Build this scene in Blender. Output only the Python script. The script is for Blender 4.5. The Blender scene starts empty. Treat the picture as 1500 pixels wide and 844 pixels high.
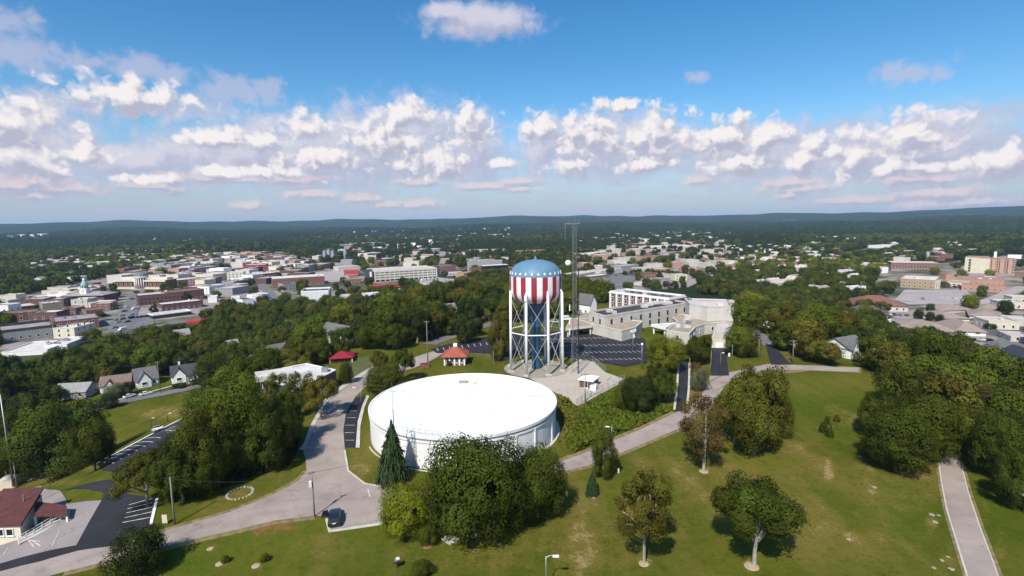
import bpy, bmesh, math, random
import numpy as np
from mathutils import Vector, Matrix
R = math.radians
random.seed(7); rng = np.random.default_rng(7)
scn = bpy.context.scene
COL = scn.collection

# ------------------------------------------------------------------ camera, sky, sun, exposure
F, CX, CY = 765.0, 750.0, 422.0            # pixels of the 1500x844 photograph
PITCH, ROLL, H = R(7.23), R(0.85), 43.4
FW = Vector((0, math.cos(PITCH), -math.sin(PITCH)))
UP = Vector((0, math.sin(PITCH), math.cos(PITCH)))
RT = Vector((1, 0, 0))
RC = RT*math.cos(ROLL) - UP*math.sin(ROLL)
UC = RT*math.sin(ROLL) + UP*math.cos(ROLL)
cam_d = bpy.data.cameras.new('camera'); cam = bpy.data.objects.new('camera', cam_d); COL.objects.link(cam)
m = Matrix((RC, UC, -FW)).transposed().to_4x4(); m.translation = (0, 0, H)
cam.matrix_world = m
cam_d.sensor_width = 36; cam_d.lens = 36*F/1500; cam_d.clip_start = .5; cam_d.clip_end = 60000
scn.camera = cam

SUN_AZ, SUN_EL = R(23), R(47)               # shadows run 23 degrees right of straight ahead
sun_d = bpy.data.lights.new('sun', 'SUN'); sun = bpy.data.objects.new('sun', sun_d); COL.objects.link(sun)
ray = Vector((math.sin(SUN_AZ)*math.cos(SUN_EL), math.cos(SUN_AZ)*math.cos(SUN_EL), -math.sin(SUN_EL)))
sun.rotation_euler = ray.to_track_quat('-Z', 'Y').to_euler()
sun.location = (-60, -100, 200)
sun_d.energy = 5.0; sun_d.angle = R(.5); sun_d.color = (1, .94, .83)
scn.view_settings.view_transform = 'Standard'; scn.view_settings.look = 'None'
scn.view_settings.gamma = 1; scn.view_settings.use_curve_mapping = False
scn.view_settings.exposure = 0.2
scn.cycles.use_denoising = True
scn.cycles.max_bounces = 6; scn.cycles.diffuse_bounces = 3; scn.cycles.glossy_bounces = 2
scn.cycles.transmission_bounces = 3; scn.cycles.volume_bounces = 1; scn.cycles.transparent_max_bounces = 4
scn.cycles.sample_clamp_indirect = 4

def ray_dir(px, py):
    xc, yc = (px-CX)/F, -(py-CY)/F
    return (RC*xc + UC*yc + FW)
def ang(px, py):
    d = ray_dir(px, py).normalized()
    return math.degrees(math.atan2(d.x, d.y)), math.degrees(math.asin(d.z))

class NT:
    def __init__(s, tree): s.t = tree; s.n = tree.nodes; s.l = tree.links
    def node(s, typ, **kw):
        n = s.n.new(typ)
        for k, v in kw.items(): setattr(n, k, v)
        return n
    def link(s, a, b): s.l.new(a, b)
    def val(s, inp, v):
        if isinstance(v, bpy.types.NodeSocket): s.l.new(v, inp)
        else: inp.default_value = v
    def math(s, op, a, b=0.0, c=None, clamp=False):
        n = s.node('ShaderNodeMath', operation=op, use_clamp=clamp)
        s.val(n.inputs[0], a); s.val(n.inputs[1], b)
        if c is not None: s.val(n.inputs[2], c)
        return n.outputs[0]
    def vmath(s, op, a, b=(0, 0, 0)):
        n = s.node('ShaderNodeVectorMath', operation=op)
        s.val(n.inputs[0], a); s.val(n.inputs[1], b)
        return n.outputs[1] if op in ('LENGTH', 'DOT_PRODUCT', 'DISTANCE') else n.outputs[0]
    def smooth(s, v, a, b, c=0.0, d=1.0):
        n = s.node('ShaderNodeMapRange', interpolation_type='SMOOTHSTEP')
        s.val(n.inputs[0], v)
        for k, q in zip((1, 2, 3, 4), (a, b, c, d)): s.val(n.inputs[k], q)
        return n.outputs[0]
    def mix(s, f, a, b, mode='MIX'):
        n = s.node('ShaderNodeMix', data_type='RGBA', blend_type=mode)
        s.val(n.inputs[0], f); s.val(n.inputs[6], a); s.val(n.inputs[7], b)
        return n.outputs[2]
    def noise(s, vec, scale, detail=4, rough=.55, dist=0.0):
        n = s.node('ShaderNodeTexNoise'); s.val(n.inputs['Vector'], vec)
        n.inputs['Scale'].default_value = scale; n.inputs['Detail'].default_value = detail
        n.inputs['Roughness'].default_value = rough; n.inputs['Distortion'].default_value = dist
        return n.outputs[0]

CLOUDS = [(318,200,52,20),(385,207,40,17),(450,188,62,22),(600,168,60,26),(690,188,42,44),(560,208,95,34),(640,236,72,36),
 (470,232,75,28),(330,253,44,12),(735,240,34,10),(790,190,40,32),(870,202,75,38),(960,202,65,42),(1060,205,48,32),(1120,203,35,30),
 (1080,238,50,20),(1180,226,36,28),(1253,228,34,34),(1330,200,58,36),(1345,245,62,15),(910,154,50,14),(1465,240,42,22),(840,240,60,16),(945,240,60,18),
 (182,143,78,25),(10,178,55,40),(25,232,60,36),(82,244,26,16),(125,226,36,14),(420,252,60,12),(230,262,40,9)]
BANK = [(705,32,100,27),(655,18,50,16),(480,222,240,62),(590,200,150,60),(690,215,62,60),(800,215,55,45),(890,218,170,58),(1090,228,120,48),(1250,235,70,36),(1335,222,95,52),(1465,245,70,26),(20,215,110,62),(190,235,100,26),(330,228,110,44)]
FAINT = [(1020,114,22,12),(1472,165,55,11),(1330,107,45,16),(40,78,75,26),(345,135,75,22),(215,102,80,20),(8,30,40,18),
 (300,238,120,36),(90,150,70,22),(1150,215,330,42),(560,250,330,34),(1440,215,120,40),(250,150,90,26)]
_r = random.Random(4); LOWC = []
for _i in range(30): LOWC.append((_r.uniform(-20, 1520), _r.uniform(258, 302), _r.uniform(22, 60), _r.uniform(7, 13)))
for _i in range(9): CLOUDS.append((_r.uniform(300, 1450), _r.uniform(170, 250), _r.uniform(14, 30), _r.uniform(8, 16)))
def cloud_group(name, blobs, fine=1.0):
    g = bpy.data.node_groups.new(name, 'ShaderNodeTree')
    g.interface.new_socket('P', in_out='INPUT', socket_type='NodeSocketVector')
    g.interface.new_socket('D', in_out='OUTPUT', socket_type='NodeSocketFloat')
    t = NT(g); gi = t.node('NodeGroupInput'); go = t.node('NodeGroupOutput')
    p = gi.outputs[0]; acc = None
    for (x, y, rx, ry) in blobs:
        u, v = ang(x, y); k = math.degrees(1/F)*.93
        q = t.vmath('MULTIPLY', t.vmath('SUBTRACT', p, (u, v, 0)), (1/(rx*k*1.16), 1/(ry*k*1.16), 0))
        d = t.math('SUBTRACT', 1.0, t.vmath('LENGTH', q))
        if acc is None: acc = d
        else:
            n = t.node('ShaderNodeMath', operation='SMOOTH_MAX')
            t.link(acc, n.inputs[0]); t.link(d, n.inputs[1]); n.inputs[2].default_value = .12; acc = n.outputs[0]
    # clouds all round: a broken band at the same heights, outside the frame
    s = t.node('ShaderNodeSeparateXYZ'); t.link(p, s.inputs[0])
    side = t.smooth(t.math('ABSOLUTE', s.outputs[0]), 44, 56)
    low = t.noise(t.vmath('MULTIPLY', p, (1, 2.2, 1)), .075, 2)
    band = t.math('SUBTRACT', 1.0, t.math('ABSOLUTE', t.math('DIVIDE', t.math('SUBTRACT', s.outputs[1], 9.0), 9.0)))
    gen = t.math('SUBTRACT', t.math('ADD', t.math('MULTIPLY', band, .7), t.math('MULTIPLY', low, 2.0)), 1.35)
    gen = t.math('SUBTRACT', gen, t.math('MULTIPLY', t.math('SUBTRACT', 1.0, side), 3.0))
    acc = t.math('MAXIMUM', acc, gen)
    acc = t.math('MAXIMUM', acc, -1.0)
    wv = t.node('ShaderNodeTexNoise'); t.link(t.vmath('MULTIPLY', p, (1, 1.3, 1)), wv.inputs['Vector'])
    wv.inputs['Scale'].default_value = .9; wv.inputs['Detail'].default_value = 2
    w = t.vmath('ADD', p, t.vmath('MULTIPLY', t.vmath('SUBTRACT', wv.outputs[1], (.5, .5, .5)), (1.3, 1.0, 0)))
    n = t.noise(t.vmath('MULTIPLY', w, (1, .95, 1)), .62*fine, 7, .52)
    n2 = t.noise(t.vmath('MULTIPLY', w, (1, 1.2, 1)), 1.7, 5, .6)
    d = t.math('ADD', acc, t.math('MULTIPLY', t.math('SUBTRACT', n, .5), 1.0))
    d = t.math('ADD', d, t.math('MULTIPLY', t.math('SUBTRACT', n2, .5), .28))
    # billows: creases where a smooth noise crosses its middle
    for sc, wt in (((.36, .55), (.85, .26)) if fine == 1.0 else ()):
        bl = t.math('MULTIPLY', t.math('ABSOLUTE', t.math('SUBTRACT', t.noise(t.vmath('MULTIPLY', w, (1, .9, 1)), sc*fine, 1, .5), .5)), 4.0)
        d = t.math('ADD', d, t.math('MULTIPLY', t.math('SUBTRACT', bl, .38), wt))
    t.link(d, go.inputs[0])
    return g

SKY_STRENGTH = .12
world = bpy.data.worlds.new('World'); scn.world = world; world.use_nodes = True
def build_world():
    t = NT(world.node_tree); t.n.clear()
    out = t.node('ShaderNodeOutputWorld'); bg = t.node('ShaderNodeBackground')
    bg.inputs['Strength'].default_value = SKY_STRENGTH; t.link(bg.outputs[0], out.inputs[0])
    sky = t.node('ShaderNodeTexSky', sky_type='NISHITA'); sky.sun_disc = False
    sky.sun_elevation = SUN_EL; sky.sun_rotation = math.pi + SUN_AZ
    sky.altitude = 200; sky.air_density = 1.0; sky.dust_density = .6; sky.ozone_density = 2.0
    tc = t.node('ShaderNodeTexCoord'); sp = t.node('ShaderNodeSeparateXYZ'); t.link(tc.outputs['Generated'], sp.inputs[0])
    u = t.math('DEGREES', t.math('ARCTAN2', sp.outputs[0], sp.outputs[1]))
    v = t.math('DEGREES', t.math('ARCSINE', sp.outputs[2]))
    cb = t.node('ShaderNodeCombineXYZ'); t.link(u, cb.inputs[0]); t.link(v, cb.inputs[1]); P = cb.outputs[0]
    G = cloud_group('cumulus', CLOUDS)
    def ev(gr, vec):
        n = t.node('ShaderNodeGroup'); n.node_tree = gr; t.link(vec, n.inputs[0]); return n.outputs[0]
    d1 = ev(G, P); d2 = ev(G, t.vmath('ADD', P, (-.40, .80, 0)))
    a = t.smooth(d1, .02, .55)
    lit = t.math('ADD', .36, t.math('MULTIPLY', t.math('SUBTRACT', d1, d2), 1.35), clamp=True)
    thick = t.smooth(d1, .2, 1.0)
    lit = t.math('ADD', lit, t.math('MULTIPLY', t.math('SUBTRACT', 1.0, thick), .10), clamp=True)
    K = 1/SKY_STRENGTH
    ccol = t.mix(t.smooth(lit, .0, 1.0), (.41*K, .42*K, .53*K, 1), (.84*K, .79*K, .78*K, 1))
    G2 = cloud_group('thin_cloud', FAINT); G4 = cloud_group('cloud_bank', BANK, .8)
    f1 = t.math('MULTIPLY', t.smooth(ev(G2, P), -.05, .75), .62)
    lowv = t.math('MULTIPLY', t.smooth(v, -.5, .6), t.math('SUBTRACT', 1.0, t.smooth(v, 3.0, 8.0)))
    st = t.noise(t.vmath('MULTIPLY', P, (.28, 1.1, 1)), 1.0, 7, .62)
    f2 = t.math('MULTIPLY', t.smooth(st, .42, .72), t.math('MULTIPLY', lowv, .5))
    ss = t.node('ShaderNodeHueSaturation'); ss.inputs['Saturation'].default_value = 1.38; ss.inputs['Hue'].default_value = .497; ss.inputs['Value'].default_value = 1.06; t.link(sky.outputs[0], ss.inputs['Color'])
    c = t.mix(f1, ss.outputs[0], (.50*K, .50*K, .63*K, 1))
    veil = t.math('MULTIPLY', t.math('SUBTRACT', 1.0, t.smooth(v, -1.0, 12.0)), .86)
    c = t.mix(veil, c, (.31*K, .39*K, .55*K, 1))
    c = t.mix(f2, c, (.50*K, .45*K, .55*K, 1))
    b1 = ev(G4, P); b2 = ev(G4, t.vmath('ADD', P, (-.5, .9, 0))); bcol = t.mix(t.smooth(t.math('SUBTRACT', b1, b2), -.3, .4), (.42*K, .435*K, .57*K, 1), (.64*K, .61*K, .68*K, 1))
    c = t.mix(t.math('MULTIPLY', t.smooth(b1, .0, .62), .86), c, bcol)
    G3 = cloud_group('low_cloud', LOWC, 1.6); l1 = ev(G3, P); l2 = ev(G3, t.vmath('ADD', P, (-.25, .45, 0)))
    lcol = t.mix(t.smooth(t.math('SUBTRACT', l1, l2), -.25, .35), (.40*K, .40*K, .52*K, 1), (.72*K, .60*K, .61*K, 1))
    c = t.mix(t.math('MULTIPLY', t.smooth(l1, .0, .7), .75), c, lcol)
    c = t.mix(t.math('MULTIPLY', a, .96), c, ccol)
    t.link(c, bg.inputs['Color'])
    world.cycles.sampling_method = 'MANUAL'; world.cycles.sample_map_resolution = 512
build_world()

# ------------------------------------------------------------------ terrain function and picking points on it
def gz(x, y):
    x = np.asarray(x, float); y = np.asarray(y, float)
    r = (np.abs((x-25)/95)**2.5 + np.abs((y-105)/195)**2.5)**.4
    t = np.clip((r-.9)/.85, 0, 1); s = t*t*(3-2*t)
    z = -26*s
    z = z + .25*np.sin(x*.05+1.3)*np.sin(y*.043)
    d = np.hypot(x, y); a = np.arctan2(x, y)
    u1 = np.clip((d-700)/2500, 0, 1)
    z = z + u1*(7*np.sin(x*.0031+1)*np.sin(y*.0027+.4) + 5*np.sin(x*.0071)*np.sin(y*.0053+2))
    h1 = np.clip((d-3000)/1400, 0, 1); h1 = h1*h1*(3-2*h1)
    z = z + h1*(22 + 10*np.sin(a*9+1) + 7*np.sin(a*23+d*.002))
    h2 = np.clip((d-5200)/2400, 0, 1); h2 = h2*h2*(3-2*h2)
    z = z + h2*(104 + 5*np.sin(a*5.0+2.8) + 6*np.sin(a*17+.5) + 5*np.sin(a*41+d*.001) + 3*np.sin(a*97+1))
    return z
def g1(x, y): return float(gz(x, y))
def hit(px, py, h=0.0):
    """the point where the sight line through a pixel meets the terrain raised by h"""
    d = ray_dir(px, py); t = 25.0
    def f(t): return H + d.z*t - g1(d.x*t, d.y*t) - h
    t0 = t
    while f(t) > 0 and t < 9000: t0 = t; t *= 1.03
    a, b = t0, t
    for _ in range(26):
        mth = .5*(a+b)
        if f(mth) > 0: a = mth
        else: b = mth
    return Vector((d.x*a, d.y*a, H+d.z*a))
def G(px, py): 
    p = hit(px, py); p.z = g1(p.x, p.y); return p
def proj(x, y, z):
    x = np.asarray(x, float); y = np.asarray(y, float); z = np.asarray(z, float)-H
    c = x*RC.x+y*RC.y+z*RC.z; u = x*UC.x+y*UC.y+z*UC.z; w = x*FW.x+y*FW.y+z*FW.z
    w = np.where(w < 1e-3, 1e-3, w)
    return CX+F*c/w, CY-F*u/w
def inpoly(px, py, poly):
    px = np.asarray(px); py = np.asarray(py); r = np.zeros(px.shape, bool); n = len(poly)
    for i in range(n):
        x0, y0 = poly[i]; x1, y1 = poly[i-1]
        if y0 == y1: continue
        c = ((y0 > py) != (y1 > py)) & (px < (x1-x0)*(py-y0)/(y1-y0)+x0)
        r ^= c
    return r

# ------------------------------------------------------------------ materials
MATS = {}
def mat(name, col, rough=.85, var=.12, scale=1.0, bump=0.0, metal=0.0, stain=None, spec=.3, crack=0):
    if name in MATS: return MATS[name]
    M = bpy.data.materials.new(name); M.use_nodes = True; t = NT(M.node_tree); b = t.n['Principled BSDF']
    b.inputs['Roughness'].default_value = rough; b.inputs['Metallic'].default_value = metal
    b.inputs['Specular IOR Level'].default_value = spec
    tc = t.node('ShaderNodeTexCoord'); geo = t.node('ShaderNodeNewGeometry')
    n = t.noise(geo.outputs['Position'], scale, 5, .6)
    f = t.smooth(n, .28, .72, 1-var, 1+var)
    c = t.vmath('SCALE', tuple(col[:3])); c.node.inputs[3].default_value = 1; t.link(f, c.node.inputs[3])
    c = c.node.outputs[0]
    if stain:
        n2 = t.noise(t.vmath('MULTIPLY', geo.outputs['Position'], (1, 1, .22)), stain[1], 6, .65)
        c = t.mix(t.math('MULTIPLY', t.smooth(n2, .5, .75), stain[2]), c, (*stain[0], 1))
    if crack:
        vo = t.node('ShaderNodeTexVoronoi', feature='DISTANCE_TO_EDGE'); t.link(geo.outputs['Position'], vo.inputs['Vector']); vo.inputs['Scale'].default_value = .16
        wob = t.node('ShaderNodeTexNoise'); t.link(geo.outputs['Position'], wob.inputs['Vector']); wob.inputs['Scale'].default_value = .5; wob.inputs['Detail'].default_value = 5
        t.link(t.vmath('ADD', geo.outputs['Position'], t.vmath('MULTIPLY', wob.outputs[1], (5, 5, 0))), vo.inputs['Vector'])
        ck = t.math('MULTIPLY', t.math('SUBTRACT', 1.0, t.smooth(vo.outputs['Distance'], .004, .016)), t.smooth(t.noise(geo.outputs['Position'], .09, 3), .4, .6)); c = t.mix(t.math('MULTIPLY', ck, crack), c, tuple(v*.45 for v in col)+(1,))
        pt = t.noise(t.vmath('MULTIPLY', geo.outputs['Position'], (1, 1, 0)), .055, 2, .4); c = t.mix(t.math('MULTIPLY', t.smooth(pt, .56, .585), .35*crack), c, tuple(v*.62 for v in col)+(1,))
    t.link(c, b.inputs['Base Color'])
    if bump:
        bn = t.node('ShaderNodeBump'); bn.inputs['Strength'].default_value = bump
        t.link(t.noise(geo.outputs['Position'], scale*6, 3), bn.inputs['Height']); t.link(bn.outputs[0], b.inputs['Normal'])
    MATS[name] = M; return M
def brickmat(name, col, mortar, scale=1.0):
    if name in MATS: return MATS[name]
    M = bpy.data.materials.new(name); M.use_nodes = True; t = NT(M.node_tree); b = t.n['Principled BSDF']
    b.inputs['Roughness'].default_value = .9
    geo = t.node('ShaderNodeNewGeometry')
    n = t.noise(geo.outputs['Position'], 3.0, 5, .7); n2 = t.noise(geo.outputs['Position'], .25, 3)
    c = t.mix(t.smooth(n, .35, .75), (*col, 1), (*mortar, 1))
    c = t.mix(t.math('MULTIPLY', n2, .5), c, tuple(v*.6 for v in col)+(1,))
    t.link(c, b.inputs['Base Color']); MATS[name] = M; return M
WHITE = mat('white_paint', (.78, .78, .77), .55, .05, .7)
CREAM = mat('cream_render', (.60, .55, .44), .85, .1, .4)
TAN = mat('tan_render', (.50, .47, .43), .9, .1, .3)
TANBRICK = brickmat('tan_brick', (.36, .25, .15), (.45, .36, .26))
BRICK = brickmat('red_brick', (.185, .072, .058), (.26, .16, .13))
DBRICK = brickmat('dark_brick', (.12, .055, .048), (.17, .10, .09))
PINKB = brickmat('pink_brick', (.42, .22, .16), (.48, .33, .26))
GREYW = mat('grey_wall', (.27, .27, .28), .9, .1, .4)
R_WHITE = mat('white_roof', (.58, .545, .52), .8, .14, .15, 0, 0, ((.35, .33, .30), .08, .5))
R_PALE = mat('pale_roof', (.50, .44, .42), .9, .16, .15, 0, 0, ((.25, .22, .2), .09, .5))
R_GREY = mat('grey_roof', (.30, .27, .26), .9, .18, .15, 0, 0, ((.12, .12, .12), .1, .5))
R_DARK = mat('dark_roof', (.045, .045, .05), .9, .25, .2, 0, 0, ((.12, .12, .12), .12, .5))
R_TAN = mat('gravel_roof', (.33, .275, .22), .95, .14, .25, 0, 0, ((.20, .16, .12), .1, .6))
R_BROWN = mat('brown_roof', (.20, .115, .095), .9, .18, .3)
R_RED = mat('red_metal_roof', (.42, .03, .04), .5, .1, .4)
R_SHINGLE = mat('grey_shingles', (.13, .128, .13), .9, .2, 1.2, .3)
R_SHINGLE_B = mat('brown_shingles', (.19, .135, .115), .9, .2, 1.2, .3)
R_MAROON = mat('maroon_shingles', (.105, .036, .032), .85, .22, 1.1, .4)
R_TERRA = mat('terracotta_roof', (.30, .085, .055), .8, .15, 1.0, .2)
GLASS = mat('dark_glass', (.02, .024, .03), .12, .1, 1.0, 0, 0, None, .5)
METAL_SHADE = mat('dark_metal_and_shade', (.03, .03, .032), .6, .1, 1)  # dark metal; also stands in for shade in garage, belfry and canopy
GALV = mat('galvanised_steel', (.34, .35, .36), .45, .1, 2, 0, .6)
WOOD = mat('weathered_wood', (.20, .165, .13), .9, .2, 2)
CONC = mat('concrete', (.44, .41, .37), .9, .12, .4, 0, 0, ((.26, .23, .20), .3, .5))
KERB = mat('kerb_concrete', (.50, .47, .42), .9, .12, .6)
ROADM = mat('worn_road', (.325, .272, .243), .95, .14, .12, .05, 0, ((.20, .17, .155), .22, .7), .1, .42)
ASPH = mat('black_asphalt', (.024, .023, .028), .8, .2, .2, .05, 0, ((.045, .042, .045), .15, .6))
OLDASPH = mat('grey_asphalt', (.16, .15, .155), .92, .14, .1, 0, 0, ((.10, .095, .1), .16, .7))
LOTPALE = mat('pale_lot', (.36, .32, .31), .92, .10, .05, 0, 0, ((.22, .195, .19), .06, .7), .1, .5)
GRAVEL = mat('gravel', (.43, .375, .32), .95, .12, 1.5, .2, 0, ((.30, .25, .2), .15, .6))
PAINT = mat('line_paint', (.52, .52, .50), .85, .35, .8)
COPPER = mat('green_copper', (.22, .42, .36), .7, .15, 1)
DOME = mat('slate_dome', (.12, .16, .17), .6, .12, .6)
RUBBER = mat('tyre_rubber', (.018, .018, .018), .8, .1, 5)
STONE = mat('pale_limestone', (.30, .27, .21), .95, .2, 1.5, .3)
REDPAINT = mat('red_paint', (.35, .04, .03), .6, .1, 1)
MASTG = mat('mast_grey', (.24, .25, .26), .6, .08, 2)
WIRE = mat('cable', (.03, .03, .03), .6, .1, 1)

def leaf_const(name, col): return MATS[name] if name in MATS else objcol_mat(name, .65, True, .10, .05, 0, col)
def objcol_mat(name, rough, leaf=False, transl=.0, spec=.5, coat=0.0, const=None):
    M = bpy.data.materials.new(name); M.use_nodes = True; t = NT(M.node_tree); b = t.n['Principled BSDF']
    oi = t.node('ShaderNodeObjectInfo'); c = oi.outputs['Color']
    if const: rgb = t.node('ShaderNodeRGB'); rgb.outputs[0].default_value = (*const, 1); c = rgb.outputs[0]
    b.inputs['Roughness'].default_value = rough; b.inputs['Specular IOR Level'].default_value = spec
    b.inputs['Coat Weight'].default_value = coat
    if leaf:
        at = t.node('ShaderNodeAttribute', attribute_name='tint')
        hs = t.node('ShaderNodeHueSaturation')
        t.link(c, hs.inputs['Color'])
        t.link(t.math('ADD', .470, t.math('ADD', t.math('MULTIPLY', at.outputs['Fac'], .028), t.math('MULTIPLY', oi.outputs['Random'], .016))), hs.inputs['Hue'])
        r2 = t.math('FRACT', t.math('MULTIPLY', oi.outputs['Random'], 17.31))
        v = t.math('MULTIPLY', t.math('ADD', .52, t.math('MULTIPLY', at.outputs['Fac'], .96)), t.math('ADD', .8, t.math('MULTIPLY', r2, .4)))
        t.link(v, hs.inputs['Value']); c = hs.outputs[0]
        t.link(c, b.inputs['Base Color'])
        tr = t.node('ShaderNodeBsdfTranslucent'); t.link(t.mix(.5, c, (1.0, 1.1, .35, 1), 'MULTIPLY'), tr.inputs[0])
        ms = t.node('ShaderNodeMixShader'); ms.inputs[0].default_value = transl
        o = t.n['Material Output']; t.link(b.outputs[0], ms.inputs[1]); t.link(tr.outputs[0], ms.inputs[2]); t.link(ms.outputs[0], o.inputs[0])
    else: t.link(c, b.inputs['Base Color'])
    MATS[name] = M; return M
LEAF = objcol_mat('leaves', .65, True, .10, .05)
CARPAINT = objcol_mat('car_paint', .3, False, 0, .5, .6)
BARK = mat('bark', (.20, .165, .13), .95, .3, 2.5, .3)
PALEBARK = mat('pale_bark', (.30, .27, .225), .95, .2, 2.5, .3)

# ------------------------------------------------------------------ mesh builder and object helpers
class MB:
    def __init__(s): s.v = []; s.f = []
    def box(s, c, d, rz=0, taper=1.0):
        cs, sn = math.cos(rz), math.sin(rz); b = len(s.v)
        for z in (-1, 1):
            k = taper if z > 0 else 1.0
            for x, y in ((-1, -1), (1, -1), (1, 1), (-1, 1)):
                X, Y = x*d[0]/2*k, y*d[1]/2*k
                s.v.append((c[0]+X*cs-Y*sn, c[1]+X*sn+Y*cs, c[2]+z*d[2]/2))
        s.f += [(b+3, b+2, b+1, b), (b+4, b+5, b+6, b+7)] + [(b+i, b+(i+1) % 4, b+4+(i+1) % 4, b+4+i) for i in range(4)]
        return s
    def prism(s, pts, z0, z1, cap=True, bottom=False):
        b = len(s.v); n = len(pts)
        s.v += [(p[0], p[1], z0) for p in pts] + [(p[0], p[1], z1) for p in pts]
        s.f += [(b+i, b+(i+1) % n, b+n+(i+1) % n, b+n+i) for i in range(n)]
        if cap: s.f.append(tuple(b+n+i for i in range(n)))
        if bottom: s.f.append(tuple(b+n-1-i for i in range(n)))
        return s
    def tube(s, p0, p1, r0, r1=None, n=8, cap=True):
        r1 = r0 if r1 is None else r1; p0 = Vector(p0); p1 = Vector(p1); d = (p1-p0).normalized()
        a = d.orthogonal().normalized(); c = d.cross(a); b = len(s.v)
        for p, r in ((p0, r0), (p1, r1)):
            for i in range(n):
                th = 2*math.pi*i/n; s.v.append(tuple(p+a*math.cos(th)*r+c*math.sin(th)*r))
        s.f += [(b+i, b+(i+1) % n, b+n+(i+1) % n, b+n+i) for i in range(n)]
        if cap: s.f += [tuple(b+n+i for i in range(n)), tuple(b+n-1-i for i in range(n))]
        return s
    def path(s, pts, r, n=6, radii=None):
        pts = [Vector(p) for p in pts]; b = len(s.v); m = len(pts)
        for k, p in enumerate(pts):
            d = (pts[min(k+1, m-1)]-pts[max(k-1, 0)]).normalized()
            a = d.cross(Vector((0.31, .22, .92))); a = a.normalized() if a.length > .05 else d.orthogonal().normalized()
            c = d.cross(a); rr = radii[k] if radii else r
            for i in range(n):
                th = 2*math.pi*i/n; s.v.append(tuple(p+a*math.cos(th)*rr+c*math.sin(th)*rr))
        for k in range(m-1):
            s.f += [(b+k*n+i, b+k*n+(i+1) % n, b+(k+1)*n+(i+1) % n, b+(k+1)*n+i) for i in range(n)]
        s.f.append(tuple(b+(m-1)*n+i for i in range(n)))
        return s
    def lathe(s, prof, n=32, c=(0, 0), a0=0):
        b = len(s.v); m = len(prof)
        for r, z in prof:
            for i in range(n):
                th = a0+2*math.pi*i/n; s.v.append((c[0]+r*math.cos(th), c[1]+r*math.sin(th), z))
        for k in range(m-1):
            s.f += [(b+k*n+i, b+k*n+(i+1) % n, b+(k+1)*n+(i+1) % n, b+(k+1)*n+i) for i in range(n)]
        return s
    def quad(s, a, b_, c, d):
        b = len(s.v); s.v += [tuple(a), tuple(b_), tuple(c), tuple(d)]; s.f.append((b, b+1, b+2, b+3)); return s
    def tri(s, a, b_, c):
        b = len(s.v); s.v += [tuple(a), tuple(b_), tuple(c)]; s.f.append((b, b+1, b+2)); return s
    def mesh(s, name, material=None, smooth=False):
        me = bpy.data.meshes.new(name); me.from_pydata(s.v, [], s.f)
        if material: me.materials.append(material)
        if smooth: me.polygons.foreach_set('use_smooth', [True]*len(me.polygons))
        me.update(); return me
    def build(s, name, material, parent=None, smooth=False, bevel=0):
        o = link(name, s.mesh(name, material, smooth), parent)
        if bevel:
            md = o.modifiers.new('bevel', 'BEVEL'); md.width = bevel; md.segments = 2; md.limit_method = 'ANGLE'
        return o
def link(name, data, parent=None, loc=None, rz=0, scale=None):
    o = bpy.data.objects.new(name, data); COL.objects.link(o)
    if parent: o.parent = parent
    if loc is not None: o.location = loc
    if rz: o.rotation_euler = (0, 0, rz)
    if scale is not None: o.scale = scale
    return o
def tag(o, label=None, cat=None, group=None, kind=None):
    if label: o['label'] = label
    if cat: o['category'] = cat
    if group: o['group'] = group
    if kind: o['kind'] = kind
    return o
def empty(name, loc, label, cat, group=None, rz=0):
    o = link(name, None, None, loc, rz); o.empty_display_size = .5
    return tag(o, label, cat, group)

# ------------------------------------------------------------------ ground
def patch_weight(PX, PY, blobs):
    w = np.zeros(PX.shape)
    for (x, y, rx, ry, *k) in blobs:
        q = ((PX-x)/rx)**2+((PY-y)/ry)**2
        w = np.maximum(w, (k[0] if k else 1.0)*np.clip(1.35-q, 0, 1))
    return w
DRY = [(850,790,90,60,.55),(1010,745,130,45,.5),(690,805,130,36,.45),(1180,770,60,60,.4),(1290,715,60,70,.42),(550,690,40,30,.45),(470,800,60,20,.4),(1200,560,60,18,.3),(1300,800,80,30,.35),(850,800,28,50,.9),(780,800,60,40,.4),(640,765,60,20,.3),(1000,690,90,30,.55),(1060,700,70,25,.6),(1180,690,50,30,.45),(1250,790,25,12,.8),
 (1285,785,22,14,.6),(1213,690,8,22,.9),(1263,675,10,14,.8),(1275,700,12,30,.8),(1278,720,10,16,.9),(1355,715,25,40,.6),(1365,765,10,16,1),
 (1390,820,14,20,.6),(530,690,22,14,.7),(520,640,10,40,.35),(440,720,30,8,.5),(350,722,28,12,.6),(300,745,50,10,.6),(400,735,40,8,.5),
 (250,605,60,10,.9),(180,650,40,8,.6),(120,680,70,10,1),(60,705,60,8,.7),(40,725,40,8,.5),(800,690,50,10,.6),(900,622,50,10,.7),(960,610,40,10,.7),(980,580,18,30,.4),
 (645,545,80,10,.3),(730,520,50,20,.25),(1135,520,40,14,.5),(1260,620,20,18,.6),(1225,610,25,22,.4),(1160,655,30,10,.6),(860,735,22,18,.8),
 (322,826,12,4,1),(375,828,12,4,1),(308,804,12,4,1),(943,822,14,5,1),(1100,828,16,8,1),(1030,690,14,5,1),(1350,695,45,20,.8),(1440,760,10,40,.5),(1465,800,10,30,.6),
 (560,640,30,50,.4),(820,640,30,20,.3)]
SOIL = [(405,770,44,13,1),(380,782,25,8,.8),(1025,560,14,30,1),(1015,580,14,20,.8),(626,800,16,6,.9),(815,560,18,16,.4),(830,590,30,20,.35),(1105,495,10,12,.6),(450,650,10,22,.6),(1385,690,40,18,.55),(190,660,30,6,.5)]
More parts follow.
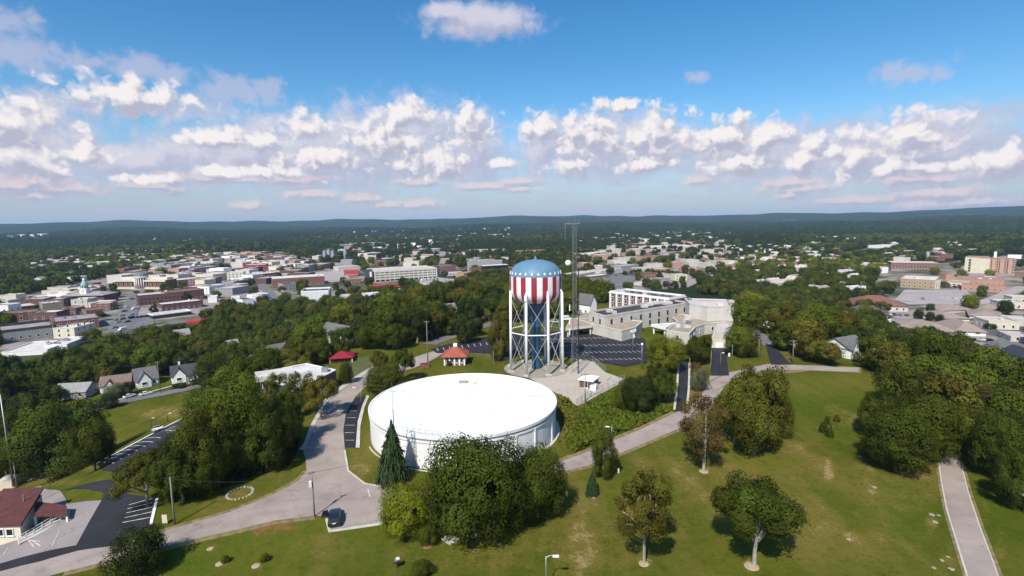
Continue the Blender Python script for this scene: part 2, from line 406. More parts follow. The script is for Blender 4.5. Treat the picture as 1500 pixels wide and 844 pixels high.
LUSH = [(870,610,70,40,1),(900,640,60,20,.8),(1230,600,90,50,.5),(1170,560,60,25,.6),(1320,740,60,70,.5),(560,790,250,30,.5),(250,820,120,25,.8),(340,790,80,20,.6),(1460,700,40,60,.6)]
URBAN = [  # pixel polygons of built-up ground
 [(0,440),(130,405),(330,372),(480,366),(520,360),(640,350),(700,385),(650,412),(480,436),(300,468),(130,500),(0,540)],
 [(840,372),(900,350),(1090,345),(1100,380),(1010,420),(900,430),(840,440)],
 [(1270,440),(1290,395),(1500,372),(1500,540),(1440,545),(1380,520),(1330,480)],
 [(1080,370),(1240,365),(1240,390),(1090,395)], [(0,343),(75,341),(75,352),(0,355)]]
def build_terrain():
    az = np.concatenate([np.linspace(-52, 52, 420, endpoint=False), np.linspace(52, 308, 90, endpoint=False)])*math.pi/180
    rr = [3, 8, 15, 24]; r = 32.0
    while r < 9800: rr.append(r); r *= 1.0195
    rr = np.array(rr+[9800.0]); na, nr = len(az), len(rr)
    A, D = np.meshgrid(az, rr); X = (D*np.sin(A)).ravel(); Y = (D*np.cos(A)).ravel(); Z = gz(X, Y)
    V = np.vstack([np.column_stack([X, Y, Z]), [[0, 0, g1(0, 0)]]])
    i = np.arange(nr-1)[:, None]*na; j = np.arange(na)[None, :]; j2 = (j+1) % na
    q = np.stack([i+j, i+na+j, i+na+j2, i+j2], -1).reshape(-1, 4)
    faces = [tuple(map(int, f[::-1])) for f in q[:, ::-1]] 
    c = len(V)-1
    faces += [(c, int(k), int((k+1) % na)) for k in range(na)]
    me = bpy.data.meshes.new('ground'); me.from_pydata(V.tolist(), [], faces)
    bm = bmesh.new(); bm.from_mesh(me); bmesh.ops.recalc_face_normals(bm, faces=bm.faces)
    if sum(f.normal.z for f in list(bm.faces)[:200]) < 0: bmesh.ops.reverse_faces(bm, faces=bm.faces)
    bm.to_mesh(me); bm.free()
    PX, PY = proj(V[:, 0], V[:, 1], V[:, 2]); front = V[:, 1] > 20
    for nm, bl in (('dry', DRY), ('soil', SOIL), ('lush', LUSH)):
        w = patch_weight(PX, PY, bl)*front
        at = me.attributes.new(nm, 'FLOAT', 'POINT'); at.data.foreach_set('value', w.astype(np.float32))
    w = np.zeros(len(V))
    for p in URBAN: w = np.maximum(w, inpoly(PX, PY, p)*front)
    at = me.attributes.new('urban', 'FLOAT', 'POINT'); at.data.foreach_set('value', w.astype(np.float32))
    me.polygons.foreach_set('use_smooth', [True]*len(me.polygons))
    M = bpy.data.materials.new('park_grass_and_land'); M.use_nodes = True; t = NT(M.node_tree); b = t.n['Principled BSDF']
    b.inputs['Roughness'].default_value = 1; b.inputs['Specular IOR Level'].default_value = 0
    P = t.node('ShaderNodeNewGeometry').outputs['Position']
    at = lambda n: t.node('ShaderNodeAttribute', attribute_name=n).outputs['Fac']
    n1 = t.noise(P, .035, 6, .6); n2 = t.noise(P, .33, 6, .65); n3 = t.noise(P, 2.2, 4, .7)
    st = t.noise(t.vmath('MULTIPLY', P, (.16, .035, 1)), 1.0, 5, .6, .6)
    c = t.mix(t.smooth(n1, .35, .68), (.060, .078, .008, 1), (.112, .112, .016, 1))
    c = t.mix(t.math('MULTIPLY', t.smooth(st, .42, .75), .65), c, (.150, .122, .030, 1))
    c = t.mix(t.math('MULTIPLY', t.smooth(n2, .45, .8), .7), c, (.042, .066, .006, 1))
    c = t.mix(t.math('MULTIPLY', at('lush'), .55), c, (.064, .104, .008, 1))
    rag = t.math('ADD', t.math('ADD', t.math('MULTIPLY', t.math('SUBTRACT', n2, .5), 2.6), t.math('MULTIPLY', t.math('SUBTRACT', st, .5), 2.0)), t.math('MULTIPLY', t.math('SUBTRACT', n3, .5), 2.2))
    dv = t.math('ADD', t.math('MULTIPLY', at('dry'), 1.0), t.math('MULTIPLY', rag, t.smooth(at('dry'), 0, .35))); dn = t.math('MULTIPLY', t.smooth(dv, .80, 1.55), .9)
    c = t.mix(t.math('MULTIPLY', t.smooth(dv, .05, .8), .62), c, (.158, .122, .032, 1)); c = t.mix(dn, c, (.31, .23, .115, 1))
    so = t.smooth(t.math('ADD', at('soil'), t.math('MULTIPLY', rag, t.smooth(at('soil'), 0, .3))), .45, 1.15)
    c = t.mix(so, c, (.24, .105, .048, 1))
    n4 = t.noise(P, .95, 5, .75)
    c = t.mix(t.math('MULTIPLY', t.smooth(n4, .5, .72), .45), c, (.115, .10, .024, 1)); c = t.mix(t.math('MULTIPLY', t.smooth(n4, .5, .3), .5), c, (.026, .042, .005, 1))
    sp = t.math('MULTIPLY', t.smooth(n3, .6, .75), .35); c = t.mix(sp, c, (.15, .13, .04, 1))
    # woodland floor and far country away from the hill
    ln = t.vmath('LENGTH', t.vmath('MULTIPLY', P, (1, 1, 0)))
    wn = t.noise(P, .0035, 5, .6); wn2 = t.noise(P, .02, 5, .7)
    far = t.mix(t.smooth(wn, .56, .72), (.020, .032, .014, 1), (.075, .09, .035, 1))
    far = t.mix(t.math('MULTIPLY', t.smooth(wn2, .4, .75), .5), far, (.012, .02, .009, 1))
    c = t.mix(t.smooth(ln, 260, 480), c, far)
    un = t.noise(P, .018, 5, .6); uc = t.mix(t.smooth(un, .40, .62), (.31, .265, .25, 1), (.06, .07, .03, 1))
    uc = t.mix(t.math('MULTIPLY', t.smooth(wn2, .52, .62), .8), uc, (.10, .095, .10, 1))
    c = t.mix(at('urban'), c, uc)
    t.link(c, b.inputs['Base Color'])
    bp = t.node('ShaderNodeBump'); bp.inputs['Strength'].default_value = .35; bp.inputs['Distance'].default_value = .25
    t.link(t.math('ADD', n3, t.math('MULTIPLY', n2, 2)), bp.inputs['Height']); t.link(bp.outputs[0], b.inputs['Normal'])
    me.materials.append(M)
    o = link('ground', me); tag(o, kind='structure'); return o
build_terrain()

SHEETS = []     # world polygons of paved ground, kept clear of trees
def sheet_pts(name, pts, material, lift=.05, kind='structure', seg=4.0, keep=True):
    bm = bmesh.new(); vs = [bm.verts.new((p[0], p[1], 0)) for p in pts]
    try: bm.faces.new(vs)
    except ValueError: return None
    bmesh.ops.triangulate(bm, faces=bm.faces)
    d = max(60.0, sum(math.hypot(p[0], p[1]) for p in pts)/len(pts)); seg = max(seg, d*.02)
    for _ in range(9):
        e = [e for e in bm.edges if e.calc_length() > seg]
        if not e or len(bm.faces) > 30000: break
        bmesh.ops.subdivide_edges(bm, edges=e, cuts=1); bmesh.ops.triangulate(bm, faces=bm.faces)
    off = lift + .0006*max(0, d-60)
    for v in bm.verts: v.co.z = g1(v.co.x, v.co.y)+off
    bmesh.ops.recalc_face_normals(bm, faces=bm.faces)
    if sum(f.normal.z for f in bm.faces) < 0: bmesh.ops.reverse_faces(bm, faces=bm.faces)
    me = bpy.data.meshes.new(name); bm.to_mesh(me); bm.free(); me.materials.append(material)
    o = link(name, me); tag(o, kind=kind)
    if keep: SHEETS.append([(p[0], p[1]) for p in pts])
    return o
def sheet(name, px, material, lift=.05, verge=False, **k):
    P = [G(*p) for p in px]
    if verge:
        a = sum(P[i-1].x*P[i].y-P[i].x*P[i-1].y for i in range(len(P))); Q = P if a > 0 else P[::-1]; sheet_pts('verge', [Vector((x, y, 0)) for x, y in grow(Q, .55)], VERGE, .025, keep=False)
    return sheet_pts(name, P, material, lift, **k)
def grow(p, d):
    out = []; n = len(p)
    for i in range(n):
        a, b, c = (Vector((q[0], q[1])) for q in (p[i-1], p[i], p[(i+1) % n])); e1, e2 = (b-a).normalized(), (c-b).normalized(); k = Vector((e1.y, -e1.x))+Vector((e2.y, -e2.x)); k = k/max(.6, 1+e1.dot(e2)); out.append(tuple(b+k*d))
    return out
VERGE = mat('worn_verge', (.20, .155, .075), .98, .3, .9, .2, 0, ((.075, .085, .02), .8, .9))
def ribbon_pts(pts, w):
    """left and right edges of a strip w wide along world points"""
    L, Rr = [], []
    for i, p in enumerate(pts):
        d = (pts[min(i+1, len(pts)-1)]-pts[max(i-1, 0)]); d = Vector((d.x, d.y, 0)).normalized(); n = Vector((-d.y, d.x, 0))
        L.append(p+n*w/2); Rr.append(p-n*w/2)
    return L, Rr
def strip(name, px, w, material, lift=.06, kind='structure'):
    L, Rr = ribbon_pts([G(*p) for p in px], w); return sheet_pts(name, L+Rr[::-1], material, lift, kind)
def kerb(name, px, w=.3, h=.14, material=None):
    P = [G(*p) for p in px]; Q = [P[0]]
    for a, b in zip(P, P[1:]):
        n = max(1, int((b-a).length/2.5)); Q += [a.lerp(b, k/n) for k in range(1, n+1)]
    L, Rr = ribbon_pts(Q, w); mb = MB(); n = len(Q)
    for i in range(n):
        zl, zr = g1(L[i].x, L[i].y), g1(Rr[i].x, Rr[i].y); z = max(zl, zr)
        mb.v += [(L[i].x, L[i].y, zl-.2), (L[i].x, L[i].y, z+h), (Rr[i].x, Rr[i].y, z+h), (Rr[i].x, Rr[i].y, zr-.2)]
    for i in range(n-1):
        for k in range(3): mb.f.append((4*i+k, 4*i+k+1, 4*i+5+k, 4*i+4+k))
    mb.f += [(0, 3, 2, 1), (4*n-4, 4*n-3, 4*n-2, 4*n-1)]
    o = mb.build(name, material or KERB); tag(o, kind='structure'); return o
def lines(name, segs, w=.14, lift=.11, material=None):
    mb = MB()
    for a, b in segs:
        a = G(*a) if len(a) == 2 else Vector(a); b = G(*b) if len(b) == 2 else Vector(b); d = b-a; d.z = 0
        if d.length < .1: continue
        d.normalize(); n = Vector((-d.y, d.x, 0))*w/2; k = max(1, int((b-a).length/3))
        off = lift+.0006*max(0, math.hypot(a.x, a.y)-60)
        for i in range(k):
            p, q = a.lerp(b, i/k), a.lerp(b, (i+1)/k); c = []
            for v in (p+n, p-n, q-n, q+n): c.append((v.x, v.y, g1(v.x, v.y)+off))
            mb.quad(c[0], c[1], c[2], c[3])
    o = mb.build(name, material or PAINT); bm = bmesh.new(); bm.from_mesh(o.data)
    for f in bm.faces:
        if f.normal.z < 0: f.normal_flip()
    bm.to_mesh(o.data); bm.free(); tag(o, kind='structure'); return o

# main park road, its junction pad and the road up past the tank
sheet('road', [(-60,852),(0,836),(80,813),(165,800),(232,781),(288,765),(336,751),(400,725),(425,712),(438,704),(449,690),(448,676),(443,656),(457,629),(481,584),(510,563),(546,541),(575,532),
  (591,530),(612,522),(640,513),(652,516),(640,524),(622,533),(605,540),(585,545),(562,552),(540,563),(521,581),(507,605),(503,630),(505,657),(510,690),(534,709),(574,716),(640,722),(720,716),(815,679),(857,664),(901,645),(940,629),(987,606),(1010,595),(1028,580),(1041,549),(1067,549),(1062,565),(1040,600),(1004,624),(967,640),(903,667),(860,683),(817,693),
  (740,738),(660,752),(571,766),(483,779),(477,757),(462,756),(403,763),(355,775),(293,789),(232,804),(157,823),(93,839),(20,860)], ROADM, .05)
for vp in ([(93,841),(157,825),(232,806),(293,791),(355,777),(403,765),(462,758)], [(232,780),(288,764),(336,750),(400,724),(438,703),(449,690)], [(506,692),(534,710),(574,717)], [(817,694),(860,684),(903,668),(967,641),(1004,626)], [(815,676),(857,662),(901,643),(940,627),(987,604)]): strip('verge', vp, 1.3, VERGE, .028)
kerb('kerb', [(571,766),(483,779),(478,758)], .45, .12)
kerb('kerb', [(443,656),(457,629),(481,584)], .3, .14)
kerb('kerb', [(505,660),(510,690),(534,709),(574,716)], .3, .1)
sheet('pavement', [(438,660),(446,648),(454,625),(478,582),(508,560),(545,537),(548,541),(511,564),(482,585),(458,630),(448,660)], CONC, .12)
lines('road_marking', [((539,718),(542,729)), ((457,632),(472,632)),((452,644),(467,644)),((447,656),(463,656))], .18)
# parking strip beside the road by the tank
sheet('parking_strip', [(505,656),(503,630),(507,605),(521,583),(536,580),(530,595),(524,620),(521,656)], ASPH, .085)
lines('road_marking', [((506,646),(519,646)),((505,635),(519,635)),((506,624),(520,624)),((508,613),(521,613)),((511,603),(523,603)),((515,593),(526,593))], .16, .14)
sheet('pavement', [(521,657),(524,618),(531,594),(537,580),(541,581),(534,598),(528,625),(527,657)], KERB, .14)
# black drives
sheet('driveway', [(995,530),(994,560),(989,604),(1005,602),(1008,570),(1009,530)], ASPH, .09)
kerb('kerb', [(994,532),(992,565),(988,600)], .5, .15); kerb('kerb', [(1010,532),(1009,570),(1006,600)], .5, .15)
sheet('driveway', [(1041,551),(1043,500),(1062,503),(1068,551)], ASPH, .09)
sheet('park_road', [(1040,560),(1067,547),(1125,534),(1185,536),(1258,539),(1258,546),(1190,543),(1125,542),(1075,556),(1045,575)], ROADM, .055, verge=True)
sheet('driveway', [(1121,503),(1137,510),(1148,523),(1158,535),(1130,535),(1125,520)], ASPH, .09)
strip('road', [(1100,484),(1120,497),(1130,507)], 5, OLDASPH, .06)
sheet('park_road', [(1375,667),(1380,707),(1388,747),(1401,789),(1416,837),(1425,870),(1470,870),(1455,827),(1433,768),(1417,720),(1408,683),(1398,664)], ROADM, .06, verge=True)
kerb('kerb', [(1375,669),(1380,707),(1388,747),(1401,789),(1418,845)], .35, .06); kerb('kerb', [(1408,683),(1417,720),(1433,768),(1455,827),(1462,848)], .3, .06)
# church car park
sheet('car_park', [(630,512),(655,505),(700,496),(745,488),(822,486),(868,487),(905,488),(945,497),(949,531),(915,538),(849,525),(800,522),(745,519),(690,517),(640,518)], ASPH, .08)
seg = []
for k in range(4):
    y0 = 497+k*8.5
    for x in range(770+k*22, 935, 7):
        y = y0-(x-770)*.02+ (k*2)
        if y < 530 and x < 940: seg.append(((x, y), (x+6, y+2.6)))
for x in range(640, 745, 9): seg.append(((x, 511-(x-640)*.12), (x+2, 515-(x-640)*.12)))
lines('road_marking', seg, .2, .16)
sheet('gravel_yard', [(770,551),(800,546),(835,536),(849,527),(870,530),(887,546),(915,556),(905,564),(846,596),(812,575)], GRAVEL, .06)
# left car parks
sheet('car_park', [(140,681),(215,640),(287,604),(345,594),(360,620),(320,650),(262,668),(205,692),(190,705),(150,690)], ASPH, .07)
kerb('kerb', [(140,681),(287,604)], .35, .15, WHITE)
sg = []
for i in range(7):
    f = .02+i*.078; x, y = 140+147*f, 681-77*f
    sg.append(((x+1, y), (x+24, y+.3-.5*i/3)))
for i in range(3):
    x, y = 244+i*6, 630-i*2; sg.append(((x, y), (x-9, y-5+9)))
sg += [((243,632),(258,632)),((252,626),(268,624)),((243,632),(252,626)),((248,632),(257,626)),((254,632),(262,625)),((258,632),(268,624)),
       ((260,620),(272,618)),((265,616),(275,614)),((260,620),(265,616)),((272,618),(275,614)),((280,607),(290,605)),((283,604),(292,603)),((245,635),(252,633)),((263,624),(270,622)),((250,652),(258,652)),((252,666),(258,668))]
lines('road_marking', sg, .16, .13)
sheet('car_park', [(0,827),(112,800),(149,733),(152,723),(88,720),(120,711),(160,703),(187,725),(229,731),(221,770),(175,800),(120,806),(60,823),(0,838)], ASPH, .085)
lines('road_marking', [((189,741),(226,731)),((187,747),(226,737)),((185,753),(225,744)),((183,760),(224,751)),((180,767),(222,759))], .16, .15)
kerb('kerb', [(230,731),(221,769)], .4, .14, WHITE)
sheet('forecourt', [(0,827),(112,800),(149,734),(100,739),(64,739),(66,722),(88,720),(60,712),(-40,730),(-40,840)], mat('forecourt_concrete', (.27, .235, .225), .93, .12, .1, .05, 0, ((.17, .15, .145), .12, .7), .1, .6), .10)
lines('road_marking', [((42,793),(50,803)),((42,793),(60,795)),((88,778),(76,802)),((12,804),(5,815)),((48,794),(60,802))], .12, .16)
# street in front of the left houses
strip('street', [(95,607),(140,600),(170,590),(230,579),(310,563),(360,552)], 6.5, OLDASPH, .07)
kerb('pavement', [(150,590),(200,580),(250,566),(310,556)], 1.0, .12)
sheet('path', [(-10,713),(20,703),(70,692),(72,697),(30,708),(-10,722)], LOTPALE, .06)
strip('street', [(628,505),(655,495),(690,483),(740,470)], 6, OLDASPH, .07)
# downtown streets and lots
strip('street', [(150,512),(172,487),(186,462),(197,440),(206,425),(212,416)], 13, OLDASPH, .1)
strip('street', [(150,487),(230,478),(330,462),(400,450)], 10, OLDASPH, .1)
strip('street', [(360,408),(347,398),(333,385),(322,374)], 10, LOTPALE, .1)
strip('street', [(405,450),(395,430),(380,415),(362,405)], 9, OLDASPH, .1)
sheet('car_park', [(165,480),(185,465),(225,460),(226,475),(190,484)], OLDASPH, .12)
sheet('car_park', [(450,400),(505,397),(515,412),(470,415)], LOTPALE, .12)
sheet('car_park', [(1310,440),(1325,425),(1415,426),(1430,440),(1400,447),(1330,447)], LOTPALE, .12)
strip('street', [(1500,420),(1460,437),(1400,456),(1340,468),(1290,478)], 10, LOTPALE, .12)
strip('street', [(1290,455),(1340,450),(1420,452),(1500,470)], 9, OLDASPH, .1)
strip('street', [(1370,500),(1420,497),(1465,505),(1500,488)], 9, OLDASPH, .1)
sheet('car_park', [(1440,505),(1490,490),(1520,495),(1520,540),(1450,540)], OLDASPH, .12)
sheet('car_park', [(610,420),(620,405),(672,410),(665,425)], LOTPALE, .12)
sheet('car_park', [(862,412),(900,402),(935,406),(920,421),(878,422)], OLDASPH, .12)
sheet('field', [(1225,372),(1290,360),(1320,360),(1300,368),(1240,378)], mat('pale_grass', (.10, .125, .045), .95, .15, .05), .3)
sheet('field', [(1425,347),(1480,344),(1490,350),(1440,352)], mat('pale_grass2', (.19, .20, .09), .95, .15, .02), .5)
sheet('field', [(515,525),(560,520),(575,540),(548,545),(530,560),(500,560)], mat('lawn', (.085, .10, .028), .95, .2, .2), .02, keep=False)
sheet('car_park', [(1280,478),(1330,468),(1345,480),(1310,492)], LOTPALE, .12)

# ------------------------------------------------------------------ building kit
FOOT = []            # footprints kept clear of trees
def ccw(p): 
    a = sum(p[i-1][0]*p[i][1]-p[i][0]*p[i-1][1] for i in range(len(p))); return list(p) if a > 0 else list(p)[::-1]
def offset(p, d):
    """polygon (counter-clockwise) grown by d"""
    out = []; n = len(p)
    for i in range(n):
        a, b, c = Vector(p[i-1][:2]), Vector(p[i][:2]), Vector(p[(i+1) % n][:2])
        e1 = (b-a).normalized(); e2 = (c-b).normalized(); n1 = Vector((e1.y, -e1.x)); n2 = Vector((e2.y, -e2.x))
        k = n1+n2; k = k/max(.25, 1+n1.dot(n2)); q = b+k*d; out.append((q.x, q.y))
    return out
def ring(mb, outer, inner, z0, z1):
    b = len(mb.v); n = len(outer)
    for pl, z in ((outer, z0), (outer, z1), (inner, z1), (inner, z0)): mb.v += [(p[0], p[1], z) for p in pl]
    for k in range(4):
        k2 = (k+1) % 4; mb.f += [(b+k*n+i, b+k*n+(i+1) % n, b+k2*n+(i+1) % n, b+k2*n+i) for i in range(n)]
WINM = {}
def win_mesh(w, h, glass=GLASS, frame=WHITE):
    key = (round(w, 2), round(h, 2), glass.name, frame.name)
    if key in WINM: return WINM[key]
    a = MB().box((0, 0, 0), (w-.1, .06, h-.1)); nb = len(a.f); t = max(.06, .07*w)
    for x in (-1, 1): a.box((x*(w/2-t/2), -.03, 0), (t, .14, h))
    for z in (-1, 1): a.box((0, -.03, z*(h/2-t/2)), (w-2*t, .13, t))
    a.box((0, -.06, -h/2-.05), (w+.15, .2, .1))
    me = a.mesh('window', glass); me.materials.append(frame)
    for p in me.polygons: p.material_index = 0 if p.index < nb else 1
    WINM[key] = me; return me
def add_window(root, p, rz, w, h, glass=GLASS, frame=WHITE, name='window'):
    return link(name, win_mesh(w, h, glass, frame), root, p, rz)
def wall_windows(root, a, b, zs, cols, w, h, frame=WHITE, margin=1.0, glass=GLASS, name='window', jitter=0):
    """windows on the outside of the wall a-b (outside on the right of a->b), local coordinates"""
    a = Vector((a[0], a[1])); b = Vector((b[0], b[1])); d = b-a; L = d.length
    if L < 1.0 or cols < 1: return
    d.normalize(); n = Vector((d.y, -d.x)); rz = math.atan2(d.y, d.x)
    for z in zs:
        for i in range(cols):
            s = margin+(L-2*margin)*(i+.5)/cols; p = a+d*s+n*.035
            add_window(root, (p.x, p.y, z), rz, w, h, glass, frame, name)
def flat_building(name, label, pts, h, wall, roof, cat='building', group=None, zb=None, parapet=.5, pmat=None, rows=0, col_w=4.0, win=(1.3, 1.7), units=0,
                  floor_h=3.3, frame=WHITE, z0=1.9, front_only=True, ustyle=None, foot=True):
    pts = ccw([(p[0], p[1]) for p in pts]); cx = sum(p[0] for p in pts)/len(pts); cy = sum(p[1] for p in pts)/len(pts)
    gs = [g1(*p) for p in pts]; base = min(gs)-.3 if zb is None else zb; top = (sum(gs)/len(gs))+h
    root = empty(name, (cx, cy, base), label, cat, group); L = [(p[0]-cx, p[1]-cy) for p in pts]; ht = top-base
    MB().prism(L, -.6, ht, cap=False).build('wall', wall, root)
    MB().prism(offset(L, -.1), ht-.4, ht-.12).build('roof', roof, root)
    if parapet:
        mb = MB(); ring(mb, offset(L, .1), offset(L, -.3), ht, ht+parapet); mb.build('parapet', pmat or wall, root)
    if foot: FOOT.append(offset(pts, 3.0))
    for i in range(len(L)):
        a, b = L[i], L[(i+1) % len(L)]; d = Vector((b[0]-a[0], b[1]-a[1])); n = Vector((d.y, -d.x))
        mid = Vector(((a[0]+b[0])/2+cx, (a[1]+b[1])/2+cy))
        if rows and (not front_only or n.dot(mid) < -.15*n.length*mid.length):
            cols = int(d.length/col_w)
            zg = ht-h
            wall_windows(root, a, b, [zg+z0+k*floor_h for k in range(rows)], cols, win[0], win[1], frame, .8)
    if units:
        rd = random.Random(int(abs(cx*7+cy*13))); x0 = min(p[0] for p in L); x1 = max(p[0] for p in L); y0 = min(p[1] for p in L); y1 = max(p[1] for p in L)
        k = 0
        for _ in range(60):
            x, y = rd.uniform(x0, x1), rd.uniform(y0, y1)
            if inpoly(np.array([x]), np.array([y]), offset(L, -1.5))[0]:
                s = rd.uniform(1.2, 2.6); hh = rd.uniform(.7, 1.4)
                MB().box((x, y, ht-.12+hh/2), (s, s*rd.uniform(.7, 1.5), hh), rd.uniform(0, .4)).build('roof_unit', GALV if rd.random() < .5 else R_WHITE, root); k += 1
                if k >= units: break
    return root, L, ht
def px_quad(A, B, depth, hpx):
    """roof front edge A-B in pixels, hpx = wall height in pixels -> world rectangle and height"""
    a = G(A[0], A[1]+hpx); b = G(B[0], B[1]+hpx)
    d = Vector((b.x-a.x, b.y-a.y)); d.normalize(); n = Vector((-d.y, d.x))
    m = (a+b)/2
    if n.dot(Vector((m.x, m.y))) < 0: n = -n
    w = (a-Vector((0, 0, H))).dot(FW)
    pts = [(a.x, a.y), (b.x, b.y), (b.x+n.x*depth, b.y+n.y*depth), (a.x+n.x*depth, a.y+n.y*depth)]
    return pts, hpx/F*w*1.02
def block(name, label, A, B, depth, hpx, wall, roof, **k):
    pts, h = px_quad(A, B, depth, hpx); return flat_building(name, label, pts, h, wall, roof, **k)
def roof_poly(px, h): return [tuple(hit(x, y, h)) for x, y in px]

def gable(mb_wall, mb_roof, a, b, depth, z0, ze, zr, axis, over=.4, th=.18):
    """a-b front edge, local xy; walls up to ze, ridge at zr; axis 'x' ridge along a-b, 'y' gable over a-b"""
    a = Vector((a[0], a[1], 0)); b = Vector((b[0], b[1], 0)); d = (b-a).normalized(); n = Vector((-d.y, d.x, 0)); L = (b-a).length
    def P(s, t, z): q = a+d*s+n*t; return (q.x, q.y, z)
    c = [P(0, 0, 0), P(L, 0, 0), P(L, depth, 0), P(0, depth, 0)]
    mb_wall.prism([(q[0], q[1]) for q in c], z0, ze, cap=False)
    if axis == 'x':
        for s in (0, L): 
            i = len(mb_wall.v); mb_wall.v += [P(s, 0, ze), P(s, depth, ze), P(s, depth/2, zr)]; mb_wall.f.append((i, i+1, i+2) if s else (i, i+2, i+1))
        k = (zr-ze)/(depth/2)
        for t0, t1, sg in ((-over, depth/2, 1), (depth+over, depth/2, -1)):
            lo = ze-over*k
            q = [P(-over, t0, lo+.02), P(L+over, t0, lo+.02), P(L+over, t1, zr+.02), P(-over, t1, zr+.02)]
            i = len(mb_roof.v); mb_roof.v += q+[(x, y, z+th) for x, y, z in q]
            mb_roof.f += [(i+4, i+5, i+6, i+7), (i, i+1, i+5, i+4), (i+1, i+2, i+6, i+5), (i+3, i, i+4, i+7), (i+3, i+2, i+1, i)]
    else:
        for t in (0, depth):
            i = len(mb_wall.v); mb_wall.v += [P(0, t, ze), P(L, t, ze), P(L/2, t, zr)]; mb_wall.f.append((i, i+1, i+2) if not t else (i, i+2, i+1))
        k = (zr-ze)/(L/2)
        for s0, s1 in ((-over, L/2), (L+over, L/2)):
            lo = ze-over*k
            q = [P(s0, -over, lo+.02), P(s0, depth+over, lo+.02), P(s1, depth+over, zr+.02), P(s1, -over, zr+.02)]
            i = len(mb_roof.v); mb_roof.v += q+[(x, y, z+th) for x, y, z in q]
            mb_roof.f += [(i+4, i+5, i+6, i+7), (i, i+1, i+5, i+4), (i+1, i+2, i+6, i+5), (i+3, i, i+4, i+7), (i+3, i+2, i+1, i)]
def hip_roof(L, z, zr, over=.5, th=.2):
    """hip roof on rectangle L (4 ccw points)"""
    P = offset(L, over); mb = MB(); e = [Vector((P[i][0], P[i][1])) for i in range(4)]
    if (e[1]-e[0]).length < (e[2]-e[1]).length: e = e[1:]+e[:1]
    l = (e[1]-e[0]).length; w = (e[2]-e[1]).length; d = (e[1]-e[0]).normalized(); m0 = (e[0]+e[3])/2+d*min(w/2, l/2-.05); m1 = (e[1]+e[2])/2-d*min(w/2, l/2-.05)
    v = [(q.x, q.y, z) for q in e]+[(m0.x, m0.y, zr), (m1.x, m1.y, zr)]+[(q.x, q.y, z-th) for q in e]
    mb.v = v; mb.f = [(0, 1, 5, 4), (1, 2, 5), (2, 3, 4, 5), (3, 0, 4), (6, 7, 1, 0), (7, 8, 2, 1), (8, 9, 3, 2), (9, 6, 0, 3), (9, 8, 7, 6)]
    return mb
def house(label, A, B, depth, ze, zr, axis='x', wall=WHITE, roof=R_SHINGLE, group=None, cols=2, porch=None, wing=None, chimney=None, name='house', rows=1, door=True, w=(1.1, 1.5), frame=WHITE, cat='house'):
    """A, B: front base corners in pixels"""
    a, b = G(*A), G(*B); c = (a+b)/2; d = Vector((b.x-a.x, b.y-a.y)).normalized(); n = Vector((-d.y, d.x))
    pts = [(a.x, a.y), (b.x, b.y), (b.x+n.x*depth, b.y+n.y*depth), (a.x+n.x*depth, a.y+n.y*depth)]
    gs = [g1(*p) for p in pts]; base = sum(gs)/4; rz = math.atan2(d.y, d.x)
    root = empty(name, (c.x, c.y, base), label, cat, group, rz); Lw = (Vector((b.x, b.y))-Vector((a.x, a.y))).length
    low = min(gs)-base-.5; wb, rb = MB(), MB(); gable(wb, rb, (-Lw/2, 0), (Lw/2, 0), depth, low, ze, zr, axis)
    wl = wb.build('wall', wall, root); ro = rb.build('roof', roof, root); FOOT.append(offset(ccw(pts), 2.5))
    if wing:      # a gabled front projection: (s0, s1, out, ze, zr)
        s0, s1, o, e2, r2 = wing; wb, rb = MB(), MB()
        gable(wb, rb, (-Lw/2+Lw*s0, -o), (-Lw/2+Lw*s1, -o), o+depth*.45, low, e2, r2, 'y', .3)
        wg = wb.build('front_wing', wall, root); rb.build('wing_roof', roof, wg)
        ww = (s1-s0)*Lw; add_window(root, (-Lw/2+Lw*(s0+s1)/2, -o-.04, 1.75), 0, min(2.0, ww*.45), 1.5, GLASS, frame)
    for r in range(rows):
        for i in range(cols):
            x = -Lw/2+Lw*(i+.5)/cols
            if wing and wing[0]*Lw-Lw/2-.6 < x < wing[1]*Lw-Lw/2+.6: continue
            if door and r == 0 and i == cols//2 and cols > 1:
                MB().box((x, -.05, 1.05), (1.0, .12, 2.1)).build('door', WOOD, root); continue
            add_window(root, (x, -.04, 1.7+r*2.8), 0, w[0], w[1], GLASS, frame)
    for sx in (-1, 1):
        for i in range(2): add_window(root, (sx*(Lw/2+.04), depth*(.3+.4*i), 1.7), sx*math.pi/2, 1.0, 1.4, GLASS, frame)
    if chimney:
        MB().box((-Lw/2+Lw*chimney[0], depth*chimney[1], (zr+ze)/2+.6), (.8, .8, zr-ze+1.8)).build('chimney', WHITE if wall is WHITE else BRICK, root)
    if porch:
        s0, s1, o = porch; x0, x1 = -Lw/2+Lw*s0, -Lw/2+Lw*s1
        p = MB().box(((x0+x1)/2, -o/2, 2.6), (x1-x0, o, .2)).build('porch_roof', roof, root)
        for x in (x0+.2, x1-.2): MB().box((x, -o+.2, 1.25), (.2, .2, 2.5)).build('porch_post', WHITE, p)
    return root

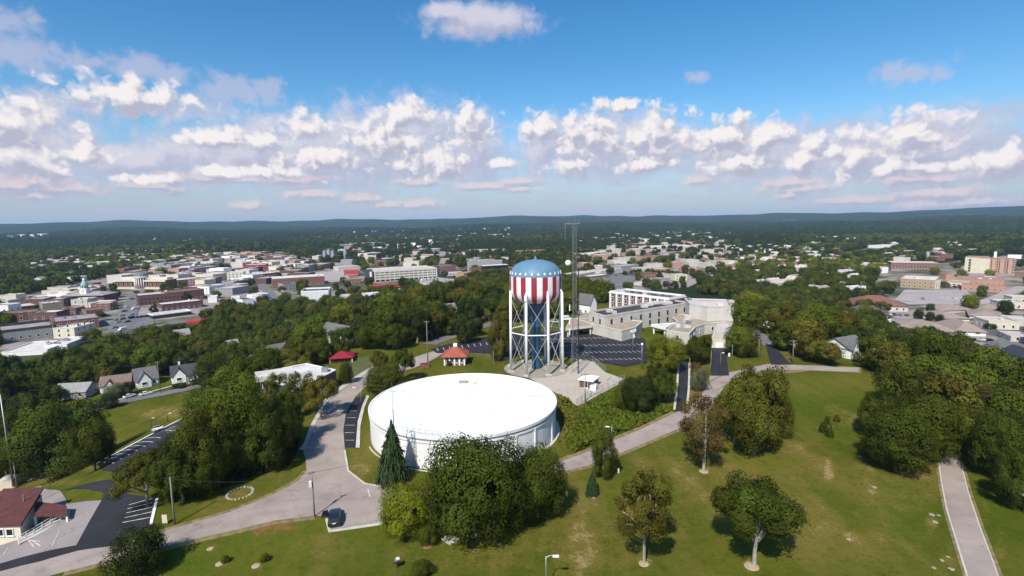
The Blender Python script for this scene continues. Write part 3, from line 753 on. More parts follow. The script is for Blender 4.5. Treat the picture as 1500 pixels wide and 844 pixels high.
# ------------------------------------------------------------------ water tower
def water_tower():
    b0 = G(785.8, 545.0); d0 = 151.0; k = d0/math.hypot(b0.x, b0.y); cx, cy = b0.x*k, b0.y*k; gz0 = g1(cx, cy)
    root = empty('water_tower', (cx, cy, gz0), 'tall water tower with blue starred dome and red and white striped tank', 'water tower')
    Rt = 7.55; N = 120
    red = mat('tank_red', (.27, .03, .047), .55, .1, .5, 0, 0, ((.34, .10, .10), .9, .35)); whi = mat('tank_white', (.74, .70, .71), .55, .06, .5, 0, 0, ((.56, .50, .47), .9, .45)); blu = mat('tank_blue', (.115, .225, .33), .5, .08, .4, 0, 0, ((.15, .26, .36), .3, .5))
    navy = mat('riser_navy', (.032, .09, .17), .5, .12, .5)
    prof = [(2.2, 19.7), (3.8, 19.9), (5.2, 20.3), (6.4, 21.0), (7.15, 21.9), (7.5, 22.9), (7.55, 23.6), (7.55, 27.4), (7.52, 27.9), (7.3, 28.9), (6.75, 29.95), (5.7, 31.0), (4.3, 31.75), (2.6, 32.2), (1.0, 32.4), (.05, 32.42)]
    mb = MB().lathe(prof, N, a0=-math.pi/2+math.pi/30); me = mb.mesh('tank', red, True); me.materials.append(whi); me.materials.append(blu); me.materials.append(navy)
    for p in me.polygons:
        row = p.index//N; i = p.index % N; z = p.center.z
        # stripes four facets wide, a white one facing the viewer
        p.material_index = 2 if row >= 8 else (0 if ((i+2)//4) % 2 == 1 else 1)
        if row < 2: p.material_index = 3
    st_mat = WHITE
    tank = link('tank', me, root)
    for k2 in range(26):            # stars on the lower edge of the dome
        th = -math.pi/2+.06+2*math.pi*k2/26; r0, z0 = 7.36, 28.8; nv = Vector((math.cos(th), math.sin(th), .30)).normalized(); u = Vector((-math.sin(th), math.cos(th), 0)); v = nv.cross(u)
        s = MB(); ctr = Vector((r0*math.cos(th), r0*math.sin(th), z0)); pts = []
        for j in range(10):
            rr = .5 if j % 2 == 0 else .2; an = math.pi/2+j*math.pi/5; pts.append(ctr+nv*.05+(u*math.cos(an)+v*math.sin(an))*rr)
        s.v = [tuple(ctr+nv*.09)]+[tuple(p+nv*.03) for p in pts]+[tuple(p-nv*.08) for p in pts]
        s.f = [(0, 1+j, 1+(j+1) % 10) for j in range(10)]+[(1+j, 11+j, 11+(j+1) % 10, 1+(j+1) % 10) for j in range(10)]
        s.build('star', st_mat, tank)
    MB().lathe([(.5, 32.3), (.5, 32.9), (.28, 33.0), (.28, 33.4), (.02, 33.45)], 10).build('finial', blu, root)
    MB().lathe([(1.35, -.2), (1.35, 12.6), (1.42, 12.65), (1.42, 13.0), (1.35, 13.1), (1.5, 14.2), (2.6, 18.8), (3.9, 20.1)], 28).build('riser', navy, root, True)
    Rl = 7.95; lp = []
    for k2 in range(8):
        th = -math.pi/2+math.pi/8+k2*math.pi/4; lp.append((Rl*math.cos(th), Rl*math.sin(th)))
    for x, y in lp:
        lg = MB().tube((x*1.03, y*1.03, -.4), (x, y, 23.0), .37, .37, 12).build('leg', WHITE, root, True)
        lg.data.polygons.foreach_set('use_smooth', [len(p.vertices) == 4 for p in lg.data.polygons])
        MB().tube((x, y, 23.0), (x*.955, y*.955, 24.1), .37, .1, 12).build('leg_cap', WHITE, lg)
        MB().box((x*1.03, y*1.03, .1), (1.7, 1.7, .9), math.atan2(y, x), .8).build('footing', CONC, lg)
    for k2 in range(8):
        (x0, y0), (x1, y1) = lp[k2], lp[(k2+1) % 8]
        MB().tube((x0, y0, 11.6), (x1, y1, 11.6), .17, .17, 6).build('strut', WHITE, root)
        for z0, z1 in ((.8, 11.4), (11.8, 21.8)):
            for A, B in (((x0, y0, z0), (x1, y1, z1)), ((x1, y1, z0), (x0, y0, z1))): MB().tube(A, B, .034, .034, 4).build('brace', WHITE, root)
    for k2 in (7, 2): 
        x, y = lp[k2]; MB().box((x*1.06, y*1.06, 22.2), (.7, .5, 1.6), 0).build('service_box', WHITE, root)
    mb = MB(); mb.v = []
    ptsr = [(cx+9.6*math.cos(a*math.pi/18), cy+9.6*math.sin(a*math.pi/18)) for a in range(36)]
    sheet_pts('tower_pad', [Vector((p[0], p[1], 0)) for p in ptsr], mat('mossy_concrete', (.30, .27, .21), .95, .2, .5, .2, 0, ((.12, .13, .05), .5, .8)), .10)
    FOOT.append([(cx+13*math.cos(a), cy+13*math.sin(a)) for a in np.linspace(0, 6.28, 12)])
    return cx, cy
TW = water_tower()

# ------------------------------------------------------------------ round white reservoir
def reservoir():
    hr = 6.2; c = (hit(685, 547, hr)+hit(672, 642, hr))/2; cx, cy = c.x, c.y; g0 = g1(cx, cy); Rr = 19.6
    root = empty('water_reservoir', (cx, cy, g0), 'huge round white concrete water reservoir with a low domed white roof', 'reservoir')
    wm = mat('reservoir_white', (.72, .725, .74), .75, .06, .25, 0, 0, ((.52, .53, .55), .35, .55)); rm = mat('reservoir_roof', (.78, .78, .78), .7, .04, .12, 0, 0, ((.60, .60, .61), .07, .6))
    MB().lathe([(Rr-.25, -.8), (Rr-.25, hr-.9)], 144).build('wall', wm, root, True)
    MB().lathe([(Rr-.25, hr-1.25), (Rr-.08, hr-1.2), (Rr-.08, hr-.85), (Rr-.25, hr-.8), (Rr-.25, hr-.45), (Rr+.02, hr-.4), (Rr+.02, hr+.12), (Rr-.35, hr+.14), (Rr-.35, hr-.02)], 144).build('rim', wm, root)
    MB().lathe([(Rr-.34, hr-.01), (Rr*.8, hr+.12), (Rr*.5, hr+.28), (Rr*.2, hr+.36), (.01, hr+.38)], 144).build('roof', rm, root, True)
    MB().lathe([(Rr+.6, -.6), (Rr+.6, .2), (Rr+.35, .2), (Rr+.35, .05), (Rr-.2, .05)], 120).build('base_kerb', KERB, root)
    MB().lathe([(Rr-.2, hr-.74), (Rr-.1, hr-.72), (Rr-.1, hr-.62), (Rr-.2, hr-.6)], 144).build('band', GREYW, root)
    for i, th in enumerate([R(a) for a in (-128, -92, -56, -42, -22, 5, 60, 120, 165)]):
        x, y = (Rr-.12)*math.cos(th), (Rr-.12)*math.sin(th)
        MB().box((x, y, hr/2-.9), (.2, .3, hr-.4), th).build('downpipe', WHITE, root)
    # ladder with cage and handrail on the left front
    th = R(-112); c_, s_ = math.cos(th), math.sin(th); u = Vector((-s_, c_, 0)); o = Vector((c_*(Rr+.15), s_*(Rr+.15), 0)); lad = MB()
    for k in (-.3, .3): lad.tube(o+u*k, o+u*k+Vector((0, 0, hr+1.1)), .04, .04, 5)
    for z in np.arange(.4, hr, .35): lad.tube(o+u*-.3+Vector((0, 0, z)), o+u*.3+Vector((0, 0, z)), .025, .025, 4)
    lo = lad.build('ladder', GALV, root); cg = MB(); nv = Vector((c_, s_, 0))
    for z in np.arange(2.3, hr+1.2, .7):
        pts = [o+u*(.36*math.cos(t))+nv*(.7*math.sin(t))+Vector((0, 0, z)) for t in np.linspace(0, math.pi, 7)]; cg.path(pts, .03, 4)
    tag(cg.build('ladder_cage', GALV, lo), kind='stuff')
    rl = MB(); pr = []
    for a in np.linspace(-120, -98, 7):
        q = Vector(((Rr-.3)*math.cos(R(a)), (Rr-.3)*math.sin(R(a)), hr+.1)); pr.append(q+Vector((0, 0, 1.05))); rl.tube(q, q+Vector((0, 0, 1.05)), .035, .035, 5)
    rl.path(pr, .035, 5); rl.path([p-Vector((0, 0, .5)) for p in pr], .03, 5); rl.build('handrail', GALV, root)
    hp = hit(678, 560, hr+.3); x, y = hp.x-cx, hp.y-cy
    for k in range(24):
        th = R(7+15*k); u0 = Vector((math.cos(th), math.sin(th), 0)); MB().path([u0*r_+Vector((0, 0, hr+z_)) for r_, z_ in ((Rr-.4, .0), (Rr*.8, .125), (Rr*.5, .285), (Rr*.2, .365), (.6, .38))], .035, 4).build('roof_seam', GREYW if k % 5 == 0 else wm, root)
    hb = MB().box((x, y, hr+.65), (1.6, 1.4, .7)).build('roof_hatch', GREYW, root); MB().box((x, y, hr+1.05), (1.8, 1.6, .1)).build('hatch_lid', WHITE, hb)
    yl = mat('yellow_steel', (.55, .42, .10), .6, .1, 1); MB().path([(x+.9, y-.6, hr+.3), (x+.9, y-.6, hr+.75), (x+3.2, y-1.6, hr+.75), (x+3.2, y-1.6, hr+.3)], .07, 5).build('vent_pipe', yl, hb)
    FOOT.append([(cx+21*math.cos(a), cy+21*math.sin(a)) for a in np.linspace(0, 6.28, 24)])
    return cx, cy, Rr
RES = reservoir()

# ------------------------------------------------------------------ radio mast, hut and small structures around the tower
def lattice(name, label, px, py, top, w0, w1, m, cat='mast', bays=26, r=.06):
    p = G(px, py); root = empty(name, p, label, cat); C3 = [R(a) for a in (100, 220, 340)]
    def P(i, z): k = w0+(w1-w0)*min(1, z/(top*.35)); return Vector((k*.58*math.cos(C3[i]), k*.58*math.sin(C3[i]), z))
    for i in range(3): MB().path([P(i, z) for z in np.linspace(0, top, 8)], r, 5).build('leg', m, root)
    zs = np.linspace(0, top, bays+1); br = MB(); 
    for a, b in zip(zs, zs[1:]):
        for i in range(3):
            j = (i+1) % 3; br.tube(P(i, a), P(j, b), r*.5, r*.5, 3, False); br.tube(P(j, a), P(i, b), r*.5, r*.5, 3, False); br.tube(P(i, b), P(j, b), r*.5, r*.5, 3, False)
    tag(br.build('bracing', m, root), kind='stuff'); return root, P
mast, MP = lattice('radio_mast', 'tall slim steel lattice radio mast beside the striped water tower', 841, 546, 43.0, 2.6, 1.1, MASTG, r=.036)
MB().tube((-2.6, 0, 42.6), (1.6, 0, 42.6), .05, .05, 5).build('antenna_arm', GALV, mast)
for x, h in ((-2.5, -4.5), (-1.5, 1.8), (1.5, 1.6), (.2, 2.5)): MB().tube((x, 0, 42.4), (x, 0, 42.4+h), .06, .04, 5).build('antenna', GALV, mast)
def radome():
    d = hit(835, 386, 0); p = mast.location; z = H-math.hypot(p.x, p.y)*math.tan(PITCH+math.atan((386-422)/F)); mb = MB()
    prof = [(.85*math.sin(a), -.85*math.cos(a)) for a in np.linspace(.01, 3.13, 12)]; mb.lathe(prof, 18)
    o = mb.build('dish_cover', WHITE, mast, True); o.location = (-1.75, -.5, z-p.z); MB().tube((1.75, .5, 0), (.8, .2, 0), .09, .09, 6).build('bracket', GALV, o)
    o2 = link('dish_cover', MB().lathe([(.01, -.3), (.6, -.25), (.75, 0), (.6, .25), (.01, .3)], 14).mesh('dish', GREYW, True), mast, (1.6, -.3, 17.5)); o2.rotation_euler = (1.3, 0, 0)
    for z in (12, 15, 19): MB().box((-1.3, -.2, z), (.25, .25, 1.8)).build('antenna', WHITE, mast)
radome()
m2, _ = lattice('feeder_mast', 'thin dark pole mast with cable climbing in front of the lattice mast', 847, 548, 30.5, .34, .30, WIRE, bays=24, r=.045)
def hut():
    pts, h = px_quad((849, 556), (868, 559), 4.2, 11.5)
    r, L, ht = flat_building('equipment_hut', 'small brown brick equipment hut with flat white roof in gravel yard', pts, h, DBRICK, R_WHITE, 'hut', parapet=0)
    MB().prism(offset(L, .35), ht-.1, ht+.22, True, True).build('roof_slab', WHITE, r)
    d = Vector((L[1][0]-L[0][0], L[1][1]-L[0][1])); wall_windows(r, L[0], L[1], [1.5], 1, 1.0, 2.0, WHITE, .3, METAL_SHADE, 'door')
    b = flat_building('generator_cabinet', 'low white cabinet standing right beside the brown hut', px_quad((864, 568), (873, 569), 2, 5)[0], 1.5, WHITE, R_WHITE, 'cabinet', parapet=0)
hut()
flat_building('concrete_pad', 'low concrete slab cover at the right end of the gravel yard', [tuple(G(*p)) for p in ((888,561),(905,564),(913,557),(896,554))], .5, CONC, CONC, 'slab', parapet=0)
def fence(label, px, h=2.0, step=2.8, m=GALV, mesh=True, group=None):
    P = [G(*p) for p in px]; Q = [P[0]]
    for a, b in zip(P, P[1:]):
        n = max(1, round((b-a).length/step)); Q += [a.lerp(b, k/n) for k in range(1, n+1)]
    o = P[0]; root = empty('chain_link_fence', (o.x, o.y, g1(o.x, o.y)), label, 'fence', group); pm = MB().tube((0, 0, -.3), (0, 0, h), .045, .045, 6).mesh('post', m)
    loc = [Vector((q.x-o.x, q.y-o.y, g1(q.x, q.y)-g1(o.x, o.y))) for q in Q]
    for l in loc: link('post', pm, root, l)
    rb = MB(); rb.path([l+Vector((0, 0, h)) for l in loc], .035, 4); rb.build('top_rail', m, root)
    wm = MB()
    for a, b in zip(loc, loc[1:]):
        n = 7
        for k in range(n):
            for s in (0, 1):
                x0, x1 = (k/n, (k+1)/n) if s else ((k+1)/n, k/n); wm.tube(a.lerp(b, x0)+Vector((0, 0, .05)), a.lerp(b, x1)+Vector((0, 0, h)), .012, .012, 3, False)
    tag(wm.build('wire_mesh', m, root), kind='stuff')
fence('chain link fence along the near edge of the gravel yard', [(845,597),(858,587),(882,575),(915,558)])
fence('chain link fence behind the tower beside the car park', [(845,527),(868,531),(887,546)])
fence('low wire fence on the grass slope left of the tower', [(690,523),(720,527),(748,531)], 1.3)
def pump_house():
    pts, h = px_quad((651, 522.5), (681, 522), 6.0, 13)
    r, L, ht = flat_building('pump_house', 'small brick pump house with orange red hip roof and white pilasters', pts, h, BRICK, R_TERRA, 'pump house', parapet=0)
    hip_roof(L, ht+.05, ht+2.7, .9).build('hip_roof', R_TERRA, r); MB().box((0, 0, ht+2.9), (1.2, 1.0, .9)).build('roof_vent', WHITE, r)
    d = Vector((L[1][0]-L[0][0], L[1][1]-L[0][1])); n = Vector((d.y, -d.x)).normalized(); rz = math.atan2(d.y, d.x)
    for i in range(5):
        p = Vector(L[0])+d*(.02+.96*i/4)+n*.1; MB().box((p.x, p.y, ht/2), (.42, .3, ht), rz).build('pilaster', WHITE, r)
    wall_windows(r, L[0], L[1], [ht*.55], 4, .7, 1.2, WHITE, .2)
    wall_windows(r, L[1], L[2], [ht*.55], 3, .7, 1.2, WHITE, .2)
pump_house()
def picnic_shelter():
    pts, h = px_quad((485, 525), (515, 523), 6, 7)
    r, L, ht = flat_building('picnic_shelter', 'dark red shelter with bright red hip roof below the hillside trees', pts, h, mat('dark_red_wall', (.16, .025, .025), .8, .1, .5), R_RED, 'shelter', parapet=0)
    hip_roof(L, ht+.05, ht+1.5, .7).build('hip_roof', mat('crimson_roof', (.26, .02, .035), .6, .12, .4), r)
    for p in L: MB().box((p[0]*1.08, p[1]*1.08, ht/2), (.25, .25, ht)).build('post', WHITE, r)
    wall_windows(r, L[0], L[1], [1.4], 3, 1.2, 1.4, METAL_SHADE, .6)
picnic_shelter()
# white flat roofed hall under the trees on the left
def white_hall():
    pts = [hit(*q, 4.5) for q in ((377,550),(428,573),(492,542),(449,533))]
    r, L, ht = flat_building('flat_roofed_hall', 'large white flat roofed hall half hidden by trees below the road', pts, 4.5, DBRICK, R_WHITE, 'hall', parapet=.25, pmat=WHITE, rows=1, col_w=4, units=3)
    p = hit(402, 544, 5.8); MB().box((p.x-r.location.x, p.y-r.location.y, ht+.6), (9, 6, 1.3), .5).build('upper_roof', R_WHITE, r)
white_hall()

# ------------------------------------------------------------------ restaurant at lower left
def restaurant():
    B = hit(29, 770, 2.2)
    def flatz(px, py): d = ray_dir(px, py); return Vector((0, 0, H))+d*((B.z-H)/d.z)
    A, C = flatz(-30, 772), flatz(61, 725); D = A+(C-B)
    pts = [A, B, C, D]; r, L, ht = flat_building('restaurant', 'cream walled roadhouse with maroon shingle roof and ramp in front', pts, B.z-sum(g1(p.x, p.y) for p in pts)/4, CREAM, R_MAROON, 'restaurant', parapet=0)
    P = offset(L, .3); ys = [p[1] for p in P]; sl = lambda p: ht+.05+.8*(p[1]-min(ys))/(max(ys)-min(ys)); mb = MB()
    mb.v = [(p[0], p[1], sl(p)) for p in P]+[(p[0], p[1], sl(p)+.3) for p in P]; mb.f = [(4, 5, 6, 7), (3, 2, 1, 0)]+[(q, (q+1) % 4, 4+(q+1) % 4, 4+q) for q in range(4)]; mb.build('shingle_roof', R_MAROON, r)
    wall_windows(r, (A.x-r.location.x, A.y-r.location.y), (B.x-r.location.x, B.y-r.location.y), [ht-.95], 3, 1.0, 1.1, WHITE, .8); ca0 = [hit(*q, 1.9) for q in ((52,745),(97,737),(97,748),(51,757))]; za = sum(q.z for q in ca0)/4-r.location.z
    MB().tube((1, 1, ht+.5), (1, 1, ht+1.9), .12, .12, 8).build('roof_vent', GALV, r)
    ca = ca0; Lc = [(q.x-r.location.x, q.y-r.location.y) for q in ca]
    MB().prism(ccw(Lc), za-.15, za+.1, True, True).build('awning', R_MAROON, r)
    for q in (Lc[2], Lc[3]): MB().box((q[0], q[1], za-1.2), (.22, .22, 2.1)).build('awning_post', WHITE, r)
    FOOT.append([tuple(p)[:2] for p in pts])
    rail = empty('wheelchair_ramp', G(60, 780), 'white railed wheelchair ramp climbing to the roadhouse door', 'ramp'); o = rail.location
    for dy in (0, 4):
        pts2 = [G(*q) for q in ((28,794+dy),(50,781+dy),(75,766+dy),(103,755+dy*.6))]; Lr = [p-o for p in pts2]
        mb = MB(); mb.path([p+Vector((0, 0, .85)) for p in Lr], .05, 5); mb.path([p+Vector((0, 0, .35)) for p in Lr], .05, 5); mb.build('handrail', WHITE, rail)
        for a, b in zip(Lr, Lr[1:]):
            for k in (0, .5): q = a.lerp(b, k); MB().box((q.x, q.y, q.z+.45), (.1, .1, .9)).build('post', WHITE, rail)
    mb = MB(); a = [G(*q)-o for q in ((28,796),(50,783),(75,768),(103,756),(104,759),(76,773),(51,788),(29,800))]
    mb.prism(ccw([(p.x, p.y) for p in a]), -.3, .25); mb.build('ramp_deck', CONC, rail)
restaurant()
tag(flat_building('storage_shed', 'flat white shed roof just behind the maroon roadhouse', px_quad((-5, 712), (18, 708), 4, 8)[0], 2.6, CREAM, R_WHITE, 'shed', parapet=0)[0])
def barrel():
    o = link('drum', MB().lathe([(.01, 0), (.3, 0), (.32, .3), (.3, .85), (.01, .86)], 12).mesh('drum', mat('yellow_drum', (.5, .38, .08), .6, .1, 2), True), None, G(66, 764)); tag(o, 'yellow drum under the maroon awning of the roadhouse', 'drum')
barrel()

# ------------------------------------------------------------------ church on the hill behind the tower
def church():
    pts, h = px_quad((893, 429), (979, 442), 13, 23)
    b = G(905, 452); dist = (b-Vector((0, 0, H))).dot(FW)
    r, L, ht = flat_building('dormitory', 'three storey brick block with white pilasters and black flat roof', pts, h, BRICK, R_DARK, 'building', parapet=.9, pmat=WHITE, units=9)
    MB().prism(offset(L, .55), ht-.1, ht+.2, False).build('fascia', WHITE, r)
    fr = min(range(4), key=lambda k: L[k][0]*2+L[k][1]*0+L[(k+1) % 4][1]+ (0 if L[k][1] > L[(k+1) % 4][1] else 999)); a, c = Vector(L[fr]), Vector(L[(fr+1) % 4]); d = c-a; n = Vector((d.y, -d.x)).normalized(); rz = math.atan2(d.y, d.x)
    for i in range(9):
        p = a+d*((i+.15)/8.6)+n*.2; MB().box((p.x, p.y, ht/2-.2), (.9, .5, ht), rz).build('pilaster', WHITE, r)
        for k in range(3):
            q = p+d.normalized()*1.5; add_window(r, (q.x+n.x*-.12, q.y+n.y*-.12, 2.2+k*ht/3.3), rz, 1.3, 1.5)
    # long two storey wing
    h2 = 6.8; P = [hit(*q, h2) for q in ((863,458),(886,465),(1010,445),(982,440))]
    flat_building('church_hall', 'long two storey tan church hall with black gravel roof', P, h2, TAN, R_DARK, 'building', parapet=.7, rows=2, col_w=5.2, win=(.9, 1.7), z0=1.8, floor_h=2.9, frame=METAL_SHADE)
    q0 = bpy.data.objects['church_hall']; 
    for (x, y, s) in ((944,448,2.6), (951,445,3.0), (960,443,3.2), (976,443,4.4), (893,455,2.4), (900,457,1.6)):
        p = hit(x, y, h2+.6); MB().box((p.x-q0.location.x, p.y-q0.location.y, p.z-q0.location.z-.3), (s, s*.7, 1.4), .3).build('roof_unit', R_WHITE, q0)
    h3 = 9.0; P = [hit(*q, h3) for q in ((1010,446),(1027,449),(1036,451),(1073,449.5),(1064,440),(1003,438))]
    r3, L3, ht3 = flat_building('gymnasium', 'blank cream gymnasium with pale roof at right end of church', P, h3, mat('cream_block', (.53, .505, .47), .9, .06, .3), R_PALE, 'building', parapet=.5, units=3)
    a = [i for i in range(6) if abs(L3[i][0]-min(p[0] for p in L3)) < 30]
    p = hit(1071, 441, h3+1); MB().box((p.x-r3.location.x, p.y-r3.location.y, ht3/2+.5), (1.8, 1.8, ht3+1.8)).build('chimney', mat('cream_block', ()), r3)
    for (x, y) in ((1014,456),(1021,457)):
        p = hit(x, y+2, 4.6); q = Vector((p.x-r3.location.x, p.y-r3.location.y)); add_window(r3, (q.x-.1, q.y-.35, 5.0), .25, 1.2, 2.2, GLASS, METAL_SHADE)
    hl = 3.8; P = [hit(*q, hl) for q in ((976,485),(1010,490),(1019,480),(1032,476),(1073,471),(1074,466),(1045,465),(1000,461),(985,466),(992,472))]
    flat_building('church_classrooms', 'low church wing with broad brown gravel roof and white edges', P, hl, TAN, R_TAN, 'building', parapet=.35, pmat=CREAM, rows=1, col_w=5, win=(1.1, 1.6), units=5)
    P = [hit(*q, hl) for q in ((845,468),(868,475.5),(911,485.5),(932,480),(941,472),(887,465.5),(862,458.5),(848,461))]
    flat_building('church_offices', 'low tan church front wing beside the black car park', P, hl, TAN, R_TAN, 'building', parapet=.35, pmat=CREAM, rows=0)
    def canopy(label, px, h, m=CREAM, rm=R_TAN):
        P = [hit(*q, h) for q in px]; c = sum(P, Vector())/len(P); r = empty('entrance_canopy', (c.x, c.y, c.z-h), label, 'canopy', None); L = ccw([(p.x-c.x, p.y-c.y) for p in P])
        MB().prism(L, h-.5, h, True, True).build('canopy_roof', rm, r)
        mb = MB(); ring(mb, offset(L, .12), offset(L, -.15), h-.8, h+.12); mb.build('fascia', m, r)
        for q in offset(L, -.6): MB().box((q[0], q[1], (h-.5)/2-.3), (.5, .5, h+.1)).build('post', m, r)
    canopy('wide flat entrance canopy of the church with brown roof', ((829,481),(867,477),(872,466),(836,467)), 3.6)
    canopy('small white flat canopy by the church office door', ((912,486),(931,483.5),(929,480),(915,481)), 3.2, WHITE, R_WHITE)
    canopy('white pointed canopy over the church courtyard', ((954,475.5),(975,480.5),(989,473)), 3.4, WHITE, R_WHITE)
    P = [hit(*q, 3.6) for q in ((1043,495),(1064,495),(1073,474),(1052,473))]
    rg, Lg, hg = flat_building('garage_shed', 'long pale roofed shed with white garage door at drive end', P, 3.6, CREAM, R_PALE, 'shed', parapet=.2)
    Lg2 = sorted(range(4), key=lambda k: Lg[k][1]+Lg[(k+1) % 4][1])[0]; wall_windows(rg, Lg[Lg2], Lg[(Lg2+1) % 4], [1.5], 1, 2.8, 2.6, CREAM, .3, WHITE, 'garage_door')
church()
house('tall narrow white house with pointed roof behind the church wing', (864,463), (874,461), 8, 5.5, 9.5, 'y', WHITE, R_SHINGLE, cols=1)

# ------------------------------------------------------------------ houses on the left street and in the belt of trees
house('grey roofed bungalow behind the big tree on the left', (78,587), (126,584), 9, 3, 5.6, 'x', GREYW, mat('pale_shingles', (.28, .27, .26), .9, .2, 1.2, .3), cols=3)
house('white cottage with brown roof left of the two parked cars', (147,577), (192,571), 8, 3, 6.2, 'x', WHITE, R_SHINGLE_B, wing=(.14, .5, 1.2, 2.9, 5.2), cols=4)
house('white cottage with dark roof and pointed front gable', (199,569), (232,563), 10, 3.1, 7.4, 'x', WHITE, R_SHINGLE, wing=(.08, .68, 1.5, 3.0, 6.6), cols=3)
house('white cottage with long black roof, chimney and arched porch', (252,562), (292,556), 9, 3.2, 6.8, 'x', WHITE, mat('black_shingles', (.06, .06, .065), .9, .2, 1.2, .3), wing=(.02, .52, 1.0, 3.1, 6.5), chimney=(.32, .6), porch=(.56, .8, 2.2), cols=3)
house('two storey white house with dark roof behind the hall', (398,530), (430,520), 8, 5.2, 7.6, 'x', WHITE, R_SHINGLE, rows=2, cols=4, porch=(.3, .8, 2))
house('long two storey white house above the red roofed shelter', (468,510), (509,506.5), 8, 5, 7.4, 'x', CREAM, R_SHINGLE, rows=2, cols=5, w=(.9, 1.7))
house('small white clapboard shed house near the flat roofed hall', (361,541), (389,540), 6, 2.8, 4.6, 'x', WHITE, R_SHINGLE, cols=3)
house('small white house with pale roof amid the green belt', (540,471), (561,469), 8, 3.4, 6, 'x', WHITE, mat('pale_shingles', ()), cols=3)
house('grey hip roofed house beside the road under trees', (592,489), (613,485), 8, 2.8, 6.2, 'y', GREYW, mat('pale_shingles', ()), cols=2)
house('brown brick house with grey roof left of the tower', (714,468), (734,467), 8, 3.2, 5.6, 'x', DBRICK, mat('pale_shingles', ()), cols=2)
# right of the park
house('white gabled house with grey roof past the park road', (1243,526), (1271,521), 9, 3.2, 5.6, 'x', WHITE, R_SHINGLE, cols=3, wing=(.02, .4, 1, 3, 5.4))
house('grey roofed house with white front gable behind brown trees', (1293,515), (1345,512), 9, 3.2, 5.8, 'x', WHITE, mat('slate_shingles', (.16, .19, .20), .9, .2, 1.2, .3), cols=4, wing=(.68, .95, 1.5, 3, 5.3))
house('cream house half hidden by bare brown shrubs', (1300,531), (1322,529), 7, 3, 4.8, 'x', CREAM, mat('pale_shingles', ()), cols=2)
house('little white house at the left edge of the right belt', (1100,479), (1110,478), 7, 3.4, 5.4, 'x', WHITE, mat('pale_shingles', ()), cols=2)
house('small white shed with low roof in the right belt', (1144,482), (1157,481), 7, 3, 4.6, 'x', WHITE, R_WHITE, cols=2)
house('pale house with white eaves under dark trees', (1150,459), (1172,461), 8, 3, 4.8, 'x', CREAM, R_SHINGLE, cols=3)
house('dark blue hip roofed brick house at the right edge', (1462,524), (1510,540), 12, 3.4, 6.6, 'x', BRICK, mat('navy_shingles', (.035, .04, .06), .8, .2, 1.2, .3), cols=4)
house('white roofed cottage below the belt on far right', (1353,535), (1370,533), 6, 2.6, 3.6, 'x', CREAM, R_WHITE, cols=2)

for args in (((258,503),(280,500),'grey roofed house among the trees behind the chimney cottage'),((334,521),(352,518),'pale roofed house peeping from the belt left of the two storey house'),((420,487),(440,485),'pale cottage roof deep in the green belt'),((205,515),(222,512),'brown roofed house in the belt behind the pointed cottage'),((655,472),(672,470),'white house in the belt behind the car park arm')):
    house(args[2], args[0], args[1], 8, 4.2, 7.4, 'x', WHITE if 'white' in args[2] or 'pale' in args[2] else CREAM, R_SHINGLE_B if 'brown' in args[2] else mat('pale_shingles', ()), cols=3)
    FOOT.append([(G(args[0][0]-2, args[0][1]+6)).to_2d().to_tuple(), (G(args[1][0]+2, args[1][1]+6)).to_2d().to_tuple(), (G(args[1][0]+6, args[1][1]-1)).to_2d().to_tuple(), (G(args[0][0]-6, args[0][1]-1)).to_2d().to_tuple()])

# ------------------------------------------------------------------ landmarks of the town
def justice_center():
    c = G(205, 424); w = (c-Vector((0, 0, H))).dot(FW); k = w/F        # metres per pixel there
    root = empty('justice_center', c, 'red brick civic building with round columned entrance and slate dome', 'civic building', None, R(-8))
    for sx, x0, x1, d in ((-1, -42, -7, 0), (1, 7, 42, 3)):
        x0, x1 = x0*k, x1*k; h = 13*k*1.02
        wg = MB().box(((x0+x1)/2, 9, h/2-.5), (x1-x0, 16, h+1)).build('wing', BRICK, root)
        MB().box(((x0+x1)/2, .7, h*.93), (x1-x0+.3, 1.6, h*.16)).build('cornice', CREAM, wg); MB().box(((x0+x1)/2, .75, h*.12), (x1-x0+.3, 1.3, h*.22)).build('plinth', CREAM, wg)
        MB().box(((x0+x1)/2, 9, h+.15), (x1-x0-1, 15, .5)).build('roof', R_PALE, wg); MB().box(((x0+x1)/2, 11, h+1.4), ((x1-x0)*.8, 9, 2.4)).build('upper_storey', CREAM, wg)
        n = 4
        for i in range(n):
            x = x0+(x1-x0)*(i+.7 if sx > 0 else i+.9)/(n+.6); add_window(wg, (x, .85, h*.54), 0, 2.2, h*.52, GLASS, CREAM)
    h = 17*k
    MB().lathe([(6.5*k, -1), (6.5*k, h)], 24, (0, 3)).build('rotunda', BRICK, root, True)
    MB().lathe([(9.3*k, -1), (9.3*k, .8), (.1, .85)], 24, (0, 3)).build('rotunda_base', CREAM, root)
    MB().lathe([(7*k, h-.5), (9.4*k, h-.5), (9.6*k, h+1.2), (8.6*k, h+2), (7*k, h+2)], 28, (0, 3)).build('rotunda_cornice', CREAM, root)
    for i in range(9):
        th = -math.pi+math.pi*(i+.5)/9; MB().tube((8.4*k*math.cos(th), 3+8.4*k*math.sin(th), .8), (8.4*k*math.cos(th), 3+8.4*k*math.sin(th), h-.4), .6*k*.95, .52*k, 10).build('column', WHITE, root, True)
    MB().lathe([(9*k*math.cos(a), h+1.8+6.3*k*math.sin(a)) for a in np.linspace(0, 1.55, 9)], 28, (0, 3)).build('dome', DOME, root, True)
    FOOT.append([(c.x+x*k, c.y+y) for x, y in ((-46, -6), (46, -6), (46, 26), (-46, 26))])
justice_center()
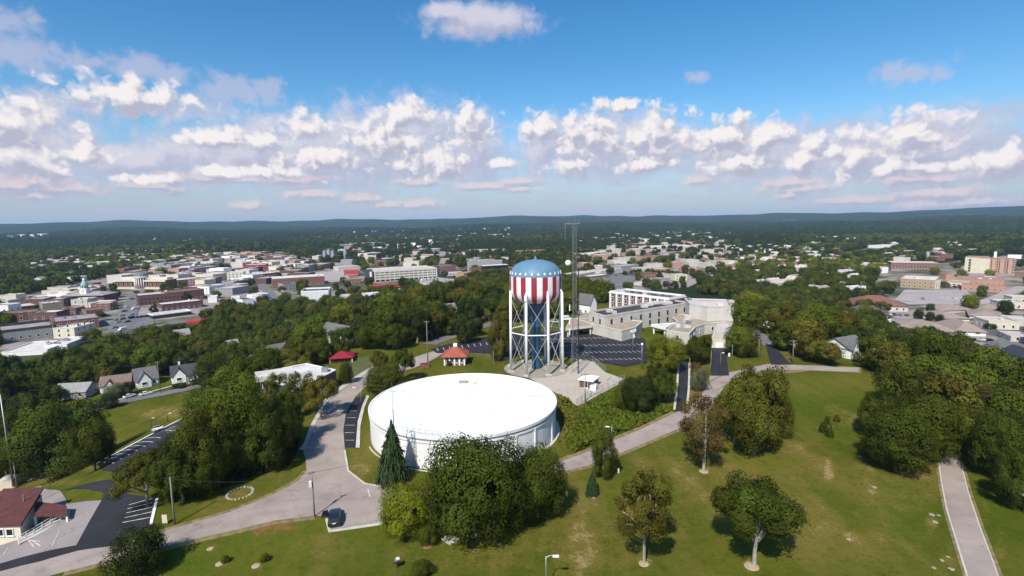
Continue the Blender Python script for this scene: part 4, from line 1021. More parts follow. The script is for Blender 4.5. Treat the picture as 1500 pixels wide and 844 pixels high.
def courthouse():
    c = G(122, 445); k = (c-Vector((0, 0, H))).dot(FW)/F; root = empty('courthouse', c, 'old brick courthouse with white clock tower and green copper dome', 'courthouse', None, R(6))
    b = MB().box((2*k, 8, 6*k), (58*k, 20, 13*k)).build('wall', DBRICK, root); hip_roof(ccw([(-28*k, -3), (31*k, -3), (31*k, 19), (-28*k, 19)]), 12.4*k, 17*k, .6).build('hip_roof', R_GREY, root)
    for r in range(2):
        for i in range(9): add_window(b, (-24*k+i*6.2*k, -2.05, 3.5*k+r*4.5*k), 0, 1.6, 2.8, GLASS, CREAM)
    z = 13*k
    tw = MB().box((0, 4, z+4*k), (9*k, 9*k, 8*k)).build('clock_tower', WHITE, root); MB().box((0, 4, z+8.1*k), (10*k, 10*k, .8*k)).build('cornice', WHITE, tw)
    MB().lathe([(4.3*k, z+8.5*k), (4.2*k, z+13*k)], 8, (0, 4), math.pi/8).build('belfry', WHITE, tw)
    for i in range(8): th = i*math.pi/4; MB().box((4.2*k*math.cos(th), 4+4.2*k*math.sin(th), z+11*k), (.5*k, 1.6*k, 3*k), th).build('opening_shade', METAL_SHADE, tw)  # near-black boxes stand in for the shade inside the belfry openings
    MB().lathe([(4.6*k, z+13*k), (4.6*k, z+13.4*k), (4.2*k, z+14.8*k), (3*k, z+17.3*k), (1.6*k, z+19*k), (1.4*k, z+19.2*k)], 16, (0, 4)).build('dome', COPPER, root, True)
    MB().lathe([(1.4*k, z+19*k), (1.4*k, z+21*k), (1.8*k, z+21.2*k), (1.0*k, z+23*k), (.1, z+24.5*k)], 10, (0, 4)).build('lantern', WHITE, root)
    MB().lathe([(.05, 0), (1.7*k, 0), (1.7*k, .3), (.05, .3)], 14).build('clock_face', CREAM, tw).matrix_local = Matrix.Translation((0, 4-4.55*k, z+5*k)) @ Matrix.Rotation(math.pi/2, 4, 'X')
    FOOT.append([(c.x+x*k, c.y+y) for x, y in ((-32, -6), (36, -6), (36, 26), (-32, 26))])
courthouse()
def parking_garage():
    a, b = G(550, 413), G(640, 407); k = (a-Vector((0, 0, H))).dot(FW)/F; d = Vector((b.x-a.x, b.y-a.y)); L = d.length; rz = math.atan2(d.y, d.x)
    root = empty('parking_garage', ((a.x+b.x)/2, (a.y+b.y)/2, (a.z+b.z)/2), 'wide cream four level parking garage with open decks and dark stair towers', 'parking garage', None, rz)
    D = 46; h = 15.5*k; fl = h/4.3; le = -L/2
    MB().box((0, D/2, h/2-1), (L-1.5, D-1.5, h-3)).build('deck_shade_block', METAL_SHADE, root)  # solid near-black block stands in for the shade between the open decks
    for i in range(4):
        z = fl*(i+.95)
        dk = MB().box((0, D/2, z-.4), (L, D, .5)).build('deck', CONC if i < 3 else R_PALE, root)
        mb = MB(); P = [(-L/2, 0), (L/2, 0), (L/2, D), (-L/2, D)]; ring(mb, offset(P, .15), offset(P, -.25), z-.8, z+1.15); mb.build('parapet', mat('garage_cream', (.56, .53, .47), .85, .08, .3), dk)
    n = 13
    for i in range(n+1): MB().box((-L/2+L*i/n, -.1, h/2-.6), (.9, .9, h), 0).build('column', mat('garage_cream', ()), root)
    for i in range(6): MB().box((-L/2-.1, D*(i+.5)/6, h/2-.6), (.9, .9, h)).build('column', mat('garage_cream', ()), root)
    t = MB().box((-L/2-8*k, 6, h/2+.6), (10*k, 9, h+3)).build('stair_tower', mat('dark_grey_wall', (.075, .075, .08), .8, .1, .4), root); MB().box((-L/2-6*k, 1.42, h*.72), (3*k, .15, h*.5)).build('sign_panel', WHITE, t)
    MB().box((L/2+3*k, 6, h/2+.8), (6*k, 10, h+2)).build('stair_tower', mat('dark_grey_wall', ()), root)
    FOOT.append([(a.x, a.y-4), (b.x, b.y-4), (b.x-d.y/L*D, b.y+d.x/L*D), (a.x-d.y/L*D, a.y+d.x/L*D)])
    return root, L, D, h
GAR = parking_garage()
def hospital():
    a, b = G(1412, 399), G(1485, 402); k = (a-Vector((0, 0, H))).dot(FW)/F; d = Vector((b.x-a.x, b.y-a.y)); L = d.length; rz = math.atan2(d.y, d.x)
    root = empty('hospital', ((a.x+b.x)/2, (a.y+b.y)/2, (a.z+b.z)/2), 'seven storey pink brick hospital with cream end block and roof stack', 'hospital', None, rz); h = 21.5*k; x0 = -L/2
    c1 = MB().box((x0+7.5*k, 12, h/2-1), (15*k, 26, h+2)).build('end_block', mat('hospital_cream', (.55, .51, .40), .85, .08, .3), root)
    for i in range(5): add_window(c1, (x0+5.5*k, -1.05, 2.5+i*h/5.6), 0, 2.0, 2.2, GLASS, METAL_SHADE)
    c2 = MB().box((x0+21*k, 11, h/2-1), (12*k, 22, h+1.2)).build('cream_wing', mat('hospital_cream', ()), root)
    c3 = MB().box(((x0+27*k+L/2)/2, 12, h/2-1), (L/2-(x0+27*k), 22, h+.6)).build('wall', PINKB, root); n = 9; X0, X1 = x0+28*k, L/2
    for r in range(6):
        for i in range(n): add_window(c3, (X0+(X1-X0)*(i+.5)/n, .95, 2.2+r*h/6.4), 0, 1.9, 1.5, GLASS, CREAM)
    for i in range(3): MB().box((X0+(X1-X0)*(.12+i*.34), .2, h/2-1), (3, 2.2, h)).build('bay', mat('bay_pink', (.46, .28, .21), .9, .1, .3), c3)
    MB().box(((x0+27*k+L/2)/2, 12, h+.1), (L/2-x0-29*k, 20, 1.2)).build('roof', mat('pink_roof', (.33, .2, .17), .9, .1, .2), root); MB().box((x0+14*k, 12, h+.6), (24*k, 20, 1.2)).build('roof', mat('pink_roof', ()), root)
    MB().box((x0+32*k, 9, h+3.4), (3*k, 5, 8)).build('stack', WHITE, root); MB().box((x0+52*k, 12, h+2), (14*k, 10, 4)).build('penthouse', WHITE, root)
    FOOT.append([(a.x, a.y), (b.x, b.y), (b.x, b.y+45), (a.x, a.y+45)])
hospital()

# table of town buildings: roof front edge A-B in pixels, depth m, wall height px, wall, roof, label, options
TB = [
 ((3,517),(70,513),26,6,WHITE,R_WHITE,'white membrane roofed warehouse at the left edge below downtown',dict(units=3)),
 ((66,507),(99,505),22,7,WHITE,R_WHITE,'smaller white flat roofed annex right of the white warehouse',dict(units=1)),
 ((-5,489),(78,479),30,14,GREYW,R_GREY,'long grey shop block with dark fascia behind the white warehouse',dict(rows=1,pmat=R_DARK,parapet=1.6)),
 ((79,482),(110,481),17,14,CREAM,R_WHITE,'cream three storey corner building with pale roof',dict(rows=3,col_w=5,units=3,floor_h=3.0)),
 ((81,473),(146,465),26,15,BRICK,R_GREY,'long two storey brick block with grey roof behind the cream building',dict(rows=2,units=2)),
 ((64,446),(91,443),18,17,mat('olive_tan',(.26,.22,.16),.9,.1,.3),R_PALE,'square olive tan block left of the courthouse',dict(rows=0,units=2)),
 ((63,461),(93,459),10,6,CREAM,R_PALE,'low cream shopfront in front of the olive tan block',dict(rows=1)),
 ((-6,462),(54,457),20,11,DBRICK,R_BROWN,'brick shop row with cream windows on far left',dict(rows=2,col_w=5,win=(1.8,2.2),frame=CREAM)),
 ((31,450),(58,447),26,8,DBRICK,R_PALE,'brick shop with pale roof beside the far left shop row',dict(rows=1)),
 ((77,418),(101,416),18,5,BRICK,R_WHITE,'low red brick store with white roof left of the clock tower',dict(rows=1)),
 ((100,418),(134,417),18,7,DBRICK,R_BROWN,'dark red brick hall right behind the clock tower',dict(rows=0)),
 ((55,436),(76,434),24,5,GREYW,R_WHITE,'low white roofed shop left of the courthouse',dict()),
 ((112,452),(126,450),18,10,DBRICK,R_GREY,'small grey roofed brick house in front of courthouse',dict(rows=1)),
 ((128,456),(152,453),16,12,BRICK,R_BROWN,'brick building with cream gable trim beside the courthouse',dict(rows=2,frame=CREAM)),
 ((203,434),(271,428),22,14,DBRICK,R_PALE,'long dark brick block with ribbed windows facing the square',dict(rows=2,col_w=3.2,frame=BRICK,units=2)),
 ((246,430),(300,424),24,14,DBRICK,R_BROWN,'plain brown brick block right of the domed civic building',dict(rows=1,units=1)),
 ((238,447),(298,440),16,10,DBRICK,R_WHITE,'dark brick store with long white roof on the square',dict(rows=1,units=4)),
 ((224,463),(281,456),12,5,METAL_SHADE,R_WHITE,'long white canopy roof of a filling station',dict(parapet=.8,pmat=WHITE)),  # near-black walls stand in for the shade beneath the canopy
 ((272,471),(297,470),10,5,REDPAINT,R_RED,'small bright red roofed shop above the tree belt',dict(parapet=0)),
 ((252,412),(300,407),26,8,BRICK,R_WHITE,'brick block with long white roof behind the square',dict(rows=2,units=2)),
 ((298,410),(326,406),22,8,BRICK,R_PALE,'brick block with pale roof left of the cream corner block',dict(rows=2)),
 ((333,400),(357,399),16,12,CREAM,R_WHITE,'cream four storey corner block on the main street',dict(rows=3,col_w=4.5,win=(1.5,1.8))),
 ((357,389),(389,388),24,8,mat('bright_brick',(.30,.06,.05),.9,.1,.3),R_WHITE,'bright red brick block on the main street',dict(rows=1)),
 ((371,401),(386,400),16,9,WHITE,R_WHITE,'white fronted shop with dark glass on the main street',dict(rows=1,win=(5,4),col_w=7)),
 ((386,402),(411,399),22,9,BRICK,R_WHITE,'red brick block with white trim facing the white shop',dict(rows=2,frame=WHITE,units=2)),
 ((390,379),(416,378),22,8,BRICK,R_BROWN,'red brick block standing back near the trees',dict(rows=2)),
 ((388,391),(450,386),14,5,CREAM,R_WHITE,'long low building with white roof stripe',dict()),
 ((400,409),(476,404),24,12,BRICK,R_WHITE,'long brick block with white parapet and tall cream bays',dict(rows=1,pmat=WHITE,units=3)),
 ((416,417),(434,415),14,10,GREYW,R_DARK,'grey block with tall cream piers below the brick block',dict(rows=2,frame=CREAM)),
 ((442,429),(482,427),24,17,mat('pale_blue_white',(.62,.65,.66),.7,.06,.4),R_DARK,'big pale hall with black roof and white parapet',dict(parapet=1.3,pmat=WHITE,rows=1,z0=1.2,units=2)),
 ((340,438),(352,437),16,11,WHITE,R_WHITE,'narrow white stepped building left of the group',dict()),
 ((356,440),(372,438),16,9,WHITE,R_DARK,'white building with dark roof among white group',dict()),
 ((370,434),(384,433),14,12,WHITE,R_WHITE,'white building with small windows among white group',dict(rows=2)),
 ((381,433),(396,430),14,12,WHITE,R_GREY,'white building with stepped gable at right of white group',dict(rows=2)),
 ((305,436),(318,435),12,8,WHITE,R_WHITE,'small white box building beside the dark trees',dict()),
 ((504,397),(525,396),10,8,mat('signal_red',(.40,.05,.06),.7,.1,.4),R_WHITE,'bright red building with white window band beside the garage',dict(rows=1,win=(2.4,1.2),col_w=3.5)),
 ((496,392),(527,390),24,6,TAN,R_PALE,'pale building behind the bright red building',dict(units=2)),
 ((548,420),(584,417),14,9,mat('signal_red',()),R_TERRA,'red restaurant below the parking garage',dict(rows=1)),
 ((531,434),(562,431),18,9,WHITE,R_WHITE,'white roofed low building at the top of the belt',dict(rows=1,units=2)),
 ((498,435),(516,434),14,9,TAN,R_PALE,'plain tan block at the top of the tree belt',dict()),
 ((505,410),(529,409),10,6,BRICK,R_WHITE,'brick shop with white gable roof near the red building',dict(rows=1)),
 ((684.5,384),(736,383),26,14,GREYW,R_GREY,'large windowless grey arts hall',dict(units=2)),
 ((692,394),(709,393),10,10,BRICK,R_BROWN,'red brick foyer attached left of the glazed colonnade',dict(rows=2)),
 ((709,390),(744,388),8,14,GLASS,R_WHITE,'glazed colonnade with white piers in front of the arts hall',dict(parapet=.6,pmat=WHITE,rows=2,col_w=4,win=(2.4,3.2),floor_h=4.2)),
 ((743,393),(758,392),16,8,BRICK,R_BROWN,'red brick wing right of the glazed colonnade',dict(rows=1)),
 ((645,391),(668,388),22,9,PINKB,R_BROWN,'brown roofed hall right of the parking garage',dict(parapet=0)),
 ((652,401),(680,399),14,4,TAN,R_WHITE,'white roofed strip shop in front of brown roofed hall',dict(rows=1)),
 ((680,401),(693,399),14,6,mat('orange_tan',(.42,.25,.14),.9,.1,.3),R_TAN,'orange tan block below the arts hall',dict(rows=1)),
 ((758,368),(800,366),12,6,PINKB,R_PALE,'tan and red school building behind the water tower',dict(rows=2,units=2)),
 ((683,366),(740,365),10,4,CONC,R_PALE,'long pale concrete viaduct deck',dict(parapet=.4)),
 ((716,344),(738,343),50,3.5,CREAM,R_WHITE,'lone white roofed block on the far wooded slope',dict(rows=1)),
 ((440,356),(480,354),30,3,CREAM,R_PALE,'long pale roof above the woods beyond downtown',dict()),
 ((620,366),(648,364),30,4,TAN,R_WHITE,'white roofed warehouse beyond the parking garage',dict()),
 ((605,367),(622,366),20,3,WHITE,R_WHITE,'small white shed roof beyond the parking garage',dict()),
 ((485,360),(520,358),40,5,TAN,R_PALE,'pale mill building beyond the garage, left part',dict(units=2)),
 ((520,357),(560,355),40,5,GREYW,R_PALE,'grey mill building beyond the garage, right part',dict(units=2)),
 ((538,372),(559,370),26,6,CREAM,R_WHITE,'cream warehouse with white end beyond the garage',dict()),
 ((560,380),(580,378),26,5,GREYW,R_PALE,'low grey depot behind the garage roof',dict()),
 ((868,372),(890,369),28,4,CREAM,R_WHITE,'pale low store with white roof, nearest right of the mast top',dict()),
 ((858,367),(874,365),24,3.5,CREAM,R_PALE,'small cream store beyond the white roofed store',dict()),
 ((925,369),(976,367),60,4,TAN,R_TAN,'broad tan roofed store right of the mast',dict()),
 ((955,362),(1020,360),60,4,CREAM,R_WHITE,'long white roofed warehouse on the right skyline of shops',dict(units=2)),
 ((945,377),(985,375),26,6,PINKB,R_BROWN,'pink brick store with flat roof in the right shops',dict(rows=1)),
 ((979,371),(1003,369),24,4,GREYW,R_GREY,'grey roofed store right of the pink brick store',dict()),
 ((847,403),(872,398),22,7,TAN,R_PALE,'pale flat roofed shop just right of the mast',dict(units=3)),
 ((864,406),(894,402),16,5,BRICK,R_WHITE,'brick shop with white roof in front of pale shops',dict(rows=1)),
 ((880,398),(912,394),22,5,TAN,R_PALE,'pale roofed shop row right of the mast, second row',dict(units=2)),
 ((910,391),(936,388),22,6,GREYW,mat('blue_grey_roof',(.30,.34,.36),.8,.1,.2),'blue grey roofed shop in the right shops',dict()),
 ((943,401),(961,400),12,9,BRICK,R_BROWN,'square brown brick block standing behind the dormitory',dict(rows=2)),
 ((952,411),(980,408),14,6,GREYW,R_GREY,'grey roofed drive-in with porch behind the dormitory',dict(rows=1)),
 ((940,415),(956,412),10,4,TAN,R_PALE,'low tan roofed shop beside the drive-in',dict()),
 ((1132,416),(1176,410),18,8,CREAM,R_PALE,'long pale roofed hall among trees right of the church',dict(rows=1,parapet=.2)),
 ((1140,423),(1160,421),12,5,WHITE,R_WHITE,'white porch building in front of the long pale hall',dict()),
 ((1184,374),(1202,373),24,4,WHITE,R_PALE,'pink white house row building, right part',dict(rows=1)),
 ((1164,378),(1180,377),16,4,CREAM,R_PALE,'pale apartment block in the right woods',dict(rows=1)),
 ((1192,350),(1275,349),60,3,WHITE,R_WHITE,'very long white factory on the far right plain',dict()),
 ((1213,347),(1231,346.5),40,5,WHITE,R_WHITE,'tall white box of the factory on the far right plain',dict()),
 ((1297,348),(1345,347),40,2.5,WHITE,R_WHITE,'long white warehouse in the far right woods',dict()),
 ((1292,361),(1326,359),40,3.5,WHITE,R_WHITE,'white warehouse nearer than the factory on the right',dict()),
 ((1394,355),(1412,354.5),40,2.5,CREAM,R_WHITE,'small white roof in the woods behind the hospital',dict()),
 ((1420,355),(1442,354),40,3,CREAM,R_WHITE,'white roofed hall in the woods behind the hospital',dict()),
 ((1305,385),(1374,386),22,9,BRICK,R_PALE,'long dark red brick school with white piers',dict(rows=1,col_w=3.2,win=(1.6,4.5),z0=3.2,pmat=CREAM)),
 ((1288,388),(1306,386),20,6,BRICK,R_PALE,'red brick end wing left of the long school',dict()),
 ((1330,376),(1349,375),24,4,GREYW,mat('blue_grey_roof',()),'blue roofed hall behind the brick school, left',dict()),
 ((1356,377),(1382,376),24,4,GREYW,mat('blue_grey_roof',()),'blue roofed hall behind the brick school, right',dict()),
 ((1318.5,408),(1369,411),30,13,TANBRICK,R_WHITE,'two storey tan brick office with broad white roof',dict(rows=2,col_w=4,pmat=CREAM,units=2)),
 ((1369,412),(1377,411),24,12,CREAM,R_WHITE,'cream end bay of the tan brick office',dict(rows=1,win=(1.4,5),z0=4)),
 ((1386,413),(1409,415),18,6,CREAM,R_TAN,'cream porch building between office and hospital wing',dict(rows=1,win=(2.5,1.6))),
 ((1400,408),(1470,412),30,8,PINKB,mat('pink_roof',()),'broad low pink brick wing in front of the hospital',dict(rows=1,units=5)),
 ((1408,417),(1472,421),14,8,PINKB,mat('pink_roof',()),'long low pink front wing facing the car park',dict(rows=1)),
 ((1440,406),(1460,407),14,6,GREYW,R_WHITE,'white plant box on the hospital wing',dict()),
 ((1385,402),(1397,402),10,8,PINKB,R_BROWN,'small brick gable beside the hospital end block',dict()),
 ((1486,399),(1505,401),20,8,PINKB,R_BROWN,'brick building at right edge beyond hospital',dict(rows=1)),
 ((1250,447),(1330,449),26,8,TAN,R_BROWN,'wide maroon hip roofed hall right of the tree belt',dict(hip=(6,mat('maroon_hip',(.19,.085,.07),.9,.15,.4)),rows=1)),
 ((1238,458),(1300,462),16,7,CREAM,R_BROWN,'dark hip roofed house in front of the maroon hall',dict(hip=(5,mat('dusk_hip',(.10,.075,.085),.9,.15,.4)))),
 ((1322,476),(1372,478),22,5,CREAM,R_TAN,'long tan roofed strip of shops on the right, front row',dict(hip=(2,mat('tan_hip',(.27,.215,.185),.9,.12,.4)),rows=1)),
 ((1368,488),(1400,486),22,5,WHITE,R_TAN,'tan hip roofed shop with white arcade, left half',dict(hip=(4.5,mat('tan_hip',())),rows=1)),
 ((1400,485),(1444,487),26,6,WHITE,R_TAN,'tan hip roofed shop with white arcade, right half',dict(hip=(4.5,mat('tan_hip',())),rows=1,col_w=5,win=(2.4,1.8))),
 ((1375,466),(1420,467),24,4,CREAM,R_TAN,'tan hip roofed shop with curved ridge, second row',dict(hip=(3,mat('tan_hip',())))),
 ((1420,462),(1470,466),26,4,CREAM,R_TAN,'tan roofed shop in the second row beside the curved roof',dict(hip=(3,mat('tan_hip',())))),
 ((1378,455),(1425,454),18,3.5,CREAM,R_TAN,'tan roofed shop in the third row of the strip',dict(hip=(3,mat('tan_hip',())))),
 ((1430,452),(1475,455),18,3.5,CREAM,R_TAN,'tan roofed shop in the third row, right part',dict(hip=(3,mat('tan_hip',())))),
 ((1480,494),(1515,496),16,7,TAN,R_PALE,'low tan building at the right edge above the blue roof',dict(rows=1)),
 ((1404,503),(1420,502),7,7,WHITE,R_PALE,'small white building with columns below the shops',dict(rows=1)),
 ((1480,515),(1512,520),14,5,CREAM,R_WHITE,'white car port roof at the lower right edge',dict()),
]
def town_table():
    for A, B, d, hp, wl, rf, label, kw in TB:
        kw = dict(kw); hip = kw.pop('hip', None)
        if hip: kw['parapet'] = 0
        nm = 'warehouse' if 'warehouse' in label or 'factory' in label else ('hall' if ' hall' in label else ('shop' if 'shop' in label or 'store' in label else 'town_building'))
        r, L, ht = block(nm, label, A, B, d, hp, wl, rf, **kw)
        if hip: hip_roof(L, ht+.06, ht+hip[0], .8).build('hip_roof', hip[1], r)
town_table()
def far_left_works():
    for i, (a, b, d, hp) in enumerate((((-4,346),(20,345),40,3.5),((22,344),(50,343.5),50,3),((48,343),(68,343),40,3))):
        block('warehouse', ['white works roof at the far left edge of the plain','middle white works roof on the far left plain','right hand white works roof on the far left plain'][i], a, b, d, hp, WHITE, R_WHITE)
far_left_works()
def silos():
    for i, (x, y) in enumerate(((476,381),(482,379),(488,381),(506,378))):
        p = G(x, y); k = (p-Vector((0, 0, H))).dot(FW)/F; r = empty('grain_silo', p, 'tall pale grey steel silo in the mill yard beyond downtown', 'silo', 'steel silos beyond downtown')
        MB().lathe([(2.6*k, -1), (2.6*k, 13*k)], 14).build('shell', mat('silo_grey', (.30, .31, .33), .6, .1, .2), r, True); MB().lathe([(2.8*k, 13*k), (.3, 15*k)], 14).build('cap', GALV, r)
silos()

# ordinary town buildings along the streets, chosen by a seeded generator, one object each
def fill(poly, n, size, hts, walls, roofs, noun, where, seed, rot=None, gab=.0, gap=6):
    rd = random.Random(seed); xs = [p[0] for p in poly]; ys = [p[1] for p in poly]; made = []; tries = 0
    W = [G(*p) for p in poly]; x0, x1 = min(p.x for p in W), max(p.x for p in W); y0, y1 = min(p.y for p in W), max(p.y for p in W)
    while len(made) < n and tries < n*60:
        tries += 1; x, y = rd.uniform(x0, x1), rd.uniform(y0, y1); px, py = proj(x, y, g1(x, y))
        if not inpoly(px, py, poly): continue
        w, d = rd.uniform(*size), rd.uniform(*size)*.8; th = (rot if rot is not None else 0)+rd.choice((0, 0, math.pi/2))+rd.uniform(-.05, .05); c, s = math.cos(th), math.sin(th)
        P = [(x+a*w/2*c-b*d/2*s, y+a*w/2*s+b*d/2*c) for a, b in ((-1, -1), (1, -1), (1, 1), (-1, 1))]
        bad = False; tx = np.array([p[0] for p in P]+[x]); ty = np.array([p[1] for p in P]+[y])
        for fp in FOOT:
            if abs(fp[0][0]-x) > 90+w or abs(fp[0][1]-y) > 90+w: continue
            if inpoly(tx, ty, fp).any() or inpoly(np.array([q[0] for q in fp]), np.array([q[1] for q in fp]), offset(ccw(P), gap*.4)).any(): bad = True; break
        if bad: continue
        for sp in SHEETS:
            if inpoly(tx, ty, sp).any(): bad = True; break
        if bad: continue
        made.append((float(px), P, rd.uniform(*hts), rd.choice(walls), rd.choice(roofs), rd.random()))
        FOOT.append(offset(ccw(P), gap*.4))
    for px, P, h, wl, rf, q in made:
        rn = {'white_roof': 'white', 'pale_roof': 'pale', 'grey_roof': 'grey', 'dark_roof': 'black', 'gravel_roof': 'tan', 'brown_roof': 'brown'}.get(rf.name, 'grey')
        wn = {'white_paint': 'white', 'cream_render': 'cream', 'tan_render': 'tan', 'red_brick': 'red brick', 'dark_brick': 'dark brick', 'pink_brick': 'pink brick', 'grey_wall': 'grey'}.get(wl.name, 'pale')
        lab = f'{rn} roofed {wn} {noun} {where}'
        if q < gab:
            cx = sum(p[0] for p in P)/4; cy = sum(p[1] for p in P)/4; g = min(g1(*p) for p in P); r = empty(noun.replace(' ', '_'), (cx, cy, g), lab, noun, f'{noun}s {where}'); L = [(p[0]-cx, p[1]-cy) for p in P]
            wb, rb = MB(), MB(); dd = (Vector(L[3])-Vector(L[0])).length; gable(wb, rb, L[0], L[1], dd, -.8, h*.62, h*1.15, 'x'); wb.build('wall', wl, r); rb.build('roof', rf if rf is not R_WHITE else R_PALE, r)
            w2 = win_mesh(1.3, 1.4, GLASS, WHITE); a, b = Vector(L[0]), Vector(L[1])
            rz = math.atan2((b-a).y, (b-a).x); n = Vector(((b-a).y, -(b-a).x)).normalized()
            for t in (.25, .75): p = a.lerp(b, t)+n*.04; link('window', w2, r, (p.x, p.y, h*.34), rz)
        else:
            flat_building(noun.replace(' ', '_'), lab, P, h, wl, rf, noun, f'{noun}s {where}', foot=False, rows=(1 if h < 5.5 else 2) if math.hypot(*P[0]) < 620 else 0, col_w=4.5, units=2 if q > .5 else 0)
WLS = [BRICK, DBRICK, CREAM, CREAM, TAN, TAN, GREYW, PINKB, WHITE]; RFS = [R_WHITE, R_WHITE, R_WHITE, R_PALE, R_PALE, R_GREY, R_TAN]
fill([(150,412),(230,385),(330,372),(400,376),(440,384),(480,396),(400,428),(300,436)], 120, (15, 31), (5, 10), WLS, RFS, 'shop', 'in the downtown blocks', 3, R(-14), 0, 2)
fill([(0,448),(60,430),(150,425),(160,470),(60,482),(0,470)], 18, (12, 22), (5, 9), WLS, RFS, 'shop', 'around the old courthouse', 4, R(8), 0, 3)
fill([(455,380),(520,352),(680,350),(690,385),(660,395),(520,412)], 70, (15, 32), (5, 9), WLS, RFS, 'depot', 'around the parking garage', 5, R(5), 0, 6)
fill([(842,378),(900,358),(1060,354),(1085,380),(1000,415),(880,415)], 100, (15, 30), (4, 7), [CREAM, TAN, BRICK, PINKB, TAN], [R_WHITE, R_PALE, R_PALE, R_TAN, R_GREY], 'store', 'in the shopping streets right of the mast', 6, R(12), 0, 5)
fill([(0,395),(150,372),(260,362),(300,372),(150,410),(0,425)], 44, (12, 20), (5, 9), [WHITE, CREAM, TAN, WHITE], [R_WHITE, R_PALE, R_GREY], 'house', 'in the woods beyond the courthouse', 7, R(20), .7, 8)
fill([(1020,372),(1090,362),(1240,368),(1250,385),(1090,398),(1040,395)], 85, (10, 17), (5, 8), [WHITE, CREAM, WHITE, PINKB], [R_PALE, R_GREY, R_WHITE, R_BROWN], 'house', 'in the wooded quarter right of the church', 8, R(10), .85, 6)
fill([(1090,400),(1250,392),(1300,430),(1250,440),(1100,420)], 9, (10, 15), (4, 6), [WHITE, CREAM], [R_PALE, R_GREY], 'house', 'under the trees left of the hospital', 9, R(30), .9, 10)
fill([(1380,440),(1500,425),(1500,475),(1440,482),(1330,480)], 20, (12, 24), (3.5, 5), [CREAM, TAN], [R_TAN, R_PALE, R_WHITE], 'shop', 'around the strip of tan roofs', 10, R(-15), 0, 3)
fill([(200,362),(300,350),(470,341),(700,336),(1000,342),(1060,352),(840,360),(700,352),(450,364),(300,368)], 95, (14, 38), (6, 10), [WHITE, CREAM, TAN], [R_WHITE, R_WHITE, R_PALE], 'barn', 'scattered on the wooded plain', 11, R(5), 0, 10)
fill([(560,420),(640,415),(700,412),(700,425),(640,440),(570,440)], 6, (9, 13), (4, 6), [WHITE, CREAM, TAN], [R_PALE, R_WHITE], 'house', 'at the top of the green belt', 12, R(15), .8, 8)
fill([(1080,362),(1200,356),(1300,352),(1500,350),(1500,368),(1300,378),(1240,368),(1090,366)], 24, (12, 30), (5, 8), [WHITE, CREAM, TAN], [R_WHITE, R_PALE], 'cottage', 'in the far right woods', 13, R(10), .5, 10)
fill([(480,376),(640,372),(750,374),(750,392),(700,398),(640,385),(520,392)], 22, (14, 26), (5, 8), [CREAM, TAN, BRICK, GREYW], [R_WHITE, R_PALE, R_GREY], 'workshop', 'behind the parking garage', 14, R(5), 0, 4)
fill([(1275,385),(1300,372),(1410,368),(1410,380),(1380,384),(1300,398)], 10, (12, 24), (5, 8), [CREAM, TAN, BRICK], [R_WHITE, R_PALE], 'annex', 'around the red brick school', 15, R(5), 0, 6)
fill([(60,385),(240,366),(300,372),(240,384),(150,392),(60,402)], 22, (12, 24), (6, 9), [WHITE, CREAM, TAN], [R_WHITE, R_PALE, R_GREY], 'lodge', 'beyond the courthouse woods', 21, R(15), .5, 6)
fill([(430,352),(470,338),(760,334),(760,346),(600,352)], 60, (18, 44), (7, 11), [WHITE, CREAM, TAN, GREYW], [R_WHITE, R_WHITE, R_PALE], 'plant shed', 'on the plain behind the mill', 22, R(5), 0, 8)
fill([(840,356),(900,344),(1070,340),(1080,352),(940,356)], 40, (18, 44), (7, 11), [WHITE, CREAM, TAN], [R_WHITE, R_PALE, R_PALE], 'storehouse', 'on the plain right of the mast top', 23, R(5), 0, 8)
fill([(0,358),(120,352),(300,350),(300,358),(60,368)], 22, (16, 36), (7, 10), [WHITE, CREAM], [R_WHITE, R_PALE], 'farm shed', 'on the far left plain', 24, R(5), .3, 8)
fill([(1085,395),(1230,388),(1300,395),(1300,425),(1240,436),(1100,430)], 16, (10, 16), (5, 8), [WHITE, CREAM], [R_PALE, R_GREY, R_WHITE], 'bungalow', 'in the right tree belt', 25, R(20), .8, 10)

